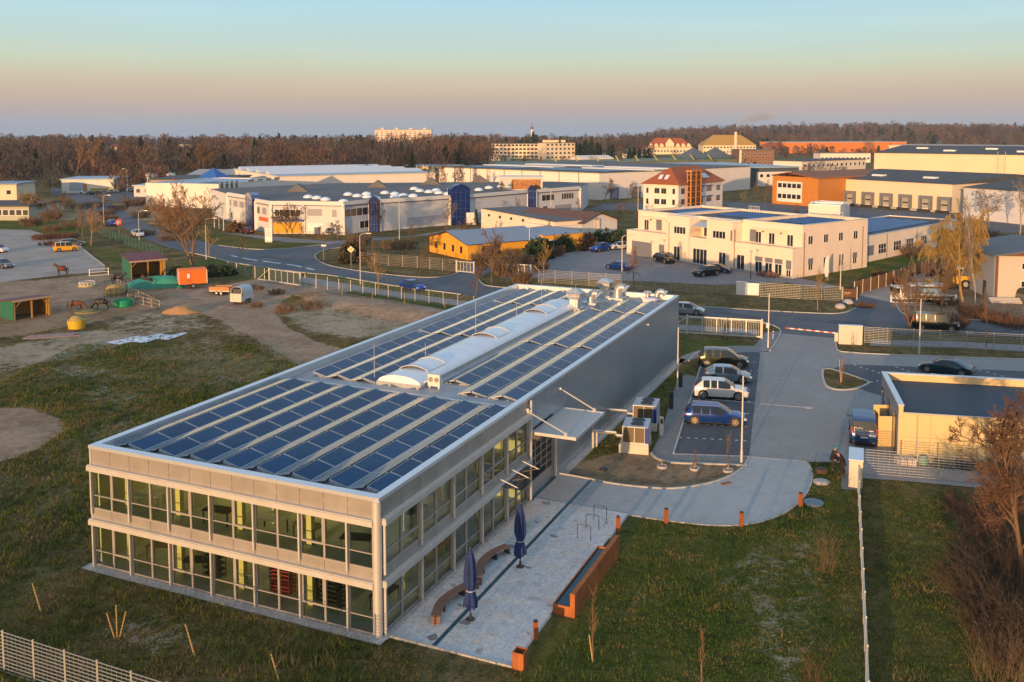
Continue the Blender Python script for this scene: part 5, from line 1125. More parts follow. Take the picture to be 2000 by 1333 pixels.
# ------------------------------------------------------------------ people
SKIN=mat('skin',(.45,.26,.18),.6,var=.05)
def skin_mesh(name,pts,edges,rad,m,parent,sub=2):
    me=bpy.data.meshes.new(name); me.from_pydata(pts,edges,[]); me.materials.append(m); o=link_mesh(name,me,parent)
    sm=o.modifiers.new('skin','SKIN'); me.skin_vertices[0].data[0].use_root=True
    for i,r in enumerate(rad): me.skin_vertices[0].data[i].radius=(r,r) if not isinstance(r,tuple) else r
    ss=o.modifiers.new('sub','SUBSURF'); ss.levels=sub; ss.render_levels=sub
    dg=bpy.context.evaluated_depsgraph_get(); me2=bpy.data.meshes.new_from_object(o.evaluated_get(dg)); o.modifiers.clear(); o.data=me2; me2.name=name
    me2.polygons.foreach_set('use_smooth',[True]*len(me2.polygons)); return o
def person(label,loc,rz,J,cols,hat=None):
    """J: joints; x forward, y left, z up"""
    r=thing('person',label,'person',(*loc,.05),rz); g=J.get
    pel,che,nek,hed=J['pel'],J['che'],J['nek'],J['hed']
    V=[pel,che,nek,hed,tuple(np.array(hed)+np.array(J['up'])*.12)];E=[(0,1),(1,2),(2,3),(3,4)];Rr=[(.15,.11),(.16,.11),.06,(.085,.095),.07]
    for s in ('l','r'):
        k=len(V); V+= [J['sh'+s],J['el'+s],J['wr'+s]]; Rr+=[.06,.045,.032]; E+=[(1,k),(k,k+1),(k+1,k+2)]
        k=len(V); V+= [J['hi'+s],J['kn'+s],J['an'+s],J['to'+s]]; Rr+=[.095,.06,.045,.035]; E+=[(0,k),(k,k+1),(k+1,k+2),(k+2,k+3)]
        w=np.array(J['wr'+s]); e=np.array(J['el'+s]); d=(w-e)/np.linalg.norm(w-e); side=np.cross(d,[0,0,1.0]); side/=np.linalg.norm(side)+1e-6
        palm=w+d*.07; k=len(V); wi=[i for i,v in enumerate(V) if tuple(v)==tuple(J['wr'+s])][0]; V.append(tuple(palm)); Rr.append(.03); E.append((wi,k)); pk=k
        for f,(o,l) in enumerate(((-.03,.07),(-.01,.085),(.01,.08),(.03,.06))):
            b1=palm+side*o+d*.03; b2=b1+d*l*.6; b3=b2+d*l*.35+np.array([0,0,-.02]); k=len(V); V+=[tuple(b1),tuple(b2),tuple(b3)]; Rr+=[.011,.009,.007]; E+=[(pk,k),(k,k+1),(k+1,k+2)]
        t1=w+d*.03-side*.04; t2=t1+d*.035-side*.02; k=len(V); V+=[tuple(t1),tuple(t2)]; Rr+=[.012,.009]; E+=[(wi,k),(k,k+1)]
    up_=lambda R,f:[tuple(q*f for q in v) if isinstance(v,tuple) else v*f for v in R]
    skin_mesh('body',V,E,up_(Rr,1.12),SKIN,r)
    # jacket
    V=[pel,lerp(pel,che,.5),che,lerp(che,nek,.7)];E=[(0,1),(1,2),(2,3)];Rr=[(.175,.14),(.18,.14),(.19,.14),(.09,.08)]
    for s in 'lr': k=len(V); V+=[J['sh'+s],J['el'+s],lerp(J['el'+s],J['wr'+s],.93)]; Rr+=[.085,.066,.052]; E+=[(2,k),(k,k+1),(k+1,k+2)]
    skin_mesh('jacket',V,E,up_(Rr,1.3),cols[0],r)
    V=[pel];E=[];Rr=[(.16,.13)]
    for s in 'lr': k=len(V); V+=[J['hi'+s],J['kn'+s],lerp(J['kn'+s],J['an'+s],.95)]; Rr+=[.115,.082,.066]; E+=[(0,k),(k,k+1),(k+1,k+2)]
    skin_mesh('trousers',V,E,up_(Rr,1.25),cols[1],r)
    for s in 'lr':
        a,t=J['an'+s],J['to'+s]; skin_mesh('shoe',[(a[0]-.04,a[1],a[2]-.03),a,(t[0],t[1],t[2])],[(0,1),(1,2)],[.05,.055,.045],BLK,r,1)
    u=Vector(J['up']); top=Vector(hed); q=Vector((0,0,1)).rotation_difference(u)
    b=MB(); b.lathe([(.118,.03),(.122,.08),(.105,.15),(.06,.195),(0,.205)],0,0,16); h_=b.build('hat' if hat else 'hair',cols[2],r,smooth=60); h_.location=top; h_.rotation_euler=q.to_euler()
    f=Vector(J['fw']); side=u.cross(f)
    for sy in (-.032,.032):
        c=top+f*.098+side*sy+u*.025; b=MB(); b.cbox(c.x,c.y,c.z,.012,.02,.012); b.build('eye',BLK,r)
    c=top+f*.105-u*.01; b=MB(); b.cbox(c.x,c.y,c.z,.03,.024,.04); b.build('nose',SKIN,r); c=top+f*.095-u*.055; b=MB(); b.cbox(c.x,c.y,c.z,.01,.045,.01); b.build('mouth',mat('lips',(.3,.1,.08),.6,var=0),r)
BJ=mat('black_jacket',(.010,.010,.011),.8,var=.2,scale=8); BT=mat('black_trousers',(.02,.02,.025),.85,var=.2); TH_=mat('teal_beanie',(.01,.22,.20),.85,var=.1); BH=mat('brown_hair',(.06,.03,.015),.8,var=.2); MT=mat('maroon_trousers',(.03,.018,.018),.85,var=.2)
person('person in black with a teal beanie standing on the lawn edge with head bowed',G(1627,921),R_(-25),dict(pel=(-.02,0,.95),che=(.02,0,1.3),nek=(.07,0,1.48),hed=(.15,0,1.60),up=(.35,0,.94),fw=(.94,0,-.35),
 shl=(.02,.2,1.41),ell=(.06,.28,1.13),wrl=(.28,.12,1.05),shr=(.02,-.2,1.41),elr=(.05,-.28,1.13),wrr=(.28,-.08,1.0),hil=(-.02,.1,.9),knl=(.03,.13,.5),anl=(-.02,.15,.09),tol=(.14,.17,.05),hir=(-.02,-.1,.9),knr=(.05,-.12,.5),anr=(.0,-.15,.09),tor=(.16,-.17,.05)),(BJ,BT,TH_),True)
person('person with dark hair in a black coat leaning forward beside the wooden deck',G(1644,930),R_(165),dict(pel=(-.08,0,.93),che=(.08,0,1.25),nek=(.22,0,1.4),hed=(.33,0,1.48),up=(.6,0,.8),fw=(.8,0,-.6),
 shl=(.1,.2,1.36),ell=(.22,.24,1.1),wrl=(.42,.1,1.05),shr=(.1,-.2,1.36),elr=(.2,-.25,1.1),wrr=(.42,-.1,1.03),hil=(-.06,.1,.88),knl=(.04,.11,.48),anl=(-.05,.12,.09),tol=(.1,.13,.05),hir=(-.06,-.1,.88),knr=(-.06,-.11,.48),anr=(-.2,-.12,.1),tor=(-.06,-.13,.05)),(BJ,MT,BH))
# ------------------------------------------------------------------ horses and the paddock
def horse(label,px,py,rz,m,graze=False,blanket=None):
    r=thing('horse',label,'horse',(*G(px,py),0),rz)
    V=[(0,0,1.15),(-.55,0,1.22),(.5,0,1.2),(.78,0,1.4 if not graze else 1.2)]; E=[(0,1),(0,2),(2,3)]; Rr=[(.29,.3),(.27,.29),(.25,.29),(.15,.2)]
    nk=[(1.0,0,1.68),(1.12,0,1.82),(1.32,0,1.68),(1.5,0,1.5)] if not graze else [(1.1,0,.85),(1.25,0,.6),(1.32,0,.38),(1.38,0,.16)]
    k=len(V); V+=nk; Rr+=[(.1,.14),.11,.085,.065]; E+=[(3,k),(k,k+1),(k+1,k+2),(k+2,k+3)]
    for s in (-1,1):
        k=len(V); V+=[(.55,.16*s,.98),(.56,.17*s,.55),(.55,.17*s,.14),(.6,.17*s,.04)]; Rr+=[.1,.055,.04,.055]; E+=[(2,k),(k,k+1),(k+1,k+2),(k+2,k+3)]
        k=len(V); V+=[(-.62,.16*s,1.0),(-.52,.17*s,.72),(-.72,.17*s,.5),(-.68,.17*s,.14),(-.62,.17*s,.04)]; Rr+=[.15,.085,.05,.038,.055]; E+=[(1,k),(k,k+1),(k+1,k+2),(k+2,k+3),(k+3,k+4)]
        h0=len(V); e=nk[1]; V.append((e[0]-.02,s*.07,e[2]+.17 if not graze else e[2]+.1)); Rr.append(.022); E.append((5,h0))
    Rr=[tuple(q*1.25 for q in v) if isinstance(v,tuple) else v*1.3 for v in Rr]
    skin_mesh('body',V,E,Rr,m,r,1)
    b=MB(); b.tube([(-.82,0,1.3),(-.95,0,1.1),(-.97,0,.7),(-.93,0,.45)],[.05,.07,.07,.03],7); b.build('tail',BLK,r,smooth=60)
    b=MB(); a=(.6,0,1.55 if not graze else 1.48); c=nk[1]
    for i in range(6): p=lerp(a,(c[0]-.05,0,c[2]+.1),i/5); b.cbox(p[0],0,p[2],.13,.04,.16)
    b.build('mane',BLK,r)
    if blanket: skin_mesh('blanket',[(-.6,0,1.15),(0,0,1.1),(.5,0,1.14)],[(0,1),(1,2)],[(.42,.44),(.44,.46),(.38,.44)],blanket,r,2)
CH=mat('chestnut_coat',(.14,.05,.02),.6,var=.15); BKH=mat('black_coat',(.012,.01,.01),.5,var=.2); DBH=mat('dark_bay_coat',(.05,.022,.012),.6,var=.2)
horse('dark horse wearing a red blanket beside the far car park',122,538,R_(185),DBH,False,mat('red_blanket',(.16,.02,.02),.8,var=.1))
horse('chestnut horse facing right with head lowered towards the feeding ring',148,610,R_(10),CH,True)
horse('black horse facing left at the feeding ring',200,606,R_(195),BKH,True)
horse('black horse standing behind the round hay rack below the red roofed shelter',230,556,R_(0),BKH)
horse('brown horse half hidden in front of the green tarpaulin heap',292,563,R_(170),DBH)
RR=mat('red_roof_sheet',(.16,.03,.03),.6,var=.12,scale=2); GSH=mat('green_board',(.02,.14,.09),.6,var=.1); WD=mat('yellow_timber',(.42,.24,.06),.75,var=.2,scale=4,stretch=(1,1,5)); HAY=mat('hay',(.42,.30,.10),.95,var=.3,scale=8,bump=.6); TAN=mat('tan_timber',(.42,.30,.2),.8,var=.15,scale=4)
def shelter(label,pl,pr,dep,hf,hb,side='l'):
    L_=math.hypot(pr[0]-pl[0],pr[1]-pl[1]); an=math.atan2(pr[1]-pl[1],pr[0]-pl[0]); r=thing('field_shelter',label,'shelter',(*pl,0),an)
    b=MB(); b.add([(-.3,-.4,hf),(L_+.3,-.4,hf),(L_+.3,dep+.3,hb),(-.3,dep+.3,hb)]+[(-.3,-.4,hf+.1),(L_+.3,-.4,hf+.1),(L_+.3,dep+.3,hb+.1),(-.3,dep+.3,hb+.1)],[(3,2,1,0),(4,5,6,7),(0,1,5,4),(1,2,6,5),(2,3,7,6),(3,0,4,7)]); b.build('roof',RR,r)
    b=MB(); b.box(0,dep-.06,0,L_,dep,hb-.02); b.build('back_wall',WD,r)
    zs=hf*.62 if L_>7 else 0
    if zs: b=MB(); b.box(-.05,0,0,-.001,dep-.07,zs-.01); b.build('lower_side_wall',WD,r)
    b=MB(); b.add([(0,0,zs),(0,dep-.07,zs),(0,dep-.07,hb-.05),(0,0,hf-.05),(-.06,0,zs),(-.06,dep-.07,zs),(-.06,dep-.07,hb-.05),(-.06,0,hf-.05)],[(0,1,2,3),(7,6,5,4),(0,3,7,4),(3,2,6,7)]); b.build('side_wall',GSH,r)
    b=MB(); b.add([(L_,0,0),(L_,dep-.07,0),(L_,dep-.07,hb-.05),(L_,0,hf-.05),(L_+.06,0,0),(L_+.06,dep-.07,0),(L_+.06,dep-.07,hb-.05),(L_+.06,0,hf-.05)],[(0,1,2,3)[::-1],(7,6,5,4)[::-1],(0,3,7,4)[::-1]]); b.build('side_wall',WD,r)
    for x in (.08,L_*.5,L_-.08): b=MB(); b.box(x-.08,.0,0,x+.08,.16,hf-.02); b.build('post',WD,r)
    for x,s in ((.15,1),(L_-.15,-1)): b=MB(); b.cyl((x,.08,hf-1.0),(x+s*.9,.08,hf-.1),.05); b.build('brace',WD,r)
    b=MB(); b.box(-.3,-.43,hf-.16,L_+.3,-.401,hf+.1); b.build('fascia',TAN,r); return r
s1=shelter('horse shelter with dark red roof, green gable board and yellow timber frame',G(256,547),G(323,541),5.2,2.9,3.5)
s2=shelter('open fronted timber shelter with a dark green side at the left picture edge',G(28,627),G(98,616),3.6,2.5,2.1)
b=MB(); rg2=np.random.default_rng(2); nx_,ny_=24,12; vs=[];
for j in range(ny_):
    for i in range(nx_):
        u=i/(nx_-1)*2-1; v_=j/(ny_-1)*2-1; h=max(0,(1-abs(u)**2.4))**.5*max(0,1-v_**2)**.5; vs.append((u*4.4,v_*1.7,2.0*h*(.8+.2*u)+rg2.uniform(0,.1)*h))
b.add(vs,[(j*nx_+i,j*nx_+i+1,(j+1)*nx_+i+1,(j+1)*nx_+i) for j in range(ny_-1) for i in range(nx_-1)])
tag(b.build('tarpaulin_heap',mat('green_tarpaulin',(.03,.26,.18),.6,var=.12,scale=2),None,loc=(*G(303,561),0),rz=.15,smooth=50),'long heap under a turquoise green tarpaulin beside the orange trailer','covered heap')
def mound(name,px,py,rx,ry,h,m,label,cat,seed=1):
    rg=np.random.default_rng(seed); b=MB(); n=18; vs=[(0,0,h)]
    for k,(f,z) in enumerate(((.3,.85),(.6,.5),(.85,.18),(1,-.05))):
        for i in range(n): t=2*math.pi*i/n; q=f*rg.uniform(.88,1.12); vs.append((rx*q*math.cos(t),ry*q*math.sin(t),h*z*rg.uniform(.85,1.1)))
    fs=[(0,1+i,1+(i+1)%n) for i in range(n)]+[(1+k*n+i,1+(k+1)*n+i,1+(k+1)*n+(i+1)%n,1+k*n+(i+1)%n) for k in range(3) for i in range(n)]
    b.add(vs,fs); return tag(b.build(name,m,None,loc=(*G(px,py),0),smooth=60),label,cat)
mound('sand_pile',352,611,2.6,1.5,.9,mat('orange_sand',(.42,.24,.10),.95,var=.15,bump=.3),'small orange sand pile below the paddock fence','sand pile')
def ring(px,py,r,h,m,fill,label,name='feeding_ring',cat='feeding ring',bars=12):
    v=thing(name,label,cat,(*G(px,py),0)); b=MB()
    for z in (.25,h): b.tube([(r*math.cos(2*math.pi*i/20),r*math.sin(2*math.pi*i/20),z) for i in range(21)],.04,5)
    for i in range(bars): t=2*math.pi*i/bars; b.cyl((r*math.cos(t),r*math.sin(t),0),(r*math.cos(t),r*math.sin(t),h),.035,.035,5)
    b.build('frame',m,v); b=MB(); b.lathe([(r*1.25 if fill=='w' else r*.9,.02),(r*.85,h*.5),(r*.5,h*.75),(0,h*.8)],0,0,16); b.build('hay',HAY,v,smooth=60)
ring(170,560,1.1,.7,WPL,'w','round hay feeder with scattered straw in the upper paddock'); ring(171,610,1.3,.45,GREENM,'w','low feeding ring with hay between the chestnut and the black horse'); ring(225,576,1.5,1.9,DARKM,'n','tall dark round hay rack below the red roofed shelter')
v=thing('round_tub','bright green round water tub in the paddock','water tub',(*G(241,598),0)); b=MB(); b.lathe([(1.15,0),(1.25,.85),(1.15,.85),(1.1,.6),(0,.6)],0,0,20); b.build('shell',mat('green_plastic',(.01,.30,.14),.5,var=.08),v,smooth=50)
v=thing('yellow_tub','yellow round container with brown contents on the paddock edge','container',(*G(150,641),0)); b=MB(); b.lathe([(.95,0),(1.05,1.0),(.95,1.0),(.9,.9),(0,.9)],0,0,18); b.build('shell',mat('yellow_plastic',(.6,.38,.02),.5,var=.08),v,smooth=50); b=MB(); b.lathe([(.9,.905),(.6,1.35),(0,1.5)],0,0,12); b.build('contents',HAY,v,smooth=60)
for i,(px,py,c) in enumerate(((318,559,(.05,.3,.2)),(338,557,(.6,.6,.58)),(347,557,(.03,.12,.45)),(328,560,(.12,.08,.06)))):
    v=thing('feed_barrel',f'{["green","white","blue","dark brown"][i]} barrel between the green tarpaulin heap and the orange trailer','barrel',(*G(px,py),0)); b=MB(); b.lathe([(.28,0),(.33,.4),(.28,.85),(0,.87)],0,0,14); b.build('drum',mat(f'barrel_{"abcd"[i]}',c,.5,var=.1),v,smooth=50)
b=MB(); rg3=np.random.default_rng(8); nx_,ny_=40,14; vs=[]
c0=G(285,663); 
for j in range(ny_):
    for i in range(nx_):
        u=i/(nx_-1)*2-1; v_=j/(ny_-1)*2-1; vs.append((u*3.7+v_*.9,v_*(1.7*(1-.45*abs(u)**1.5)+.5*math.sin(u*9)),.03+.16*rg3.random()*(1-u*u)*(1-v_*v_)+.03))
b.add(vs,[(j*nx_+i,j*nx_+i+1,(j+1)*nx_+i+1,(j+1)*nx_+i) for j in range(ny_-1) for i in range(nx_-1) if rg3.random()>.16])
tag(b.build('plastic_sheet',mat('white_sheet',(.60,.68,.76),.5,var=.2,scale=3),None,loc=(*c0,.02),rz=.42),'crumpled bluish white plastic sheet lying on the left field','plastic sheet')
b=MB()
for k in range(6): b.cbox(rr.uniform(-.5,.5),(k-3)*.35,.06,5.2,.22,.08,rz=rr.uniform(-.05,.05))
tag(b.build('timber_boards',mat('weathered_boards',(.28,.22,.22),.8,var=.2),None,loc=(*G(104,657),.02),rz=.35),'low pile of weathered boards on the grass left of the yellow container','boards')
# neighbour yard truck
tr=thing('flatbed_truck','white cab truck with a covered platform behind the low white railing','truck',(*G(1795,590),0),R_(178))
b=MB(); b.box(1.9,-1,.5,3.6,1,2.2); b.build('cab',WPL,tr); b=MB(); b.box(3.0,-1.01,1.35,3.62,1.01,2.05); b.build('windows',CGL,tr); b=MB(); b.box(-3.5,-1.1,.9,1.8,1.1,1.1); b.build('platform',FENCEM,tr); b=MB(); b.box(-3.4,-1.15,2.35,1.7,1.15,2.5); b.build('cover',WPL,tr)
for x in (-3.3,-.8,1.6):
    for y in (-1.05,1.05): b=MB(); b.box(x-.04,y-.04,1.1,x+.04,y+.04,2.35); b.build('cover_post',FENCEM,tr)
b=MB(); b.box(-2.6,-.8,1.11,-.2,.8,2.0); b.build('load',mat('blue_load',(.2,.35,.5),.6,var=.2),tr); wheels_(tr,(2.8,-1.8,-2.7),.8,.45)
ld=thing('yellow_loader','yellow wheel loader half hidden behind the willow','loader',(*G(1862,562),0),R_(170))
YL=mat('loader_yellow',(.55,.32,.03),.5,var=.1)
b=MB(); b.box(-2.2,-.9,.7,.3,.9,1.9); b.box(.3,-.5,.8,1.6,.5,1.3); b.build('body',YL,ld); b=MB(); b.box(-.9,-.8,1.9,.4,.8,3.0); b.build('cab',CGL,ld); b=MB(); b.box(-1.0,-.9,3.0,.5,.9,3.12); b.build('cab_roof',WPL,ld); b=MB(); b.tube([(1.2,0,1.2),(2.4,0,1.6),(3.2,0,.7)],.16); b.box(3.0,-1.2,.2,3.7,1.2,1.1); b.build('bucket',YL,ld); wheels_(ld,(-1.4,1.1),.75,.68,.4)
# ------------------------------------------------------------------ buildings beyond the road
PEACH=mat('peach_render',(.82,.67,.53),.85,var=.05,scale=.3); PLIN=mat('plinth_render',(.4,.38,.36),.85,var=.08)
WHR=mat('white_render',(.78,.71,.64),.85,var=.05,scale=.2); GYW=mat('grey_white_cladding',(.60,.59,.60),.7,var=.05,scale=.2)
RG=mat('grey_gravel_roof',(.13,.13,.13),.9,var=.2,scale=.4); RDK=mat('dark_flat_roof',(.07,.075,.08),.85,var=.2,scale=.3); RBL=mat('pale_blue_roof',(.34,.44,.52),.5,var=.08,scale=.1)
SHUT=mat('grey_shutter',(.17,.18,.21),.6,var=.05); WFR=mat('window_frame_white',(.66,.65,.63),.5,var=0); WGL=mat('dark_window_glass',(.02,.025,.03),.12,0,var=.3,scale=.6,spec=.8)
BLUE=mat('blue_facade_glass',(.01,.03,.16),.15,.2,var=.3,scale=1,spec=.8); TILE=mat('red_roof_tile',(.34,.085,.022),.8,var=.18,scale=3); ORC=mat('orange_cladding',(.52,.20,.03),.6,var=.06,scale=.5); YH=mat('yellow_render',(.72,.36,.03),.8,var=.05)
BRF=mat('brown_roof',(.14,.07,.05),.85,var=.2,scale=1); GNR=mat('green_grey_roof',(.17,.20,.12),.85,var=.12,scale=.1); SLATE=mat('slate_roof',(.10,.12,.14),.7,var=.15,scale=1); BRK=mat('brick_wall',(.22,.12,.08),.9,var=.2,scale=2); BEI=mat('beige_cladding',(.76,.62,.43),.75,var=.04,scale=.15)
WMESH={}
def wmesh(w,h,nx=2,nz=1,fr=None,gl=None,fw=.12):
    k=(round(w,2),round(h,2),nx,nz,fr.name if fr else 0,gl.name if gl else 0,fw)
    if k in WMESH: return WMESH[k]
    b=MB(); b.mi(0); b.box(0,-.04,0,w,-.002,fw); b.box(0,-.04,h-fw,w,-.002,h); b.box(0,-.04,fw,fw,-.002,h-fw); b.box(w-fw,-.04,fw,w,-.002,h-fw)
    for i in range(1,nx): x=w*i/nx; b.box(x-fw*.4,-.035,fw,x+fw*.4,-.002,h-fw)
    for i in range(1,nz): z=h*i/nz; b.box(fw,-.033,z-fw*.3,w-fw,-.002,z+fw*.3)
    b.mi(1); b.add([(fw,-.012,fw),(w-fw,-.012,fw),(w-fw,-.012,h-fw),(fw,-.012,h-fw)],[(0,1,2,3)])
    me=bpy.data.meshes.new('window'); me.from_pydata(b.v,[],b.f); me.materials.append(fr or WFR); me.materials.append(gl or WGL); me.polygons.foreach_set('material_index',b.m); me.update(); WMESH[k]=me; return me
def win(parent,face,u,z,w,h,L=0,D=0,off=0,name='window',**k):
    """face f: y=off ; r: x=L ; l: x=0"""
    o=link_mesh(name,wmesh(w,h,**k),parent)
    if face=='f': o.location=(u,off,z)
    elif face=='r': o.location=(L+off,u,z); o.rotation_euler=(0,0,R_(90))
    else: o.location=(0+off,u+w,z); o.rotation_euler=(0,0,R_(-90))
    return o
def frame_(name,label,cat,p,q,group=None,world=False):
    a,b_=(p,q) if world else (G(*p),G(*q)); return thing(name,label,cat,(*a,0),math.atan2(b_[1]-a[1],b_[0]-a[0]),group), math.hypot(b_[0]-a[0],b_[1]-a[1])
def shell(r,L,D,h,wall,roof,par=.35,cope=None,x0=0,y0=0,z0=0):
    b=MB(); b.box(x0,y0,z0,x0+L,y0+D,h-.3); b.build('wall',wall,r); b=MB(); b.box(x0+.25,y0+.25,h-.299,x0+L-.25,y0+D-.25,h-.3+.06); b.build('roof',roof,r)
    b=MB(); t=.25; zt=h
    for a in ((x0,y0,x0+L,y0+t),(x0,y0+D-t,x0+L,y0+D),(x0,y0+t,x0+t,y0+D-t),(x0+L-t,y0+t,x0+L,y0+D-t)): b.box(a[0],a[1],h-.3,a[2],a[3],zt-.1)
    b.build('parapet',wall,r); b=MB()
    for a in ((x0-.05,y0-.05,x0+L+.05,y0+t+.05),(x0-.05,y0+D-t-.05,x0+L+.05,y0+D+.05),(x0-.05,y0+t+.05,x0+t+.05,y0+D-t-.05),(x0+L-t-.05,y0+t+.05,x0+L+.05,y0+D-t-.05)): b.box(a[0],a[1],zt-.1,a[2],a[3],zt)
    b.build('coping',cope or COPE,r)
def hip(r,L,D,z0,zr,m,ov=.6,inset=None,name='roof'):
    i=D/2 if inset is None else inset; b=MB(); v=[(-ov,-ov,z0),(L+ov,-ov,z0),(L+ov,D+ov,z0),(-ov,D+ov,z0),(i,D/2,zr),(L-i,D/2,zr)]
    b.add(v,[(0,1,5,4),(1,2,5),(2,3,4,5),(3,0,4),(3,2,1,0)]); return b.build(name,m,r)
def gable(r,L,D,z0,zr,m,ov=.3,axis='x',name='roof',th=.15):
    b=MB()
    if axis=='x': v=[(-ov,-ov,z0),(L+ov,-ov,z0),(L+ov,D/2,zr),(-ov,D/2,zr),(-ov,D+ov,z0),(L+ov,D+ov,z0)]; f=[(0,1,2,3),(3,2,5,4)]
    else: v=[(-ov,-ov,z0),(L/2,-ov,zr),(L/2,D+ov,zr),(-ov,D+ov,z0),(L+ov,-ov,z0),(L+ov,D+ov,z0)]; f=[(0,1,2,3),(1,4,5,2)]
    n=len(v); b.add(v+[(x,y,z-th) for x,y,z in v],f+[tuple(i+n for i in q[::-1]) for q in f]+([(0,4+0,n+4,n)] if 0 else []))
    if axis=='x': b.add([v[0],v[1],(v[1][0],v[1][1],z0-th),(v[0][0],v[0][1],z0-th)],[(3,2,1,0)])
    return b.build(name,m,r)
def gwall(r,L,D,h,zr,m,axis='x'):
    b=MB(); b.box(0,0,0,L,D,h)
    if axis=='x': 
        for x in (0,L): b.add([(x,0,h),(x,D,h),(x,D/2,zr-.15)],[(0,1,2)])
    else:
        for y in (0,D): b.add([(0,y,h),(L,y,h),(L/2,y,zr-.15)],[(0,1,2)])
    return b.build('wall',m,r)
# --- peach two storey building
pa,L=frame_('peach_building','two storey peach rendered building with balconies, flat roofs and blue solar panels beyond the road','building',(1224,496.5),(1545,544.5))
L=37.4
b=MB(); b.box(0,.0,0,L,21,4.0); b.build('ground_floor_wall',PEACH,pa)
b=MB(); b.box(.4,2.6,4.0,10.2,20.9,7.85); b.build('upper_wall',PEACH,pa); b=MB(); b.box(10.2,-.02,4.001,15.8,20.9,7.85); b.build('upper_wall',PEACH,pa)
b=MB(); b.box(15.8,3.2,4.0,19.7,20.9,7.85); b.build('upper_wall',PEACH,pa); b=MB(); b.box(19.7,-.02,4.001,25.4,20.9,7.85); b.build('upper_wall',PEACH,pa); b=MB(); b.box(25.4,2.5,4.0,L,20.9,7.85); b.build('upper_wall',PEACH,pa)
b=MB(); b.box(.7,2.9,7.851,25,20.6,7.9); b.box(25.9,2.8,7.851,L-.3,20.6,7.9); b.build('roof',mat('brown_roof_felt',(.13,.10,.08),.9,var=.2,scale=.3),pa)
def rim(r,x0,y0,x1,y1,z0,z1,t=.3,m=PEACH,nm='parapet',cp=True):
    b=MB()
    for a in ((x0,y0,x1,y0+t),(x0,y1-t,x1,y1),(x0,y0+t,x0+t,y1-t),(x1-t,y0+t,x1,y1-t)): b.box(a[0],a[1],z0,a[2],a[3],z1-.08)
    b.build(nm,m,r)
    b=MB(); q=.05
    for a in ((x0-q,y0-q,x1+q,y0+t+q),(x0-q,y1-t-q,x1+q,y1+q),(x0-q,y0+t+q,x0+t+q,y1-t-q),(x1-t-q,y0+t+q,x1+q,y1-t-q)): b.box(a[0],a[1],z1-.079,a[2],a[3],z1)
    b.build('coping',COPE,r)
rim(pa,.4,2.6,9.9,20.9,7.85,8.35); rim(pa,10.2,-.02,15.8,2.2,7.86,8.3); rim(pa,19.7,-.02,25.3,2.2,7.86,8.3); rim(pa,10.25,2.3,25.2,20.9,7.85,8.3); rim(pa,25.5,2.5,L,20.9,7.85,8.45)
# balconies
rim(pa,0,0,10.1,2.5,4.0,4.75,.2,nm='balcony_parapet'); rim(pa,15.85,0,19.65,3.0,4.0,4.8,.2,nm='balcony_parapet'); rim(pa,25.45,0,L,2.4,4.0,4.85,.2,nm='balcony_parapet')
b=MB(); b.add([(15.9,.3,6.7),(19.6,.3,6.7),(19.6,3.1,7.6),(15.9,3.1,7.6),(15.9,.3,6.62),(19.6,.3,6.62),(19.6,3.1,7.52),(15.9,3.1,7.52)],[(0,1,2,3),(7,6,5,4),(0,4,5,1)]); b.build('glass_canopy',RBL,pa)
for x0,x1 in ((27.8,34.5),(1.4,7.6)): b=MB(); b.box(x0,1.9,7.1,x1,2.49,7.3); b.build('awning_box',PEACH,pa)
D_=dict(nx=2,nz=1)
b=MB(); b.box(1.4,-.03,.05,6.4,-.002,2.75); b.build('garage_door',SHUT,pa)
win(pa,'f',8.3,.9,1.5,1.9,nx=1,gl=SHUT); win(pa,'f',12.0,.1,1.6,2.7); 
b=MB(); b.box(15.9,-.02,0,19.8,-.0,3.9); b.build('entrance_surround',PEACH,pa); win(pa,'f',16.6,.1,3.3,2.8,nx=4,nz=1,off=-.03)
win(pa,'f',22.4,.1,1.6,2.7); win(pa,'f',26.3,.1,1.7,2.7)
for x in (30.1,32.1,34.0):
    win(pa,'f',x,.1,1.5,2.0); b=MB(); b.box(x,-.05,2.1,x+1.5,-.002,2.85); b.build('roller_shutter',SHUT,pa)
b=MB(); b.box(36.2,-.05,1.4,37.2,-.002,2.85); b.build('roller_shutter',SHUT,pa); win(pa,'f',36.2,.1,1.0,1.3)
win(pa,'f',12.0,5.0,2.9,1.4,nx=4,off=-.02); win(pa,'f',21.0,5.0,2.9,1.4,nx=4,off=-.02)
for x,s in ((2.0,0),(28.1,0),(30.8,0),(34.4,0)): win(pa,'f',x,4.2,1.3,2.5,off=2.6 if x<10 else 2.5)
for x in (5.3,27.0): b=MB(); b.box(x,2.4,4.9,x+1.3,2.49,6.9); b.build('roller_shutter',SHUT,pa)
b=MB(); b.box(24.9-0.0,-.06,4.9,25.3,-.03,6.7); b.build('roller_shutter',SHUT,pa)
win(pa,'f',16.2,4.2,1.0,2.4,nx=1,off=3.2)
for x in (10.9,25.8): b=MB(); b.cyl((x,-.08,.1),(x,-.08,6.9),.06,.06,6); b.build('downpipe',mat('brown_pipe',(.16,.10,.07),.5,var=0),pa)
for u in (3.9,8.1,12.3,16.6): win(pa,'r',u,5.1,1.35,1.5,L=L)
for u,o in ((4.1,1),(8.2,0),(12.6,1),(16.6,1)):
    win(pa,'r',u,.9,1.25,1.9,L=L)
    if o: b=MB(); b.box(L,u,1.9,L+.06,u+1.25,2.85); b.build('roller_shutter',SHUT,pa)
for u in (2.9,19.4): b=MB(); b.cyl((L+.08,u,.1),(L+.08,u,7.2),.06,.06,6); b.build('downpipe',MATS['brown_pipe'],pa)
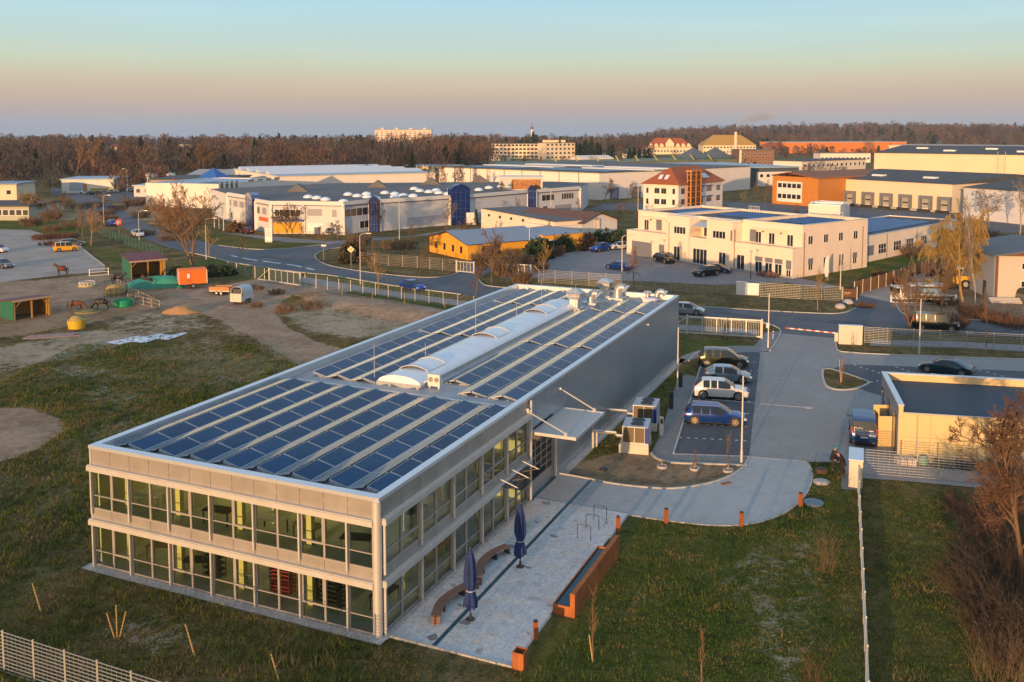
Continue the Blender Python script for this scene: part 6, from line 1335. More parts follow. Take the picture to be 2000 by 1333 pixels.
for i,(x,z) in enumerate(((3.8,6.6),(7.9,6.6),(29.6,6.6),(33.2,6.6))): b=MB(); b.box(x,2.3,z,x+.2,2.49,z+.25); b.build('wall_lamp',DARKM,pa)
b=MB(); b.box(-.02,-.05,0,1.3,-.001,.35); b.box(6.5,-.04,0,L,-.001,.3); b.build('plinth',PLIN,pa)
# wing with two bays of windows
wg,Lw=frame_('peach_wing','long single storey peach wing with rows of blue solar panels behind the peach building','building',(1660,520),(1855,477))
shell(wg,50,15,4.75,PEACH,RDK)
for u,w_,h_ in ((1.6,1.3,1.8),(11.0,3.4,1.9),(17.4,3.5,1.9),(23.3,3.2,1.9),(29.8,3.1,1.9),(37,3,1.9),(43,3,1.9)): win(wg,'f',u,1.0,w_,h_,nx=max(2,int(w_)),nz=2)
b=MB(); b.box(5.6,-.06,1.1,9.1,-.002,2.9); b.build('roller_shutter',SHUT,wg)
for u in (.8,4.3,14.6,28): b=MB(); b.cyl((u,-.08,.1),(u,-.08,4.5),.06,.06,6); b.build('downpipe',MATS['brown_pipe'],wg)
BPV=mat('blue_solar_surface',(.004,.055,.19),.3,.0,var=.25,scale=.8,spec=.15)
def pvblock(parent_frame,label,x0,y0,w,rows,pitch,z,run=1.6,rise=.3,x=None):
    a=thing('roof_solar_array',label,'solar panels'); a.location=parent_frame.matrix_world@Vector((0,0,0)) if 0 else parent_frame.location; a.rotation_euler=parent_frame.rotation_euler
    for i in range(rows):
        y=y0+i*pitch; b=MB(); v=[(x0,y,z+.1),(x0+w,y,z+.1),(x0+w,y+run,z+.1+rise),(x0,y+run,z+.1+rise)]; b.add(v+[(p[0],p[1],p[2]-.05) for p in v],[(0,1,2,3),(7,6,5,4),(0,4,5,1),(1,5,6,2),(2,6,7,3),(3,7,4,0)]); b.box(x0+.2,y+run-.2,z,x0+w-.2,y+run-.1,z+rise); b.build('panel_row',BPV,a)
    return a
pvblock(wg,'blue solar panel rows covering the roof of the long peach wing',2,3.0,40,4,2.9,4.5)
pvblock(pa,'blue solar panels on the left roof of the peach building',3.5,8,5,3,2.6,7.91); pvblock(pa,'blue solar panels on the middle roof of the peach building',14,9,9,3,2.6,7.91); pvblock(pa,'blue solar panels on the right roof of the peach building',28,8,7,4,2.5,7.91)
for i,(x,y) in enumerate(((14,18.5),(31,19.5))):
    v=thing('rooftop_railing',['small railing with ladder on the left part of the peach roof','small railing with ladder at the rear right of the peach roof'][i],'railing'); v.location=pa.location; v.rotation_euler=pa.rotation_euler
    b=MB(); 
    for k in range(5): b.cyl((x+k*.6,y,8.0),(x+k*.6,y,9.2),.04,.04,5)
    for z in (8.6,9.2): b.cyl((x,y,z),(x+2.4,y,z),.04,.04,5)
    b.build('rail',WPL,v)
# white plant building behind
r,L=frame_('plant_room','white walled plant room with pale blue panels behind the peach building roof','building',(1578,450),(1640,453)); shell(r,L,7,6.2,WHR,RBL); win(r,'f',1,2.5,1.2,1.2)
r,L=frame_('low_white_shed','low white roofed shed between the peach wing and the loading docks','building',(1582,424),(1640,428)); shell(r,L,6,4.2,WHR,RBL)
# --- long white warehouse with blue towers
WPX=[(446,432),(487,441),(501,450),(530,457),(594,457),(671,459),(722,452),(742,452),(879,440),(915,438),(1031,424),(1046,424),(1132,415)]
WPt=[G(*p) for p in WPX]; back=[(24,292),(13,300),(-56,290),(-85,262)]
o=WPt[0]; wh=thing('long_warehouse','long low white warehouse with blue glass towers, zigzag front and rows of roof domes','building',(*o,0))
loc_=[(x-o[0],y-o[1]) for x,y in WPt]; foot=loc_+[(x-o[0],y-o[1]) for x,y in back]
b=MB(); b.prism(foot,0,7.05); b.build('wall',GYW,wh)
WTR=mat('warehouse_trim',(.66,.64,.62),.6,var=.04)
b=MB(); strip(b,loc_,.5,6.65,7.5); b.build('roof_edge',WTR,wh); b=MB(); b.prism(foot,7.051,7.12); b.build('roof',RG,wh)
for i,p in enumerate(loc_):
    b=MB(); b.cbox(p[0],p[1]-.1,3.45,.7,.5,6.9); b.build('corner_pilaster',WTR,wh)
b=MB()
for i,(p,q) in enumerate(zip(loc_[:-1],loc_[1:])):
    an=math.atan2(q[1]-p[1],q[0]-p[0]); L_=math.hypot(q[0]-p[0],q[1]-p[1]); b.cbox((p[0]+q[0])/2+math.sin(an)*.27,(p[1]+q[1])/2-math.cos(an)*.27,6.5,L_-.8,.06,.16,rz=an)
b.build('blue_trim_line',mat('violet_blue',(.05,.04,.22),.5,var=0),wh)
def onseg(i,j=None):
    p=loc_[i]; q=loc_[i+1]; e=bpy.data.objects.new('x',None); return p,q,math.atan2(q[1]-p[1],q[0]-p[0]),math.hypot(q[0]-p[0],q[1]-p[1])
def segwin(i,u,z,w,h,nm='window',**k):
    p,q,an,L_=onseg(i); ob=link_mesh(nm,wmesh(w,h,**k),wh); ob.location=(p[0]+math.cos(an)*u+math.sin(an)*.03,p[1]+math.sin(an)*u-math.cos(an)*.03,z); ob.rotation_euler=(0,0,an); return ob
GYS=mat('grey_blind',(.30,.30,.34),.6,var=.05)
segwin(0,1.2,4.0,1.6,1.8,gl=GYS,nx=1); segwin(0,4.0,4.0,3.3,1.8,gl=GYS,nx=1); segwin(0,8.2,4.0,3.6,1.8,gl=GYS,nx=1); segwin(0,2,1,1.2,1.5); 
segwin(2,.8,4,1.8,1.8); segwin(2,4,4,2.8,1.8,gl=GYS,nx=1); segwin(3,.8,4,6,1.6,nx=5); segwin(4,.8,4.0,3.8,1.9,gl=GYS,nx=1); segwin(4,.8,.6,4,2.0,gl=WPL,nx=1); segwin(4,6.8,3.8,1.4,2,gl=GYS,nx=1)
segwin(5,.4,3.9,8.0,1.9,nx=4); segwin(5,5.4,.9,3.4,1.8,nx=2)
segwin(10+1,2.5,4.1,5.5,1.8,nx=3); segwin(11,11,4.1,5.6,1.8,nx=5); segwin(11,3,1.0,2.0,1.8,nx=2); segwin(11,8,1,7.8,1.8,nx=1,gl=GYS); 
p,q,an,L_=onseg(3); b=MB(); b.cbox((p[0]+q[0])/2+.2,(p[1]+q[1])/2-.4,3.05,7,.9,.5,rz=an); b.build('canopy_band',mat('violet_band',(.10,.08,.22),.6,var=0),wh); b=MB(); b.cbox((p[0]+q[0])/2,(p[1]+q[1])/2-.1,1.4,6.4,.2,2.4,rz=an); b.build('yellow_panel',YH,wh)
p,q,an,L_=onseg(2); b=MB(); b.cbox((p[0]+q[0])/2+.1,(p[1]+q[1])/2-.15,3.0,5.6,.2,.9,rz=an); b.build('red_sign',mat('sign_orange_red',(.6,.12,.03),.6,var=.05),wh)
p,q,an,L_=onseg(0); b=MB(); b.cbox(p[0]+math.cos(an)*7,p[1]+math.sin(an)*7-.25,2.3,4.2,.15,1.9,rz=an); b.build('white_sign',WPL,wh)
for i in (7,9):
    p,q,an,L_=onseg(i); b=MB(); b.cbox((p[0]+q[0])/2+(3 if i==7 else -1)*math.cos(an)+math.sin(an)*.08,(p[1]+q[1])/2+(3 if i==7 else -1)*math.sin(an)-math.cos(an)*.08,1.7,L_*.55,.1,2.0,rz=an); b.build('lower_band',mat('pale_violet_panel',(.36,.38,.46),.6,var=.05),wh)
def tower(p,q,h,label):
    L_=math.hypot(q[0]-p[0],q[1]-p[1]); an=math.atan2(q[1]-p[1],q[0]-p[0]); w_=L_; d=.9
    b=MB(); n=7; pr=[(0,0),(w_,0),(w_,h-1.2),(w_*.8,h-.4),(w_*.5,h),(w_*.2,h-.4),(0,h-1.2)]
    vs=[(x,-d,z) for x,z in pr]+[(x,1.2,z) for x,z in pr]; b.add(vs,[tuple(range(n))]+[(i,i+n,(i+1)%n+n,(i+1)%n) for i in range(n)]+[tuple(range(2*n-1,n-1,-1))])
    t=b.build('glass_tower',BLUE,wh,loc=(p[0],p[1],0),rz=an); b=MB()
    for k in range(1,4): x=w_*k/4; b.box(x-.05,-d-.04,0,x+.05,-d-.002,h-1.2)
    for k in range(1,5): b.box(.02,-d-.04,h*k/5-.05,w_-.02,-d-.003,h*k/5+.05)
    b.build('mullion',mat('blue_mullion',(.04,.08,.25),.5,var=0),t); return t
tower(loc_[1],loc_[2],8.6,''); tower(loc_[6],loc_[7],8.4,''); tower(loc_[8],loc_[9],10.2,''); tower(loc_[10],loc_[11],8.8,'')
p=loc_[9]; b=MB(); b.box(p[0]-1.5,p[1]-1.3,0,p[0]+2.0,p[1]-.5,3.0); b.build('entrance_porch',WPL,wh)
dm=[(602,386),(619,388),(636,391),(671,395),(680,381),(698,384),(717,386),(734,389),(716,380),(752,378),(771,380),(788,383),(771,386),(807,384),(820,374),(838,376),(852,373),(857,378),(875,380),(882,371),(901,372),(935,372),(809,370),(955,368),(978,366)]
for x,y in dm:
    X_,Y_=G(x,y,7.2); b=MB(); b.lathe([(1.25,0),(1.25,.25),(1.0,.5),(.5,.72),(0,.8)],0,0,14); b.build('roof_dome',SKM,wh,loc=(X_-o[0],Y_-o[1],7.12),smooth=40)
for x,y in ((583,374),(738,366),(842,360),(938,356)):
    X_,Y_=G(x,y,7.2); b=MB(); b.add([(-3,-1.5,0),(3,-1.5,0),(3,1.5,0),(-3,1.5,0),(0,-1.5,2.1),(0,1.5,2.1)],[(0,1,4),(1,2,5,4),(2,3,5),(3,0,4,5)]); b.build('roof_gablet',RG,wh,loc=(X_-o[0],Y_-o[1],7.12))
X_,Y_=G(1010,371,7.2); b=MB(); b.box(-5,0,0,7,7,3.4); pn=b.build('penthouse',GYW,wh,loc=(X_-o[0],Y_-o[1],7.12)); b=MB(); b.box(-1.5,-.04,.2,6.5,-.001,2.9); b.build('window',mat('warm_interior',(.35,.14,.04),.5,var=.5,scale=1),pn); b=MB(); b.box(-5.3,-.8,3.4,7.3,7.2,3.7); b.build('roof',WTR,pn)
# pale blue roof hall behind the warehouse
r,L=frame_('blue_roof_hall','low hall with pale blue roof sheets directly behind the long warehouse','building',(545,380),(850,370)); b=MB(); b.box(0,0,0,L,75,6.6); b.build('wall',WHR,r); b=MB()
b.box(-.5,-.5,6.6,L+.5,75,6.9); b.build('roof',RBL,r)
for k in range(4): b=MB(); b.add([(0,12+k*16,6.9),(L,12+k*16,6.9),(L,18+k*16,8.0),(0,18+k*16,8.0),(0,20+k*16,6.9),(L,20+k*16,6.9)],[(0,1,2,3),(3,2,5,4),(0,3,4),(1,5,2)]); b.build('shed_roof',WPL,r)
# blue-white factory at left
r,L=frame_('striped_factory','white factory with dark vertical windows and a blue roof pyramid left of the long warehouse','building',(428,408),(545,392)); shell(r,L,26,ZT(428,408,360),WHR,RBL)
for k in range(4): win(r,'f',1.0+k*2.6,4.8,1.5,3.2,nx=1,nz=2)
for k in range(4): win(r,'f',16+k*5.2,7.0,3.4,.9,nx=1)
b=MB(); b.add([(8,6,8.8),(15,6,8.8),(15,13,8.8),(8,13,8.8),(11.5,9.5,11.8)],[(0,1,4),(1,2,4),(2,3,4),(3,0,4)]); b.build('roof_pyramid',mat('bright_blue_roof',(.02,.12,.42),.5,var=.1),r)
b=MB(); b.box(.5,-.4,1.2,9,-.01,3.6); b.build('loading_panel',BLUE,r)
# yellow house
r=thing('yellow_house','low bright yellow-orange house with blue-grey metal roof behind the verge fence','house',(*G(839,492),0)); pL,pR,pB=G(839,492),G(910,508),G(1017,473)
r.rotation_euler=(0,0,math.atan2(pR[1]-pL[1],pR[0]-pL[0])); Lh=14.5; Dh=27
gwall(r,Lh,Dh*.62,2.9,4.6,YH,'y'); gable(r,Lh,Dh*.62,2.9,4.75,mat('blue_grey_metal_roof',(.24,.29,.35),.45,.3,var=.06),.5,'y')
b=MB(); b.box(3,Dh*.62,0,Lh,Dh*.98,3.4); b.build('rear_wing',YH,r); b=MB(); b.box(2.7,Dh*.62+.01,3.4,Lh+.3,Dh,3.6); b.build('wing_roof',MATS['blue_grey_metal_roof'],r)
for x in (2.0,5.4,8.6,11.6): win(r,'f',x,.9,1.1,1.5,nx=1,gl=WGL,fr=YH)
b=MB(); b.box(Lh-.001,3,.1,Lh+.05,6,2.4); b.build('garage_door',BRF,r); win(r,'r',18,.9,2.5,1.6,L=Lh,nx=2)
# low pink wedge + white gabled hall
r,L=frame_('low_pink_building','low pinkish building with small high windows and a sloping roof edge','building',(940,448),(1083,473)); L=max(L,10)
b=MB(); b.add([(0,0,0),(L,0,0),(L,12,0),(0,12,0),(0,0,4.9),(L,0,4.2),(L,12,4.2),(0,12,4.9)],[(3,2,1,0),(4,5,6,7),(0,1,5,4),(1,2,6,5),(2,3,7,6),(3,0,4,7)]); b.build('wall',PEACH,r); b=MB(); b.add([(-.3,-.3,5.0),(L+.3,-.3,4.3),(L+.3,12.3,4.3),(-.3,12.3,5.0)],[(0,1,2,3)]); b.build('roof',RG,r)
for k in range(4): win(r,'f',L*(.1+.16*k),3.2,1.2,.8,nx=1)
win(r,'f',L*.78,.8,L*.19,1.6,nx=3)
r,L=frame_('white_gabled_hall','white hall with a dark brown hipped roof beside the low pink building','building',(1137,470),(1205,461)); gwall(r,L,20,3.7,5.6,WHR,'y'); gable(r,L,20,3.7,5.7,BRF,.5,'y')
win(r,'l',4,1.8,1.6,.9,nx=1,name='window'); win(r,'l',9,1.8,1.6,.9,nx=1); win(r,'l',14,1.8,1.6,.9,nx=1)
r,L=frame_('lean_to','low white lean-to between the pink building and the white gabled hall','building',(1083,474),(1137,470)); shell(r,L,12,3.4,WHR,BRF)
# --- big white hall centre
r=thing('big_white_hall','very long white hall with blue solar roof strips behind the long warehouse','building',(*G(858,372),0)); A0,A1,A2=G(858,372),G(1170,391),G(1285,384); an=math.atan2(A1[1]-A0[1],A1[0]-A0[0]); r.rotation_euler=(0,0,an); L=math.hypot(A1[0]-A0[0],A1[1]-A0[1]); dx=A2[0]-A0[0];dy=A2[1]-A0[1]; c_,s_=math.cos(-an),math.sin(-an); q2=(dx*c_-dy*s_,dx*s_+dy*c_)
ft=[(0,0),(L,0),q2,(q2[0]-L,q2[1]+40),(-10,55)]; ft=[(0,0),(L,0),q2,(q2[0]+5,q2[1]+60),(0,95)]
b=MB(); b.prism(ft,0,9.0); b.build('wall',WHR,r); b=MB(); b.prism([(x*1.003-.15,y-.3 if y<1 else y) for x,y in ft],9.0,9.35); b.build('roof',RG,r)
for k,(x0,x1,y0,y1,m_) in enumerate(((8,38,4,14,BPV),(46,78,4,18,BPV),(3,40,22,30,WPL),(52,84,24,31,WPL),(52,84,38,44,WPL),(10,45,40,48,WPL))): b=MB(); b.box(x0,y0,9.35,x1,y1,9.55+.1*(k>1)); b.build('roof_strip',m_,r)
for k in range(1,9): b=MB(); b.cyl((L*k/9,-.15,0),(L*k/9,-.15,9),.12,.12,6); b.build('downpipe',SHUT,r)
an2=math.atan2(q2[1],q2[0]-L)
for t in (.25,.62): b=MB(); b.cbox(L+(q2[0]-L)*t+.2,q2[1]*t-.2,2.0,3.6,.5,4.0,rz=an2); dd=b.build('dock_shelter',SHUT,r); b=MB(); b.cbox(L+(q2[0]-L)*t+.35,q2[1]*t-.45,1.6,2.4,.3,2.6,rz=an2); b.build('dock_door',GYS,dd)
# --- red roof office
r,L=frame_('red_roofed_office','cream three storey office with red hipped roof and an orange glazed stair tower','building',(38.3,270.6),(47.1,263.7),world=True); L=11.3; D=28.6
b=MB(); b.box(0,0,0,L,D,8.1); b.build('wall',WHR,r)
b=MB(); v=[(-.8,-.8,8.05),(L+.8,-.8,8.05),(L+.8,D+.8,8.05),(-.8,D+.8,8.05),(L/2,L*.5,12.8),(L/2,D-L*.5,12.8)]; b.add(v,[(0,1,4),(1,2,5,4),(2,3,5),(3,0,4,5),(3,2,1,0)]); rf=b.build('roof',TILE,r)
GF=mat('grey_frame',(.3,.3,.32),.5,var=0); VF=mat('violet_frame',(.12,.10,.32),.5,var=0)
for z in (5.4,2.3):
    for x,w_ in ((.9,.8),(3.6,1.7),(5.8,1.7),(9.4,.9)): win(r,'f',x,z,w_,1.6,fr=GF,nx=2 if w_>1.2 else 1,fw=.08)
    for u,w_ in ((1.6,2.2),(12.4,2.9),(17.6,3.3),(24.2,2.6)): win(r,'r',u,z,w_,1.6,L=L,nx=3,fr=VF,fw=.08)
    for u in (12.3,17.5): b=MB(); b.box(L,u-.1,z+1.62,L+.5,u+3.5,z+1.85); b.build('awning',mat('blue_awning',(.04,.04,.3),.7,var=0),r)
b=MB(); b.box(L+.001,5.2,0,L+1.3,11.2,11.6); tw=b.build('stair_tower',mat('tower_dark_glass',(.03,.02,.02),.2,var=.2),r)
b=MB()
for y in (5.1,8.2,11.3): b.box(L+1.3,y-.2,0,L+1.5,y+.2,11.8)
b.box(L+.05,5.0,0,L+.35,5.19,11.8); b.box(L+1.1,5.0,0,L+1.299,5.19,11.8)
for k in range(7): z=.8+k*1.65; b.box(L+.05,5.03,z,L+1.29,5.18,z+.2); b.box(L+1.301,5.3,z,L+1.42,11.1,z+.2)
b.box(L-.3,4.95,11.61,L+1.6,11.45,12.1); b.build('orange_frame',ORC,tw)
def slope_pt(u,t): # right roof slope: t 0 at eave, 1 at ridge
    return (L+.8+(L/2-L-.8)*t,u,8.05+4.75*t+.05)
for u in (12.6,14.2,17.8,19.2,20.6):
    b=MB(); b.add([slope_pt(u,.28),slope_pt(u+1,.28),slope_pt(u+1,.55),slope_pt(u,.55)],[(0,1,2,3)]); b.build('skylight',SKM,rf)
def slope_f(x,t): return (x,-.8+(L*.5+.8)*t,8.05+4.75*t+.05)
for x in (4.0,6.0): b=MB(); b.add([slope_f(x,.3),slope_f(x+1.1,.3),slope_f(x+1.1,.55),slope_f(x,.55)],[(0,1,2,3)]); b.build('skylight',SKM,rf)
# --- loading dock hall and neighbours
FN=(math.cos(0),0)
r,L=frame_('dock_hall','cream hall with six grey loading docks and a dark low-pitched roof','building',(1597,396.5),(1880,419)); L=46.5
b=MB(); b.box(0,0,0,L,60,8.2); b.build('wall',BEI,r)
b=MB(); v=[(-.3,-.3,8.2),(L+.3,-.3,8.2),(L+.3,30,10.2),(7,30,10.2),(-.3,10,8.2),(L+.3,60,8.2),(-.3,60,8.2)]; b.add([(-.3,-.3,8.2),(L+.3,-.3,8.2),(L+.3,32,10.4),(-.3,32,10.4),(-.3,60,8.2),(L+.3,60,8.2)],[(0,1,2,3),(3,2,5,4),(0,3,4),(1,5,2),(4,5,1,0)]); b.build('roof',RDK,r)
b=MB()
for x in (12,30): b.box(x,11,9.0,x+4,13,9.5)
b.build('rooflight',SKM,r)
for x in (10.6,17.2,23.6,30,36.6,42.8-.3):
    x-=0; b=MB(); b.box(x,-1.0,.7,x+.7,-.01,4.6); b.box(x+3.3,-1.0,.7,x+4.0,-.01,4.6); b.box(x+.7,-1.0,3.7,x+3.3,-.01,4.6); dk=b.build('dock_shelter',SHUT,r)
    b=MB(); b.box(x+.7,-.1,.9,x+3.3,-.02,3.7); b.build('dock_door',mat('dock_panel',(.38,.37,.33),.6,var=.05),dk); b=MB(); b.box(x+.9,-.14,2.0,x+2.8,-.101,2.4); b.build('window',BLK,dk); b=MB(); b.box(x,-1.6,.0,x+4,-1.01,.7); b.build('ramp',DARKM,dk)
b=MB(); b.box(9.5,-.6,0,L,-.05,.65); b.build('plinth',CONC,r)
win(r,'f',1.2,1.9,1.5,1.3,nx=2); win(r,'f',3.0,1.9,1.5,1.3,nx=2); win(r,'f',6.2,.9,.9,2,nx=1); win(r,'f',8.6,.9,.9,2,nx=1)
r,L=frame_('orange_office','orange clad two storey office block with bands of windows beside the dock hall','building',(83.9,299.4),(94.0,285.4),world=True)
b=MB(); b.box(0,0,0,L,45,9.0); b.build('wall',ORC,r); b=MB(); b.add([(-.4,-.4,9.0),(L*.35,-.4,10.1),(L+.3,-.4,8.6),(-.4,45.3,9.0),(L*.35,45.3,10.1),(L+.3,45.3,8.6)]+[(-.4,-.4,9.3),(L*.35,-.4,10.4),(L+.3,-.4,8.9),(-.4,45.3,9.3),(L*.35,45.3,10.4),(L+.3,45.3,8.9)],[(6,7,10,9),(7,8,11,10),(0,1,7,6),(1,2,8,7),(2,5,11,8),(0,6,9,3),(3,4,1,0),(4,5,2,1),(3,9,10,4),(4,10,11,5)]); b.build('roof',mat('rust_roof',(.26,.09,.025),.7,var=.1),r)
b=MB(); b.box(1.8,-.03,.9,11.4,-.001,7.4); b.build('white_panel',WHR,r)
for z in (5.3,1.9):
    for k in range(5): win(r,'f',2.1+k*1.82,z,1.7,1.6,nx=1,off=-.03)
r,L=frame_('right_white_hall','pale hall behind bare birches at the right end of the loading docks','building',(1880,427),(2120,452)); b=MB(); b.box(0,0,0,L,60,8.4); b.build('wall',GYW,r); gable(r,L,60,8.4,11.2,RDK,.3,'x'); 
r,L=frame_('beige_high_hall','very large beige hall with dark roof and rooflights behind the dock hall','building',(1706,354),(2250,372)); b=MB(); b.box(0,0,0,L,90,13.2); b.build('wall',BEI,r)
gable(r,L,90,13.2,16.2,RDK,.4,'x')
for k in range(9): b=MB(); x=12+k*15; yy=12 if k%2 else 24; z=13.2+3*yy/45; b.box(x,yy,z,x+5,yy+3,z+.7); b.build('rooflight',SKM,r)
b=MB(); 
for z in range(0,13): b.box(52,-.6,z,55,-.5,z+.12)
for x in (52,55): b.box(x-.1,-.6,0,x+.1,-.5,14.5)
b.build('fire_ladder',FENCEM,r)
# --- grey house at the right edge
r,L=frame_('grey_gabled_house','grey two storey house with dark gabled roof behind the willow and birch','house',G(1942,588),(G(1942,588)[0]+10,G(1942,588)[1]-1.3),world=True); L=16
b=MB(); D=14; b.box(0,0,0,L,D,6.3); b.build('wall',mat('cream_grey_render',(.50,.46,.40),.85,var=.05),r); b=MB(); b.box(-.02,-.02,0,.35,-.001,6.3); b.build('corner_pilaster',BRF,r)
b=MB(); b.box(-.04,.35,0,-.001,D,6.25); b.build('side_wall',mat('grey_render',(.34,.35,.37),.85,var=.05),r)
b=MB(); b.add([(-.6,-.7,6.2),(L/2,-.7,7.6),(L/2,D+.5,7.6),(-.6,D+.5,6.2),(L+.6,-.7,6.2),(L+.6,D+.5,6.2)]+[(-.6,-.7,6.4),(L/2,-.7,7.8),(L/2,D+.5,7.8),(-.6,D+.5,6.4),(L+.6,-.7,6.4),(L+.6,D+.5,6.4)],[(3,2,1,0),(2,5,4,1),(6,7,8,9),(7,10,11,8),(0,1,7,6),(1,4,10,7),(0,6,9,3),(4,5,11,10)]); b.build('roof',SLATE,r)
b=MB(); b.add([(0,-.3,6.3),(L,-.3,6.3),(L/2,-.3,7.6)],[(0,1,2)]); b.build('gable_board',BRF,r)
for z in (4.4,1.9): win(r,'f',3.3,z,2.4,1.0,nx=1)
for u in (9,10.5): win(r,'l',u,3.9,.6,1.5,nx=1,off=-.05)
b=MB(); b.box(-.12,3.0,.1,-.05,4.1,2.3); b.build('door',DARKM,r)
for k in range(4): b=MB(); b.box(-1.0,-1.8+k*.35,0,3,-1.45+k*.35,.15+k*.15); b.build('step',CONC,r)
# --- far buildings
def simple(name,label,pl,pr,dep,ytop,wall,roof=RG,rows=0,cols=0,cat='building',kind='flat',rz=0,ww=1.6,wh_=1.6,group=None):
    r,L=frame_(name,label,cat,pl,pr,group); h=ZT(pl[0],pl[1],ytop)
    if kind=='flat': b=MB(); b.box(0,0,0,L,dep,h); b.build('wall',wall,r); b=MB(); b.box(-.5,-.5,h+.003,L+.5,dep+.5,h+.4); b.build('roof',roof,r)
    elif kind=='gable': gwall(r,L,dep,h,h+rz,wall,'x'); gable(r,L,dep,h,h+rz,roof,.5,'x')
    elif kind=='hip': b=MB(); b.box(0,0,0,L,dep,h); b.build('wall',wall,r); hip(r,L,dep,h,h+rz,roof,.8)
    for j in range(rows):
        for i in range(cols):
            w0=L/cols; win(r,'f',w0*(i+.5)-ww/2,(h/rows)*(j+.35),ww,wh_,nx=1,fw=.12)
    return r,L,h
r,L,h=simple('dealer_hall','white car dealer hall with pale roof behind the row of cars at the left',(121,378),(222,377),22,352,WHR,RBL); b=MB(); b.box(L*.15,-.1,1,L*.45,-.01,4.2); b.build('shop_window',RBL,r); b=MB(); b.box(L*.42,-.3,.6,L*.48,-.02,3.6); b.build('orange_sign',ORC,r); b=MB(); b.box(L*.55,-.3,.2,L*.98,-.02,1.8); b.build('lower_panel',mat('yellow_green_panel',(.4,.4,.05),.6,var=.5,scale=.4),r)
simple('cream_shed','cream hall with blue-grey roof at the far left edge, upper of two',(-60,392),(33,391),18,362,BEI,mat('blue_roof_edge',(.20,.26,.36),.5,var=.05),1,3)
simple('pale_shed','pale low building with a row of dark windows at the left edge, lower of two',(-60,431),(57,431),16,404,mat('pale_green_grey',(.42,.42,.34),.85,var=.1),RDK,1,9)
simple('beige_factory','beige flat factory behind the big orange-brown tree',(295,387),(443,387),30,352,mat('dull_peach_wall',(.44,.35,.27),.85,var=.12,scale=.3),RDK,1,12,ww=3); simple('pale_workshop','pale blue-grey workshop left of the beige factory',(262,385),(295,385),14,364,GYW,RBL,1,2)
r,L,h=simple('red_wall_block','small building with a bright red wall panel behind the bare tree',(322,398),(340,397),10,367,mat('bright_red_panel',(.62,.06,.03),.6,var=.05),RG)
simple('curved_roof_hall','wide hall with a pale shallow roof in front of the woods',(362,360),(512,360),40,344,BEI,mat('pale_grey_roof',(.42,.41,.40),.7,var=.08),0,0,kind='gable',rz=2.2)
for i,(px,py,t) in enumerate(((291,372,339),(299,370,341),(334,368,339))):
    v=thing('silo',['thin white chimney on the factory behind the road','left white roof silo of the beige factory','right white roof silo of the beige factory'][i],'silo',(*G(px,py),0)); h=ZT(px,py,t); rr_=.9 if i==0 else 1.5; b=MB(); b.cyl((0,0,0),(0,0,h-1.5),rr_*.8,rr_*.8,12); b.build('stem',WHR,v); b=MB(); b.lathe([(rr_*.8,h-1.5),(rr_*1.3,h-.9),(rr_*1.2,h-.2),(0,h+.3)],0,0,12); b.build('head',WHR,v)
r,L,h=simple('mansard_house','house with a grey slate mansard roof and blue gable among conifers',(592,356),(690,354),22,338,mat('blue_boarding',(.03,.10,.30),.7,var=.1),SLATE,0,0,'house','hip',4.5); b=MB(); b.add([(3,-.5,0),(9,-.5,0),(9,-.5,3),(6,-.5,5.5),(3,-.5,3)],[(0,1,2,3,4)]); b.build('gable_front',WHR,r); b=MB(); b.box(L*.62,-.4,0,L*.98,-.02,4.2); b.build('white_wing',WHR,r)
simple('brown_roofed_house','cream house with a wide brown roof in front of the woods',(735,352),(803,352),20,336,BEI,BRF,1,4,'house','gable',2.5)
simple('cream_block_far','small cream block behind the bare trees right of the woods',(846,352),(905,349),20,326,BEI,RBL,2,5)
r,L,h=simple('green_roof_hall','long low hall with a grey-green roof and yellow roof struts',(985,338),(1460,325),40,322,GNR,GNR)
for k in range(9): b=MB(); x=L*(.18+.08*k); b.add([(x,-1,h+.5),(x+1.4,-1,h+.5),(x+4.4,6,h+3.6),(x+3,6,h+3.6)],[(0,1,2,3)]); b.build('roof_strut',mat('yellow_strut',(.6,.45,.05),.6,var=0),r)
simple('apartment_block','pale four storey apartment block in the town, left of two joined slabs',(960,311),(1066,311),14,281.5,BEI,RG,4,14,ww=2.4,wh_=1.7)
simple('apartment_block','pale apartment slab with a plain lit end wall, right of two joined slabs',(1066,313),(1123,312),12,280,BEI,RG,4,7,ww=2.0,wh_=1.7)
simple('apartment_penthouse','cream upper building with reddish turret above the apartment blocks',(1060,300),(1104,300),12,274,BEI,TILE,1,5)
simple('long_low_block','low cream block left of the apartment slabs',(912,314),(985,315),12,305,BEI,RG,1,8)
r,L=frame_('tower_block','wide pinkish high-rise block standing above the forest horizon','building',(-220.3,1500),(-129.5,1500),world=True); r.location.z=-4; h=28.6; b=MB(); b.box(0,0,0,L,20,h); b.build('wall',mat('pink_concrete',(.74,.58,.46),.85,var=.08,scale=.05),r); b=MB(); b.box(-.3,-.3,h+.003,L+.3,20.3,h+.5); b.build('roof',RG,r)
for j_ in range(9):
    for i_ in range(12): win(r,'f',L*(i_+.5)/12-1.5,1.5+j_*2.85,3.0,1.4,nx=1,fw=.12)
for k in range(4): b=MB(); b.box(L*(.1+.25*k),2,h,L*(.16+.25*k),8,h+3); b.build('roof_hut',MATS['pink_concrete'],r)
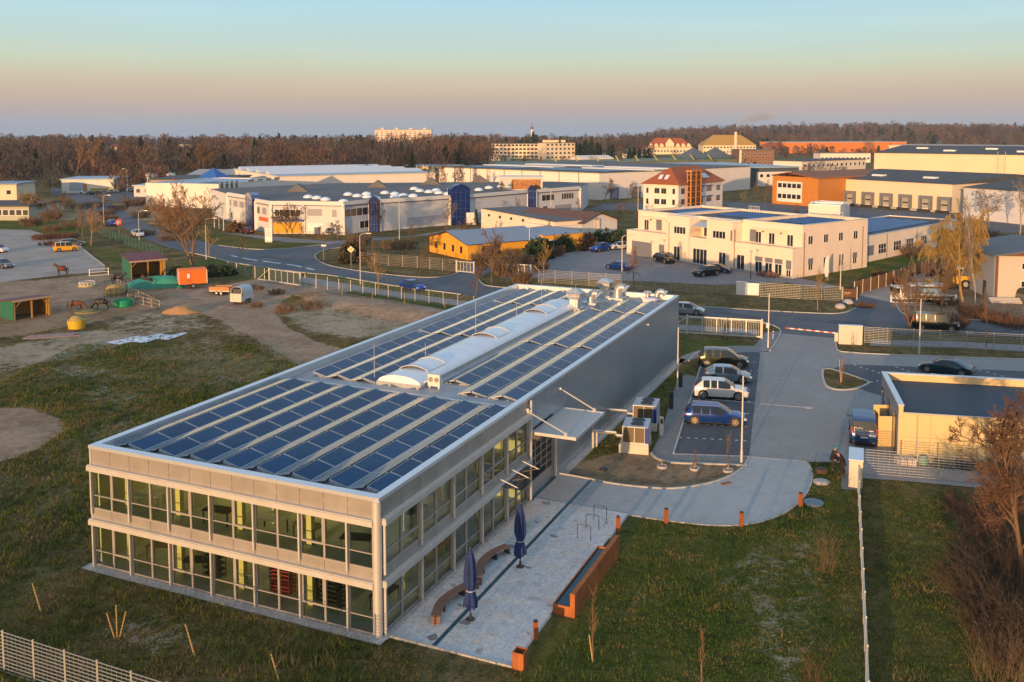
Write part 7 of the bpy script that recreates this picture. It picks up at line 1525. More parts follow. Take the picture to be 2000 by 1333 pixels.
v=thing('television_tower','tall television tower with red top and round platform on the horizon','tower',(*G(1039,278),0)); X0,Y0=G(1039,278); v.location=(39*1.0,1836,0); b=MB(); b.lathe([(2.6,0),(2.0,14),(1.7,26)],0,0,12); b.build('shaft',WHR,v); b=MB(); b.lathe([(1.8,26),(3.4,27),(3.4,29.5),(1.8,30.5)],0,0,14); b.build('platform',SLATE,v); b=MB(); b.lathe([(1.2,30.5),(.9,35),(.4,38),(.3,41)],0,0,8); b.build('antenna',mat('red_antenna',(.4,.15,.12),.6,var=0),v)
r,L,h=simple('red_roof_hall','grand house with red hipped roof and seven cream dormers on the horizon',(1264,302),(1352,302),18,288,BEI,TILE,1,14,'house','hip',9,ww=2)
for k,x in enumerate((.08,.2,.32,.5,.68,.8,.92)): s=2.0 if k!=3 else 4.2; b=MB(); b.add([(L*x-s,-.4,h),(L*x+s,-.4,h),(L*x+s,-.4,h+s*.9),(L*x,-.4,h+s*2),(L*x-s,-.4,h+s*.9),(L*x,7,h+s*2)],[(0,1,2,3,4),(2,5,3),(3,5,4)]); b.build('dormer',BEI,r)
simple('yellow_roof_hall','large house with yellow-lit hipped roof next to the tall chimney',(1373,302),(1476,302),24,284,BEI,mat('ochre_roof',(.42,.25,.05),.8,var=.12),2,16,'house','hip',10,ww=2)
simple('red_roofed_far_house','red roofed house among the trees left of the apartment slabs',(906,284),(944,283),16,272,BEI,TILE,1,5,'house','hip',5.5)
simple('far_terrace','row of cream low houses with brown roofs left of the red dormer hall',(1150,306),(1212,305),12,297,BEI,BRF,1,10,'house','gable',2); simple('far_terrace','row of dark windowed pale houses directly left of the red dormer hall',(1218,309),(1266,309),12,299,BEI,BRF,2,9,'house','flat'); simple('white_arched_hall','low white hall with an arched middle in front of the far terraces',(1136,318),(1198,317),18,310,WHR,WHR,0,0,kind='gable',rz=2)
simple('orange_long_hall','very long bright orange hall on the right horizon',(1536,300),(1770,298),50,279,mat('orange_bright_cladding',(.75,.22,.03),.6,var=.05,scale=.1),mat('pale_roof_far',(.5,.48,.46),.7,var=.05)); r,L,h=simple('beige_long_hall','very long pale yellow hall continuing right of the orange hall',(1735,312),(2200,322),50,284,BEI,mat('pale_roof_far2',(.5,.42,.36),.7,var=.05))
simple('red_roofed_school','brick building with a red roof between the yellow roof hall and the orange hall',(1488,300),(1540,300),18,288,BRK,TILE,1,8,'building','hip',5)
r,L,h=simple('pavilion_halls','group of teal halls with grey pyramid roofs in front of the chimney',(1348,327),(1434,325),16,310,mat('teal_boarding',(.03,.16,.16),.7,var=.1),SLATE)
for k in range(2): b=MB(); x0=L*.5*k; b.add([(x0,-1,h),(x0+L*.48,-1,h),(x0+L*.48,17,h),(x0,17,h),(x0+L*.24,8,h+7)],[(0,1,4),(1,2,4),(2,3,4),(3,0,4)]); b.build('pyramid_roof',SLATE,r)
simple('brick_works','brown brick works with a few small windows right of the chimney',(1445,326),(1512,326),24,294,BRK,RG,2,6)
v=thing('chimney','tall pale factory chimney with a thin plume of smoke','chimney',(*G(1436,322),0)); h=ZT(1436,322,258); b=MB(); b.cyl((0,0,0),(0,0,h),1.25,.95,14); b.build('shaft',BEI,v,smooth=50); b=MB(); b.cyl((0,0,h),(0,0,h+.6),1.2,1.2,14); b.build('cap',DARKM,v)
v=thing('short_chimney','short pale chimney standing just right of the tall one','chimney',(*G(1446,326),0)); h=ZT(1446,326,292); b=MB(); b.cyl((0,0,0),(0,0,h),.9,.8,10); b.build('shaft',BEI,v); b=MB(); b.cyl((0,0,h),(0,0,h+.4),1,1,10); b.build('cap',DARKM,v)
r,L,h=simple('dark_flat_works','wide works building with dark eaves and white window bays',(1405,366),(1560,362),60,330,mat('dark_cladding',(.07,.09,.10),.7,var=.1),RBL)
for a,c in ((.02,.32),(.45,.88)):
    b=MB(); b.box(L*a,-1.2,0,L*c,-.01,h*.78); bb=b.build('white_bay',WHR,r)
    for k in range(5): win(r,'f',L*(a+(c-a)*(.06+.19*k)),h*.48,1.8,1.5,nx=1,off=-1.2)
simple('white_striped_building','white two storey building with a black roof edge behind bare trees',(1565,352),(1690,345),16,316,WHR,RDK,2,14); simple('pale_row_house','pale low building row below the orange hall',(1602,318),(1700,318),16,300,WHR,RG,1,12)
simple('town_block','narrow grey block just left of the television tower',(880,282),(930,281),20,274,BEI,RG,1,6); simple('town_block','cream flat block in the far town below the television tower',(955,279),(1010,278.5),20,272,BEI,RG,1,8)
v=thing('water_tower','distant mushroom water tower rising above the woods at the far left','water tower',(-1310,2700,-12)); v.scale=(.62,.62,.62); b=MB(); b.lathe([(9,0),(7,14),(6,22)],0,0,12); b.build('shaft',SLATE,v); b=MB(); b.lathe([(6,22),(17,27),(18,38),(8,42),(0,43)],0,0,16); b.build('tank',mat('tower_tank',(.25,.18,.2),.8,var=.1),v)
simple('forest_house','small cream house roof glowing among the woods, left of the two',(210,296),(232,296),14,288,BEI,TILE,0,0,'house','hip',4); simple('forest_house','low pale building in a woodland clearing, right of the small cream house',(285,293),(312,293),14,288,BEI,RG); simple('forest_house','long pale roof among the woods behind the tall fan shaped poplar',(345,288),(382,288),14,282,BEI,RG)
# ------------------------------------------------------------------ vegetation
BARK=mat('brown_bark',(.17,.105,.06),.95,var=.25,scale=6); TWIG=mat('brown_twigs',(.20,.13,.075),.95,var=.25,scale=1.5); BIRK=mat('birch_bark',(.55,.50,.44),.9,c2=(.2,.17,.14),scale=9,stretch=(1,1,4))
YTW=mat('yellow_twigs',(.32,.21,.06),.95,var=.2,scale=1.5); YBK=mat('yellow_bark',(.34,.22,.08),.95,var=.2,scale=5); ORT=mat('orange_twigs',(.32,.19,.095),.95,var=.2,scale=1.5); RDT=mat('reddish_twigs',(.16,.085,.05),.95,var=.25,scale=2); GYT=mat('grey_twigs',(.24,.19,.16),.95,var=.2,scale=2)
DKT=mat('dark_twigs',(.075,.05,.035),.95,var=.3,scale=2)
CON=mat('conifer_needles',(.03,.05,.025),.95,var=.35,scale=2); EVG=mat('evergreen_leaves',(.03,.055,.02),.9,var=.4,scale=3); BRL=mat('brown_leaves',(.13,.075,.03),.95,var=.35,scale=3); PALEB=mat('straw_stalks',(.19,.13,.08),.95,var=.2)
def segs_mesh(S,n=3):
    """S: list of (p0,p1,r0,r1) -> verts, quads"""
    P0=np.array([s[0] for s in S],float);P1=np.array([s[1] for s in S],float);r0=np.array([s[2] for s in S]);r1=np.array([s[3] for s in S])
    d=P1-P0; d/=np.linalg.norm(d,axis=1,keepdims=True)+1e-9; a=np.where(np.abs(d[:,2:3])<.9,[[0,0,1.]],[[1.,0,0]]); u=np.cross(d,a); u/=np.linalg.norm(u,axis=1,keepdims=True); w=np.cross(d,u)
    V=[]
    for P,r in ((P0,r0),(P1,r1)):
        for i in range(n): t=2*math.pi*i/n; V.append(P+(u*math.cos(t)+w*math.sin(t))*r[:,None])
    V=np.stack(V,1).reshape(-1,3); k=np.arange(len(S))*2*n
    Fq=np.concatenate([np.stack([k+i,k+(i+1)%n,k+(i+1)%n+n,k+i+n],1) for i in range(n)]); return V,Fq
TMIN=.022
def grow(seed,style):
    rr=random.Random(seed); TH_=[];TW=[]
    def rv(s): return Vector((rr.gauss(0,s),rr.gauss(0,s),rr.gauss(0,s)))
    def branch(p,d,L,r,lv):
        n=4 if lv<3 else 2; pts=[p]; dd=d.copy(); rad=[r]
        up={'vase':.05,'round':.0,'poplar':.22,'young':.1,'birch':.02,'willow':-.10,'oak':-.01}[style]
        for i in range(n):
            dd=(dd+rv(.13 if lv<2 else .2)+Vector((0,0,up*(1 if style!='willow' or lv<2 else 3.0)))).normalized(); pts.append(pts[-1]+dd*L/n); rad.append(r*(1-(i+1)/n*.62))
        dst=TH_ if lv<=1 else TW
        for i in range(n): dst.append((pts[i],pts[i+1],max(rad[i],TMIN),max(rad[i+1],TMIN*.8)))
        if lv>=MAXL: return
        k={'vase':[7,7,6,6],'round':[9,7,6,6] if TMIN>.0115 else [15,9,8,7],'poplar':[10,7,6,5],'young':[11,7,6,0],'birch':[10,7,6,5] if TMIN>.0115 else [14,9,8,7],'willow':[9,8,9,9],'oak':[9,7,6,6] if TMIN>.0115 else [12,9,8,7]}[style][lv]
        for j in range(k):
            t=(j+rr.random())/k; t=(.25 if lv else T0)+t*(.75 if lv else 1-T0); x=t*n; i=min(int(x),n-1); q=pts[i].lerp(pts[i+1],x-i); ax=(pts[i+1]-pts[i]).normalized()
            ang=rr.uniform(*ANG)*(1 if lv else A0); per=ax.orthogonal().normalized(); per.rotate(Matrix.Rotation(rr.uniform(0,6.283)+j*2.4,3,ax)); nd=(ax*math.cos(ang)+per*math.sin(ang)).normalized()
            if style=='willow' and lv>=2: nd=(nd*.5+Vector((0,0,-1))).normalized()
            branch(q,nd,L*LR[lv]*rr.uniform(.7,1.1)*(1.15-t*.45),max(rad[i]*.55,.012),lv+1)
    T0={'vase':.22,'round':.3,'poplar':.12,'young':.3,'birch':.3,'willow':.35,'oak':.25}[style]; ANG={'vase':(.3,.75),'round':(.5,1.0),'poplar':(.2,.42),'young':(.3,.6),'birch':(.35,.8),'willow':(.4,1.0),'oak':(.5,1.05)}[style]; A0=.8
    LR={'vase':[.72,.5,.5,.5],'round':[.5,.52,.5,.5],'poplar':[.45,.42,.45,.5],'young':[.45,.45,.5,.5],'birch':[.42,.5,.5,.5],'willow':[.55,.55,.62,.55],'oak':[.5,.5,.5,.5]}[style]; MAXL=3 if style=='young' else 4
    H0={'vase':6.2,'round':7.5,'poplar':9,'young':8,'birch':9,'willow':6.5,'oak':7}[style]
    if style=='vase':
        branch(Vector((0,0,0)),Vector((.03,0,1)),7.0,.17,0)
        for k in range(2): a=rr.uniform(0,6.28); branch(Vector((0,0,.8)),Vector((math.cos(a)*.3,math.sin(a)*.3,1)).normalized(),6.2,.11,0)
    else: branch(Vector((0,0,0)),Vector((0,0,1)),H0,.16 if style!='young' else .10,0)
    V,Fq=segs_mesh(TH_,6); V2,F2=segs_mesh(TW,3); z=max(V[:,2].max(),V2[:,2].max()); s=10/z
    rad=np.percentile(np.hypot(V2[:,0],V2[:,1]),92)*s
    return (V*s,Fq),(V2*s,F2),rad
TPL={}
def tree_tpl(style,seed,bark,twig,name):
    (V,Fq),(V2,F2),rad=grow(seed,style); r=thing(name,'x','tree'); t=npmesh('trunk',V,Fq,bark,r); t.data.polygons.foreach_set('use_smooth',[True]*len(t.data.polygons)); npmesh('crown',V2,F2,twig,r); return [r,rad,False]
def tree(key,px,py,ytop,wpx,label,group=None,rz=None,cat='tree'):
    tp=TPL[key]; h=ZT(px,py,ytop); X_,Y_=G(px,py); wm=wpx*Y_/F; sz=h/10; sx=wm/2/tp[1]; a=(px*7+py*3)%6.28 if rz is None else rz
    if not tp[2]: r=tp[0]; tp[2]=True; r.location=(X_,Y_,0); r.rotation_euler=(0,0,a); r.scale=(sx,sx,sz); r['label']=label
    else: r=dup(tp[0],(X_,Y_),a,label,None,(sx,sx,sz))
    r['category']=cat
    if group: r['group']=group
    return r
for k,st,sd_,bk,tw,nm in [('vase','vase',1,BARK,ORT,'bare_tree'),('vase2','vase',5,BARK,TWIG,'bare_tree'),('round','round',2,BARK,TWIG,'bare_tree'),('round2','round',9,BARK,GYT,'bare_tree'),('pop','poplar',3,BARK,ORT,'poplar_tree'),('pop2','vase',14,BARK,TWIG,'poplar_tree'),('young','young',4,YBK,YTW,'young_tree'),('young2','young',8,BARK,TWIG,'young_tree'),('birch','birch',5,BIRK,GYT,'birch_tree'),('willow','willow',6,YBK,YTW,'willow_tree'),('oak','oak',11,BARK,RDT,'bare_tree'),('pink','oak',12,BARK,mat('pinkish_twigs',(.27,.15,.12),.95,var=.2),'bare_tree'),('or2','round',21,YBK,ORT,'bare_tree')]: TMIN={'willow':.0125,'birch':.012,'vase':.0145,'young':.016}.get(k,.023); TPL[k]=tree_tpl(st,sd_,bk,tw,nm)
TMIN=.011
TPL['near']=tree_tpl('round',37,BARK,MATS['reddish_twigs'],'bare_tree')
def conifer(px,py,ytop,wpx,label,name='conifer_tree'):
    h=ZT(px,py,ytop); X_,Y_=G(px,py); w_=wpx*Y_/F/2; rg=np.random.default_rng(int(px)); r=thing(name,label,'tree',(X_,Y_,0)); b=MB(); b.cyl((0,0,0),(0,0,h*.9),.18,.05,6); b.build('trunk',BARK,r)
    n=900; z=rg.random(n)**.8*h*.93+h*.06; rr_=w_*(1-z/h)**.8*rg.uniform(.35,1.08,n)*(1+.25*np.sin(z*5)); t=rg.uniform(0,6.283,n); c=np.stack([rr_*np.cos(t),rr_*np.sin(t),z],1); o=np.stack([np.cos(t),np.sin(t),-.35+0*t],1); s=h*.05; sd=np.stack([-np.sin(t),np.cos(t),0*t],1)*s*.5
    V=np.stack([c-sd-o*s*.4,c+sd-o*s*.4,c+o*s+sd*.2,c+o*s-sd*.2],1).reshape(-1,3); npmesh('crown',V,np.arange(len(V)).reshape(-1,4),CON,r); return r
def bush(px,py,ytop,wpx,label,m,n=1500,depth=1.0,name='bush',cat='bush',leaf=.14,seed=0,rz=0):
    h=ZT(px,py,ytop); X_,Y_=G(px,py); w_=wpx*Y_/F/2; rg=np.random.default_rng(int(px*3+py)+seed); t=rg.uniform(0,6.283,n); ph=np.arccos(rg.uniform(-.1,1,n)); q=rg.uniform(.45,1.05,n)*(1+.22*np.sin(t*3+1)+.15*np.sin(t*7)*np.sin(ph*5))
    c=np.stack([w_*q*np.sin(ph)*np.cos(t),w_*depth*q*np.sin(ph)*np.sin(t),h*(.08+.85*q*np.cos(ph))],1); a=rg.normal(size=(n,3)); a/=np.linalg.norm(a,axis=1,keepdims=True); b_=np.cross(a,rg.normal(size=(n,3))); b_/=np.linalg.norm(b_,axis=1,keepdims=True); l=leaf*rg.uniform(.7,1.6,(n,1))*max(1,h*.5)
    V=np.stack([c-a*l-b_*l*.6,c+a*l-b_*l*.6,c+a*l+b_*l*.6,c-a*l+b_*l*.6],1).reshape(-1,3); r=thing(name,label,cat,(X_,Y_,0),rz); npmesh('foliage',V,np.arange(len(V)).reshape(-1,4),m,r); S=[(Vector((0,0,0)),Vector((rg.normal()*w_*.3,rg.normal()*w_*.3,h*.7)),.05,.02) for _ in range(8)]; V,Fq=segs_mesh(S,4); npmesh('stem',V,Fq,BARK,r); return r
def thicket(px,py,ytop,wpx,label,m,n=220,name='shrub',lean=.5,depth=1.0,cat='shrub',thick=.022,sub=4):
    """bare shrub of many fine arching stems"""
    h=ZT(px,py,ytop); X_,Y_=G(px,py); w_=wpx*Y_/F/2; rr=random.Random(px*11+py); S=[]
    for i in range(n):
        a=rr.uniform(0,6.283); q=math.sqrt(rr.random()); p=Vector((math.cos(a)*q*w_*.7,math.sin(a)*q*w_*.7*depth,0)); d=Vector((math.cos(a)*lean+rr.gauss(0,.25),math.sin(a)*lean+rr.gauss(0,.25),1.2)).normalized(); L_=h*rr.uniform(.55,1.0)*(1.05-.3*q)
        for k in range(3):
            e=p+d*L_/3; S.append((p,e,thick*(1-k*.25),thick*(.75-k*.22))); 
            for _ in range(sub if k else 1): dd=(d+Vector((rr.gauss(0,.55),rr.gauss(0,.55),rr.gauss(.1,.4)))).normalized(); q0=p.lerp(e,rr.random()); S.append((q0,q0+dd*h*rr.uniform(.1,.25),thick*.55,thick*.35))
            p=e; d=(d+Vector((rr.gauss(0,.15),rr.gauss(0,.15),-.12))).normalized()
    r=thing(name,label,cat,(X_,Y_,0)); V,Fq=segs_mesh(S,3); npmesh('stems',V,Fq,m,r); return r
T=tree
T('vase',375,532,346,132,'big fan shaped orange-brown bare tree with several trunks between the paddock and the road')
T('or2',178,480,395,52,'orange tinted bare tree in front of the dark hedge, right of the yellow minivan'); T('round2',163,472,402,34,'thin pale trunked tree just left of the orange tinted one by the minivan')
T('willow',72,428,372,58,'yellowish drooping tree beside the pale shed at the left edge'); T('round',118,440,385,40,'brown bare tree left of the white dealer hall lawn')
T('vase2',560,459,396,58,'bare fan shaped tree in front of the yellow panel of the long warehouse'); T('round',747,460,390,36,'dark bare tree in front of the warehouse beside its second blue tower'); T('round2',872,454,388,36,'bare tree in front of the large arched blue tower')
T('round',989,427,352,46,'tallest bare tree against the right part of the long warehouse'); T('young2',1020,430,384,26,'small bare tree just right of the tallest one at the warehouse')
T('young',477,512,458,26,'young bare tree at the road edge below the warehouse lawn'); T('young',408,500,440,40,'bare tree directly right of the curved lamp by the big fan shaped tree'); T('young2',318,494,452,22,'small bare tree on the green strip left of the road'); T('young2',231,470,425,26,'small bare tree beside the round traffic sign on the left road')
T('young',739,569,492,44,'young tree with upright branches on the verge between road and mesh fence'); T('young2',820,540,478,34,'young bare tree on the verge in front of the brownish fence'); T('young2',724,527,458,24,'slim bare tree behind the brownish fence left end'); T('young2',687,487,440,22,'slim bare tree above the round bush at the junction')
T('vase2',960,555,438,58,'bare tree with twin trunks beside the driveway left of the sign board gate'); T('oak',929,580,508,46,'reddish brown bare tree close behind the left parapet of the solar roof'); T('young',1062,549,468,34,'bare tree right of the sign board gate'); T('pink',1238,565,482,50,'low pinkish bare tree beside the dark blue car in the yard')
T('young',1597,607,528,34,'sunlit yellow young tree on the verge below the peach building corner'); T('vase2',1776,659,498,66,'brown multi-stemmed tree in front of the parked truck'); T('vase2',1838,612,506,56,'bare tree between the parked truck and the willow'); T('young2',1930,655,560,26,'thin tree on the road verge at the right')
T('willow',1838,566,400,150,'large yellow weeping willow at the right end of the peach wing'); T('willow',1885,606,430,100,'smaller yellow willow overlapping the grey gabled house'); T('birch',1905,606,388,58,'white barked birch in front of the grey gabled house')
T('round2',1932,445,368,58,'dark bare tree in front of the pale hall behind the grey house'); T('birch',1992,462,340,80,'wide whitish birch crown at the right edge behind the grey house'); T('birch',1898,440,378,40,'small pale birch at the left corner of the pale right hall')
T('round',1180,397,347,40,'bare tree in front of the big white hall docks'); T('round',1243,402,356,28,'bare tree between the big white hall and the red roofed office'); T('round2',1322,440,392,18,'small tree behind the peach roof near the stair tower')
T('pop',147,356,266,58,'tall left poplar of the pair rising over the woods behind the white dealer hall'); T('pop',184,356,261,50,'tall right poplar of the pair rising over the woods behind the white dealer hall'); T('pop2',395,352,274,72,'tall fan shaped poplar in front of the woods behind the curved roof hall'); T('pop2',368,352,318,24,'small reddish tree left of the tall fan shaped poplar')
for i,(x,y,t,w_) in enumerate(((856,380,312,30),(874,384,318,28),(893,388,322,26),(908,380,318,26),(925,384,330,22),(844,374,326,24),(960,372,345,20))): T('round' if i%2 else 'oak',x,y,t,w_,f'{ORD[i]} bare tree from the left in the group before the big white hall' if i<6 else 'small bare tree rising over the right part of the warehouse roof','bare trees beside the big white hall')
for i,(x,y,t,w_) in enumerate(((1478,392,352,22),(1494,398,350,20),(1452,400,372,18),(1396,350,310,34),(1572,352,316,26),(1592,352,310,30),(1612,354,318,26),(1640,352,318,30),(1560,372,326,22),(1600,376,330,26),(1520,300,270,16),(1700,300,272,22))): T(('round','oak','round2')[i%3],x,y,t,w_,['slim tree between works building and orange office','taller slim tree beside the orange office','small bush-like tree at the works yard','dark rounded tree in front of the teal pavilion halls','bare tree at the left end of the white striped building','bare tree covering the left windows of the white striped building','bare tree covering the middle windows of the white striped building','bare tree covering the right windows of the white striped building','bare tree behind the orange office roof, left','bare tree behind the orange office roof, right','small tree before the brick school','brown tree before the orange long hall'][i])
for a in ((612,358,326,14,'slim dark conifer at the left of the mansard house'),(657,356,324,20,'broad dark conifer in front of the mansard house'),(699,354,322,18,'dark conifer at the right end of the mansard house'),(735,354,331,12,'small conifer beside the brown roofed house'),(520,362,330,22,'dark conifer left of the mansard house behind the curved roof hall'),(930,440,408,18,'small conifer beside the entrance of the arched blue tower'),(1617,292,272,16,'conifer in front of the orange long hall'),(1715,318,284,20,'dark conifer at the left end of the beige high hall'),(325,352,332,12,'small conifer at the beige factory'),(570,358,338,14,'conifer at the left end of the blue roof hall')): conifer(*a)
bush(686,512,474,52,'large round brown-green bush on the junction island',mat('russet_leaves',(.07,.055,.025),.9,var=.5,scale=2),2600); bush(462,452,432,38,'dark brown bush at the left corner of the long warehouse',BRL); bush(922,438,424,18,'low green bush beside the arched tower conifer',EVG)
for i,(x,y,t,w_,m_) in enumerate(((1140,487,456,50,BRL),(1175,478,452,56,EVG),(1208,476,452,44,EVG),(1098,492,462,40,EVG),(1042,512,474,44,EVG),(1058,506,470,36,EVG))): bush(x,y,t,w_,['brown hedge bush left of the parked blue car','dark green hedge bush behind the parked blue car','dark green hedge bush behind the parked white car','dark green bush at the corner of the lot by the white gabled hall','dark bush behind the straight lamp post','dark bush right of the straight lamp post'][i],m_,2200)
for i,(x,y,t,w_) in enumerate(((985,540,490,40),(1010,530,484,44),(940,520,486,36),(700,478,452,60),(780,486,462,90),(1500,540,528,60),(1540,540,526,50))): thicket(x,y,t,w_,['brown bare shrub left of the sign board gate','brown bare shrub behind the sign board gate','brown shrub between the yellow house and the narrow mesh gate','brown undergrowth behind the round bush','long brown undergrowth behind the brownish fence','low pinkish shrub bed in front of the peach gable, left','low pinkish shrub bed in front of the peach gable, right'][i],TWIG if i<5 else MATS['pinkish_twigs'],120,thick=.05)
for i,(x,y,t,w_) in enumerate(((85,468,455,60),(125,466,452,70),(105,478,470,80),(60,440,420,50),(100,430,408,44),(215,432,418,40),(262,402,384,44),(300,412,398,46),(345,425,408,50),(385,440,424,50))): thicket(x,y,t,w_,['dark reddish hedge left of the orange tinted tree','dark reddish hedge behind the yellow minivan','low dark hedge along the far car park edge','brown shrub in front of the pale shed','brown shrub beside the drooping yellowish tree','brown shrub at the bend of the left road','brown shrub bank behind the row of cars','brown bank of shrubs left of the red wall panel','brown bank of shrubs below the beige factory','brown shrub by the flag poles'][i],RDT if i<3 else TWIG,160,thick=.06)
for i,(x,y,t,w_) in enumerate(((410,540,518,44),(440,538,520,36),(350,536,522,40))): bush(x,y,t,w_,['dark green hedge behind the orange site trailer','dark hedge bush left of the sliding gate by the track','dark hedge between shelter and orange trailer'][i],EVG,1800)
for i,(x,y,t,w_) in enumerate(((1700,560,540,60),(1690,600,590,50),(1800,590,560,70),(1850,596,578,60),(1780,500,470,60),(1920,470,440,60),(1960,500,455,70),(430,572,556,40),(500,566,556,40))): thicket(x,y,t,w_,['brown scrub on the screened lane bank','brown scrub at the mouth of the lane','reddish scrub behind the parked truck','brown scrub in front of the yellow loader','reddish scrub below the willow branches','brown scrub by the pale right hall','reddish scrub beside the grey house roof','dry scrub behind the wooden trailer','dry scrub left of the sliding gate at the track'][i],RDT if i%2 else TWIG,90,thick=.05)
for nm_,m_,lst in (('brown leafless shrub in the scrub belt along the left road',TWIG,[(120,400,386,50),(150,410,394,60),(185,405,390,50),(230,412,396,50),(275,425,408,40),(320,440,424,44),(285,460,446,40),(330,470,456,40),(140,445,430,50),(100,452,438,40),(210,420,405,40),(340,455,440,40),(360,470,454,40)]),('brown scrub in the thicket beside the yellow house',TWIG,[(1020,555,520,44),(975,500,478,40),(1000,505,482,40),(1025,492,470,44),(1055,530,508,36),(1085,500,476,44),(905,500,480,36),(930,505,486,36),(1110,482,462,50)]),('reddish scrub in the thicket around the willow',RDT,[(1800,640,606,60),(1860,640,608,70),(1900,620,586,60),(1940,630,600,60),(1980,640,610,70),(1760,560,535,50),(1830,540,512,60),(1900,545,515,50),(1720,545,525,40)])):
    for a_ in lst: thicket(*a_,nm_,m_,110,thick=.035,sub=6).__setitem__('group',nm_.replace('leafless ','')+' group')
for i,(x,y,t,w_) in enumerate(((300,425,388,34),(322,432,392,30),(345,438,396,34),(362,446,402,28),(405,452,404,30),(262,412,384,28),(238,404,378,24),(128,400,374,30),(205,398,372,26),(90,445,404,36),(150,455,412,30),(1450,330,306,22),(1530,345,320,20),(1215,330,306,20),(1160,325,304,18),(1100,330,304,22),(1020,332,300,24),(985,330,298,26),(1050,334,304,20))): T(('round','oak','round2')[i%3],x,y,t,w_,'bare tree in the belt before the beige factory and dealer hall' if i<9 else 'bare tree by the left car park hedge' if i<11 else 'bare tree among the town blocks behind the big white hall','bare trees of the middle distance')
for i,(x,y,t,w_) in enumerate(((640,486,440,40),(600,470,436,34),(660,470,428,36),(830,500,452,40),(800,478,438,34),(905,470,424,30),(1075,470,424,30),(1130,425,384,28),(1215,430,392,24),(1550,430,398,22),(1440,440,402,20),(1690,450,420,26),(1400,400,362,22),(1620,470,440,20))): T(('round','young2','oak')[i%3],x,y,t,w_,'slender bare tree standing between the yards of the middle distance','slender yard trees')
# foreground right: birch, reddish brush, reeds
T('near',1990,1172,735,250,'tall bare tree with reddish twigs at the right edge before the yellow annex wall')
for i,(x,y,t,w_) in enumerate(((1960,1060,940,150),(2010,1120,960,200),(1990,1230,1030,200),(1930,1130,1040,110),(2050,1010,880,160),(1900,1010,950,90))): thicket(x,y,t,w_,['dense reddish brown bush right of the lawn, left of the bare tree trunk','tangled reddish bush at the right picture edge','dark brown bush at the right picture edge above the reeds','low arching brown bush at the lawn edge','reddish bush under the tall bare tree by the annex fence','small sparse bush near the mesh fence posts'][i],[RDT,RDT,DKT,DKT,RDT,RDT][i],[90,90,150,80,90,70][i],thick=.017,lean=.9,sub=8)
thicket(1990,1290,1150,170,'dark twiggy undergrowth behind the reeds',DKT,120,thick=.018,lean=.9,sub=7); thicket(1955,1330,1210,150,'pale dry reeds at the bottom right corner',PALEB,80,name='reeds',lean=.2,thick=.010,sub=2,cat='reeds'); thicket(2020,1300,1180,120,'second clump of dry reeds at the right picture edge',PALEB,60,name='reeds',lean=.2,thick=.010,sub=2,cat='reeds')
thicket(1608,1118,1015,52,'tall dry weed stalks standing on the lawn left of the edge-on fence',TWIG,26,name='dry_weeds',lean=.2,thick=.009,sub=3,cat='weeds'); thicket(1588,1333,1260,40,'reddish dry weeds at the bottom of the lawn left of the edge-on fence',RDT,20,name='dry_weeds',lean=.2,thick=.008,cat='weeds')
for i,(x,y,t,w_) in enumerate(((560,610,590,60),(610,604,582,60),(500,600,588,30),(540,575,562,40))): thicket(x,y,t,w_,['dry grassy scrub on the bank beside the sandy track','orange lit scrub on top of the earth bank','small scrub at the bend of the sandy track','scrub below the sliding gate on the bank'][i],TWIG,90,thick=.03,name='scrub')
# saplings with stakes
STK=mat('stake_wood',(.42,.28,.12),.85,var=.15)
def stake(px,py,xt,yt,label,n=1,sap=None,stm=STK):
    X_,Y_=G(px,py); h=ZT(px,py,yt); dx=(xt-px)*Y_/F; r=thing('staked_sapling' if (sap or n>1) else 'wooden_stake',label,'sapling' if sap or n>1 else 'stake',(X_,Y_,0))
    for k in range(n): o=(k-(n-1)/2)*.5; b=MB(); b.cyl((o*.15,.06*k,0),((dx if n==1 else (k-1)*.42 if n==3 else dx+o*.6),.06*k,h*(1 if k==1 or n<3 else .78)),.04 if n==1 else .032,.03,7); b.build('stake',stm,r)
    if sap:
        rr=random.Random(px); S=[]; p=Vector((0,0,0)); hh=ZT(px,py,sap)
        for k in range(5): e=p+Vector((rr.gauss(0,.05),rr.gauss(0,.05),hh/5)); S.append((p,e,.035-.005*k,.03-.005*k)); p=e
        for k in range(40): z=rr.uniform(.35,1)*hh; a=rr.uniform(0,6.28); l=rr.uniform(.2,.55)*hh*.3; S.append((Vector((0,0,z)),Vector((math.cos(a)*l*.5,math.sin(a)*l*.5,z+l)),.012,.008))
        V,Fq=segs_mesh(S,4); npmesh('stem',V,Fq,MATS['pinkish_twigs'] if n==0 else BARK,r)
stake(80,1195,65,1140,'lone leaning wooden stake in the left grass near the fence corner'); stake(228,1250,226,1183,'pair of crossed stakes forming a V around a pruned sapling in the left grass',3); stake(381,1284,363,1219,'leaning wooden stake in the grass below the building front'); stake(546,1335,530,1278,'wooden stake at the bottom edge of the picture left of the terrace')
stake(1158,1294,1150,1240,'slim sunlit sapling with a short stake on the lawn beside the basin',1,1158); stake(1371,1345,1369,1290,'thin sapling near the bottom edge in the middle of the lawn',1,1232)
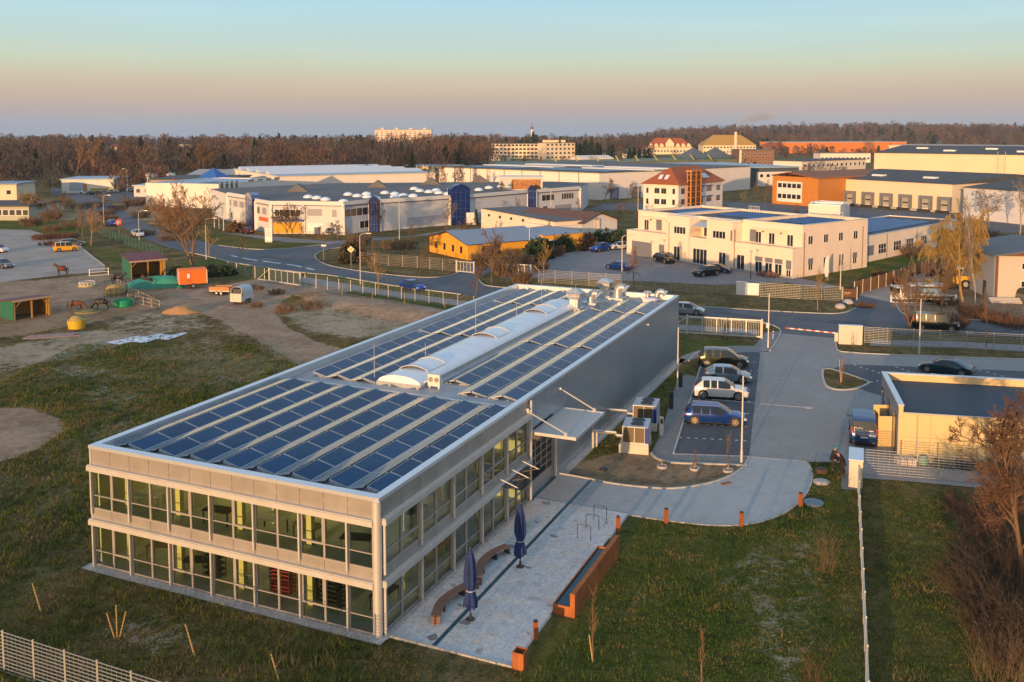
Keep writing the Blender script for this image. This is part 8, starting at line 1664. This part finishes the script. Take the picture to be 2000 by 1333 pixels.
for x,y,yt,l in ((1422,922,850,'tallest thin sapling in a concrete ring at the right end of the planting bed'),(1357,918,882,'middle sapling in a round concrete ring in the planting bed'),(1293,914,895,'small sapling in a round concrete ring nearest the heat pumps')):
    stake(x,y,x,y-14,l,1,yt); o=bpy.context.scene.objects; b=MB(); b.lathe([(.36,0),(.36,.16),(.28,.16),(.27,.05)],0,0,18); tag(b.build('concrete_ring',CONC,None,loc=(*G(x,y),0.01)),l.replace('thin pink-brown sapling in a round concrete ring','round concrete ring').replace('sapling in a round','round') if 0 else {1422:'round concrete tree ring nearest the driveway bend',1357:'middle round concrete tree ring of the planting bed',1293:'round concrete tree ring nearest the heat pumps'}[x],'planting ring')
stake(1643,750,1641,702,'staked pinkish sapling on the triangular planted island',2,690,mat('pink_stake',(.5,.3,.22),.8,var=.1))
for i,(x,y,xt,yt) in enumerate(((615,577,617,545),(667,584,670,556),(725,592,729,571),(790,601,790,573),(869,606,869,591))): stake(x,y,xt,yt,f'{ORD[i]} leaning wooden stake from the left along the inside of the road fence')
for x,y,t,l in ((1925,694,656,'thin stake on the verge inside the right fence'),(1742,684,668,'thin dark sapling on the verge near the cream box'),(1415,665,640,'small dark sapling in front of the pale sliding gate')): stake(x,y,x,t,l,1,t-6)
# ------------------------------------------------------------------ woods (one mass)
def forest(name,areas,seed,label):
    rg=np.random.default_rng(seed); VV=[];TT=[]
    def terr(x,y): return 24*np.exp(-(((x-900)/620)**2))/(1+np.exp(-(y-1900)/160))-.0074*np.maximum(0,y-1100)*(lambda q:q*q*(3-2*q))(np.clip((.22-x/y)/.12,0,1))
    for (x0,x1,d0,d1,nt,hm,cf) in areas:
        u=rg.random(nt); d=d0*(d1/d0)**u; px=rg.uniform(x0,x1,nt); X_=(px-1000)/F*d; h=rg.normal(hm,hm*.15,nt)*(1+.13*np.sin(px/37.+d/90.)+.08*np.sin(px/11.+d/31.)); h=np.where((px>722)&(px<856)&(d>1080)&(d<1520),5.0,h); h=np.where((((px>203)&(px<238))|((px>281)&(px<316))|((px>341)&(px<386)))&(d>560)&(d<1120),h*.42,h); pt=.5+.5*np.sin(px/53.+d/140.+1.3*np.sin(d/60.+px/29.)); base=terr(X_,d); con=rg.random(nt)<cf*(.2+3*(np.sin(px/71.+d/200.)>.55))
        tint=np.where(con[:,None],np.array([.018,.034,.022])*rg.uniform(.7,1.3,(nt,1)),(np.array([.115,.072,.054])*pt[:,None]+np.array([.072,.064,.058])*(1-pt[:,None]))*rg.uniform(.65,1.5,(nt,1))*np.stack([1+0*u,rg.uniform(.9,1.12,nt),rg.uniform(.8,1.2,nt)],1))
        ns=110; lod=np.clip(d/450,1,3.2)
        t=rg.uniform(0,6.283,(nt,ns)); q=rg.random((nt,ns))**.5; z=rg.uniform(.12,1,(nt,ns)); w_=np.where(con[:,None],.22*(1-z)+.02,.30*np.sin(np.clip(z,.02,1)*2.75)**.8)*h[:,None]
        cx=X_[:,None]+w_*q*np.cos(t); cy=d[:,None]+w_*q*np.sin(t); cz=base[:,None]+z*h[:,None]*.93
        L_=rg.uniform(.8,2.0,(nt,ns))*(h[:,None]/17)*np.where(z<.35,1.6,1); a=t; out=np.where(z<.35,.08,.5)*q
        dx,dy,dz=np.cos(a)*out,np.sin(a)*out,np.ones_like(a); wd=rg.uniform(.10,.20,(nt,ns))*lod[:,None]*np.where(con[:,None],3,1); b_=rg.uniform(0,3.14,(nt,ns)); sx,sy=np.cos(b_)*wd,np.sin(b_)*wd
        V=np.stack([np.stack([cx-sx,cy-sy,cz],-1),np.stack([cx+sx,cy+sy,cz],-1),np.stack([cx+sx*.6+dx*L_,cy+sy*.6+dy*L_,cz+dz*L_],-1),np.stack([cx-sx*.6+dx*L_,cy-sy*.6+dy*L_,cz+dz*L_],-1)],2)
        VV.append(V.reshape(-1,3)); TT.append(np.repeat(tint,ns*4,axis=0))
    V=np.concatenate(VV); C=np.concatenate(TT); m=bpy.data.materials.new('winter_woods'); m.use_nodes=True; nt_=m.node_tree; b=nt_.nodes['Principled BSDF']; b.inputs['Roughness'].default_value=1; b.inputs['Specular IOR Level'].default_value=0; v=nt_.nodes.new('ShaderNodeVertexColor'); v.layer_name='species_tint'; nt_.links.new(v.outputs['Color'],b.inputs['Base Color'])
    o=npmesh(name,V,np.arange(len(V)).reshape(-1,4),m); ca=o.data.color_attributes.new('species_tint','FLOAT_COLOR','POINT'); ca.data.foreach_set('color',np.concatenate([C,np.ones((len(C),1))],1).astype(np.float32).ravel()); return tag(o,label,'woods',None,'stuff')
forest('forest',[(-1000,-250,430,2900,650,14.5,.08),(-250,880,420,640,520,13.8,.05),(-250,900,600,1100,900,14.3,.07),(-250,950,1000,2900,1200,15,.14),(840,960,500,900,110,15,.05),(930,1290,1000,2600,420,14,.2),(1090,1280,700,1050,60,12,.2),(-250,120,330,440,60,11,.02),(200,330,340,430,36,9,.05)],4,'wide brown leafless woods covering the left and middle horizon')
forest('hill_woods',[(1270,2200,1750,2500,1500,17,.1),(1250,2200,1350,1800,500,14,.08),(1750,1950,1650,1800,60,24,.05),(1700,2100,980,1100,40,10,.05),(1500,1720,760,900,40,9,.05),(1290,1500,1020,1250,70,13,.1)],5,'brown wooded ridge along the right horizon')
# ------------------------------------------------------------------ rough grass
rg=np.random.default_rng(12); n=170000; x=rg.uniform(-48,52,n); y=26+rg.random(n)**1.3*75
keep=np.ones(n,bool)
bl_=[LW(-18.6,-.8),LW(.5,-.8),LW(7.8,.2),LW(7.8,18.3),LW(6,23),LW(.8,24),LW(.8,58.2),LW(-18.6,58.2)]
for pl in (bl_,PW(drive),PW(yard),PW([(1272,886),(1312,908),(1463,893),(1460,908),(1460,870),(1374,690),(1330,730),(1290,850)]),PW([(505,545),(600,556),(690,566),(536,612),(560,640),(620,668),(700,690),(585,715),(500,662),(400,615)]),PW([(-300,795),(60,798),(118,818),(122,845),(70,880),(-20,910),(-300,980)]),PW([(1095,918),(1205,884),(1290,885),(1310,905),(1460,908),(1440,925),(1340,955),(1200,948)]),PW([(595,534),(900,576),(1100,600),(1327,622),(1327,560),(900,520),(595,500)]),PW([(1643,905),(1690,905),(1690,957),(1643,957)]),[(27,62),(60,62),(60,90),(27,90)]): keep&=~inpoly(x,y,pl)
pxs=1000+F*x/y
keep&=~((pxs>1325)&(y>82)); x=x[keep];y=y[keep]; n=len(x); nb=4
ang=rg.uniform(0,6.283,(n,nb)); h=rg.gamma(3.0,.034,(n,nb))*np.where(x>-4,.72,1)[:,None]*(1+.8*(np.sin(x*.5)*np.sin(y*.37)>.3))[:,None]+.02; w_=.012+y[:,None]*.00022*np.ones((n,nb)); lx=rg.normal(0,.5,(n,nb))*h; ly=rg.normal(0,.5,(n,nb))*h
cx=x[:,None]+rg.normal(0,.09,(n,nb)); cy=y[:,None]+rg.normal(0,.09,(n,nb)); zz=np.zeros((n,nb))-.01
zz=zz+np.where((x<-3)&(y<85),.05,0)[:,None]
V=np.stack([np.stack([cx-np.cos(ang)*w_,cy-np.sin(ang)*w_,zz],-1),np.stack([cx+np.cos(ang)*w_,cy+np.sin(ang)*w_,zz],-1),np.stack([cx+lx,cy+ly,zz+h+.05*(zz>0)],-1)],2).reshape(-1,3)
m=bpy.data.materials.new('grass_blades'); m.use_nodes=True; nt=m.node_tree; N=nt.nodes; L=nt.links; b=N['Principled BSDF']; b.inputs['Roughness'].default_value=.9; b.inputs['Specular IOR Level'].default_value=.1
tc=N.new('ShaderNodeTexCoord'); n1_=N.new('ShaderNodeTexNoise'); n1_.inputs['Scale'].default_value=.45; n1_.inputs['Detail'].default_value=6; n1_.inputs['Roughness'].default_value=.75; L.new(tc.outputs['Object'],n1_.inputs['Vector']); r=N.new('ShaderNodeValToRGB'); c=r.color_ramp; c.elements[0].position=.32; c.elements[0].color=(.03,.05,.012,1); c.elements[1].position=.72; c.elements[1].color=(.30,.23,.11,1)
for p,q in ((.45,(.07,.125,.022)),(.55,(.14,.14,.04)),(.63,(.24,.18,.085))): e=c.elements.new(p); e.color=(*q,1)
L.new(n1_.outputs['Fac'],r.inputs[0]); L.new(r.outputs[0],b.inputs['Base Color'])
o=npmesh('grass',V,np.arange(len(V)).reshape(-1,3),m,nv=3); tag(o,'rough winter grass covering the lawns and the left field','grass',None,'stuff')
# ------------------------------------------------------------------ smoke
sm=bpy.data.materials.new('smoke_plume'); sm.use_nodes=True; nt=sm.node_tree; N=nt.nodes; L=nt.links
for q in list(N): N.remove(q)
ou=N.new('ShaderNodeOutputMaterial'); vo=N.new('ShaderNodeVolumePrincipled'); vo.inputs['Color'].default_value=(.85,.78,.74,1); vo.inputs['Density'].default_value=.07; L.new(vo.outputs[0],ou.inputs['Volume'])
X_,Y_=G(1436,322); z0=ZT(1436,322,258); b=MB()
pts=[(0,0,z0+.7),(1,0,z0+3),(4,0,z0+6),(11,0,z0+9),(20,0,z0+11),(28,0,z0+12)]; rad=[.7,1.6,3.2,4.6,5.5,1.5]; nn_=14; vs=[]
for p,rr_ in zip(pts,rad):
    for i in range(nn_): t=2*math.pi*i/nn_; vs.append((p[0]+rr_*math.cos(t)*.8,p[1]+rr_*math.sin(t),p[2]+rr_*math.cos(t)*-.5))
b.add(vs,[(k*nn_+i,k*nn_+(i+1)%nn_,(k+1)*nn_+(i+1)%nn_,(k+1)*nn_+i) for k in range(5) for i in range(nn_)]+[tuple(range(nn_))[::-1],tuple(range(5*nn_,6*nn_))]); tag(b.build('smoke',sm,None,loc=(X_,Y_,0)),'thin pale smoke drifting from the tall chimney','smoke',None,'stuff')
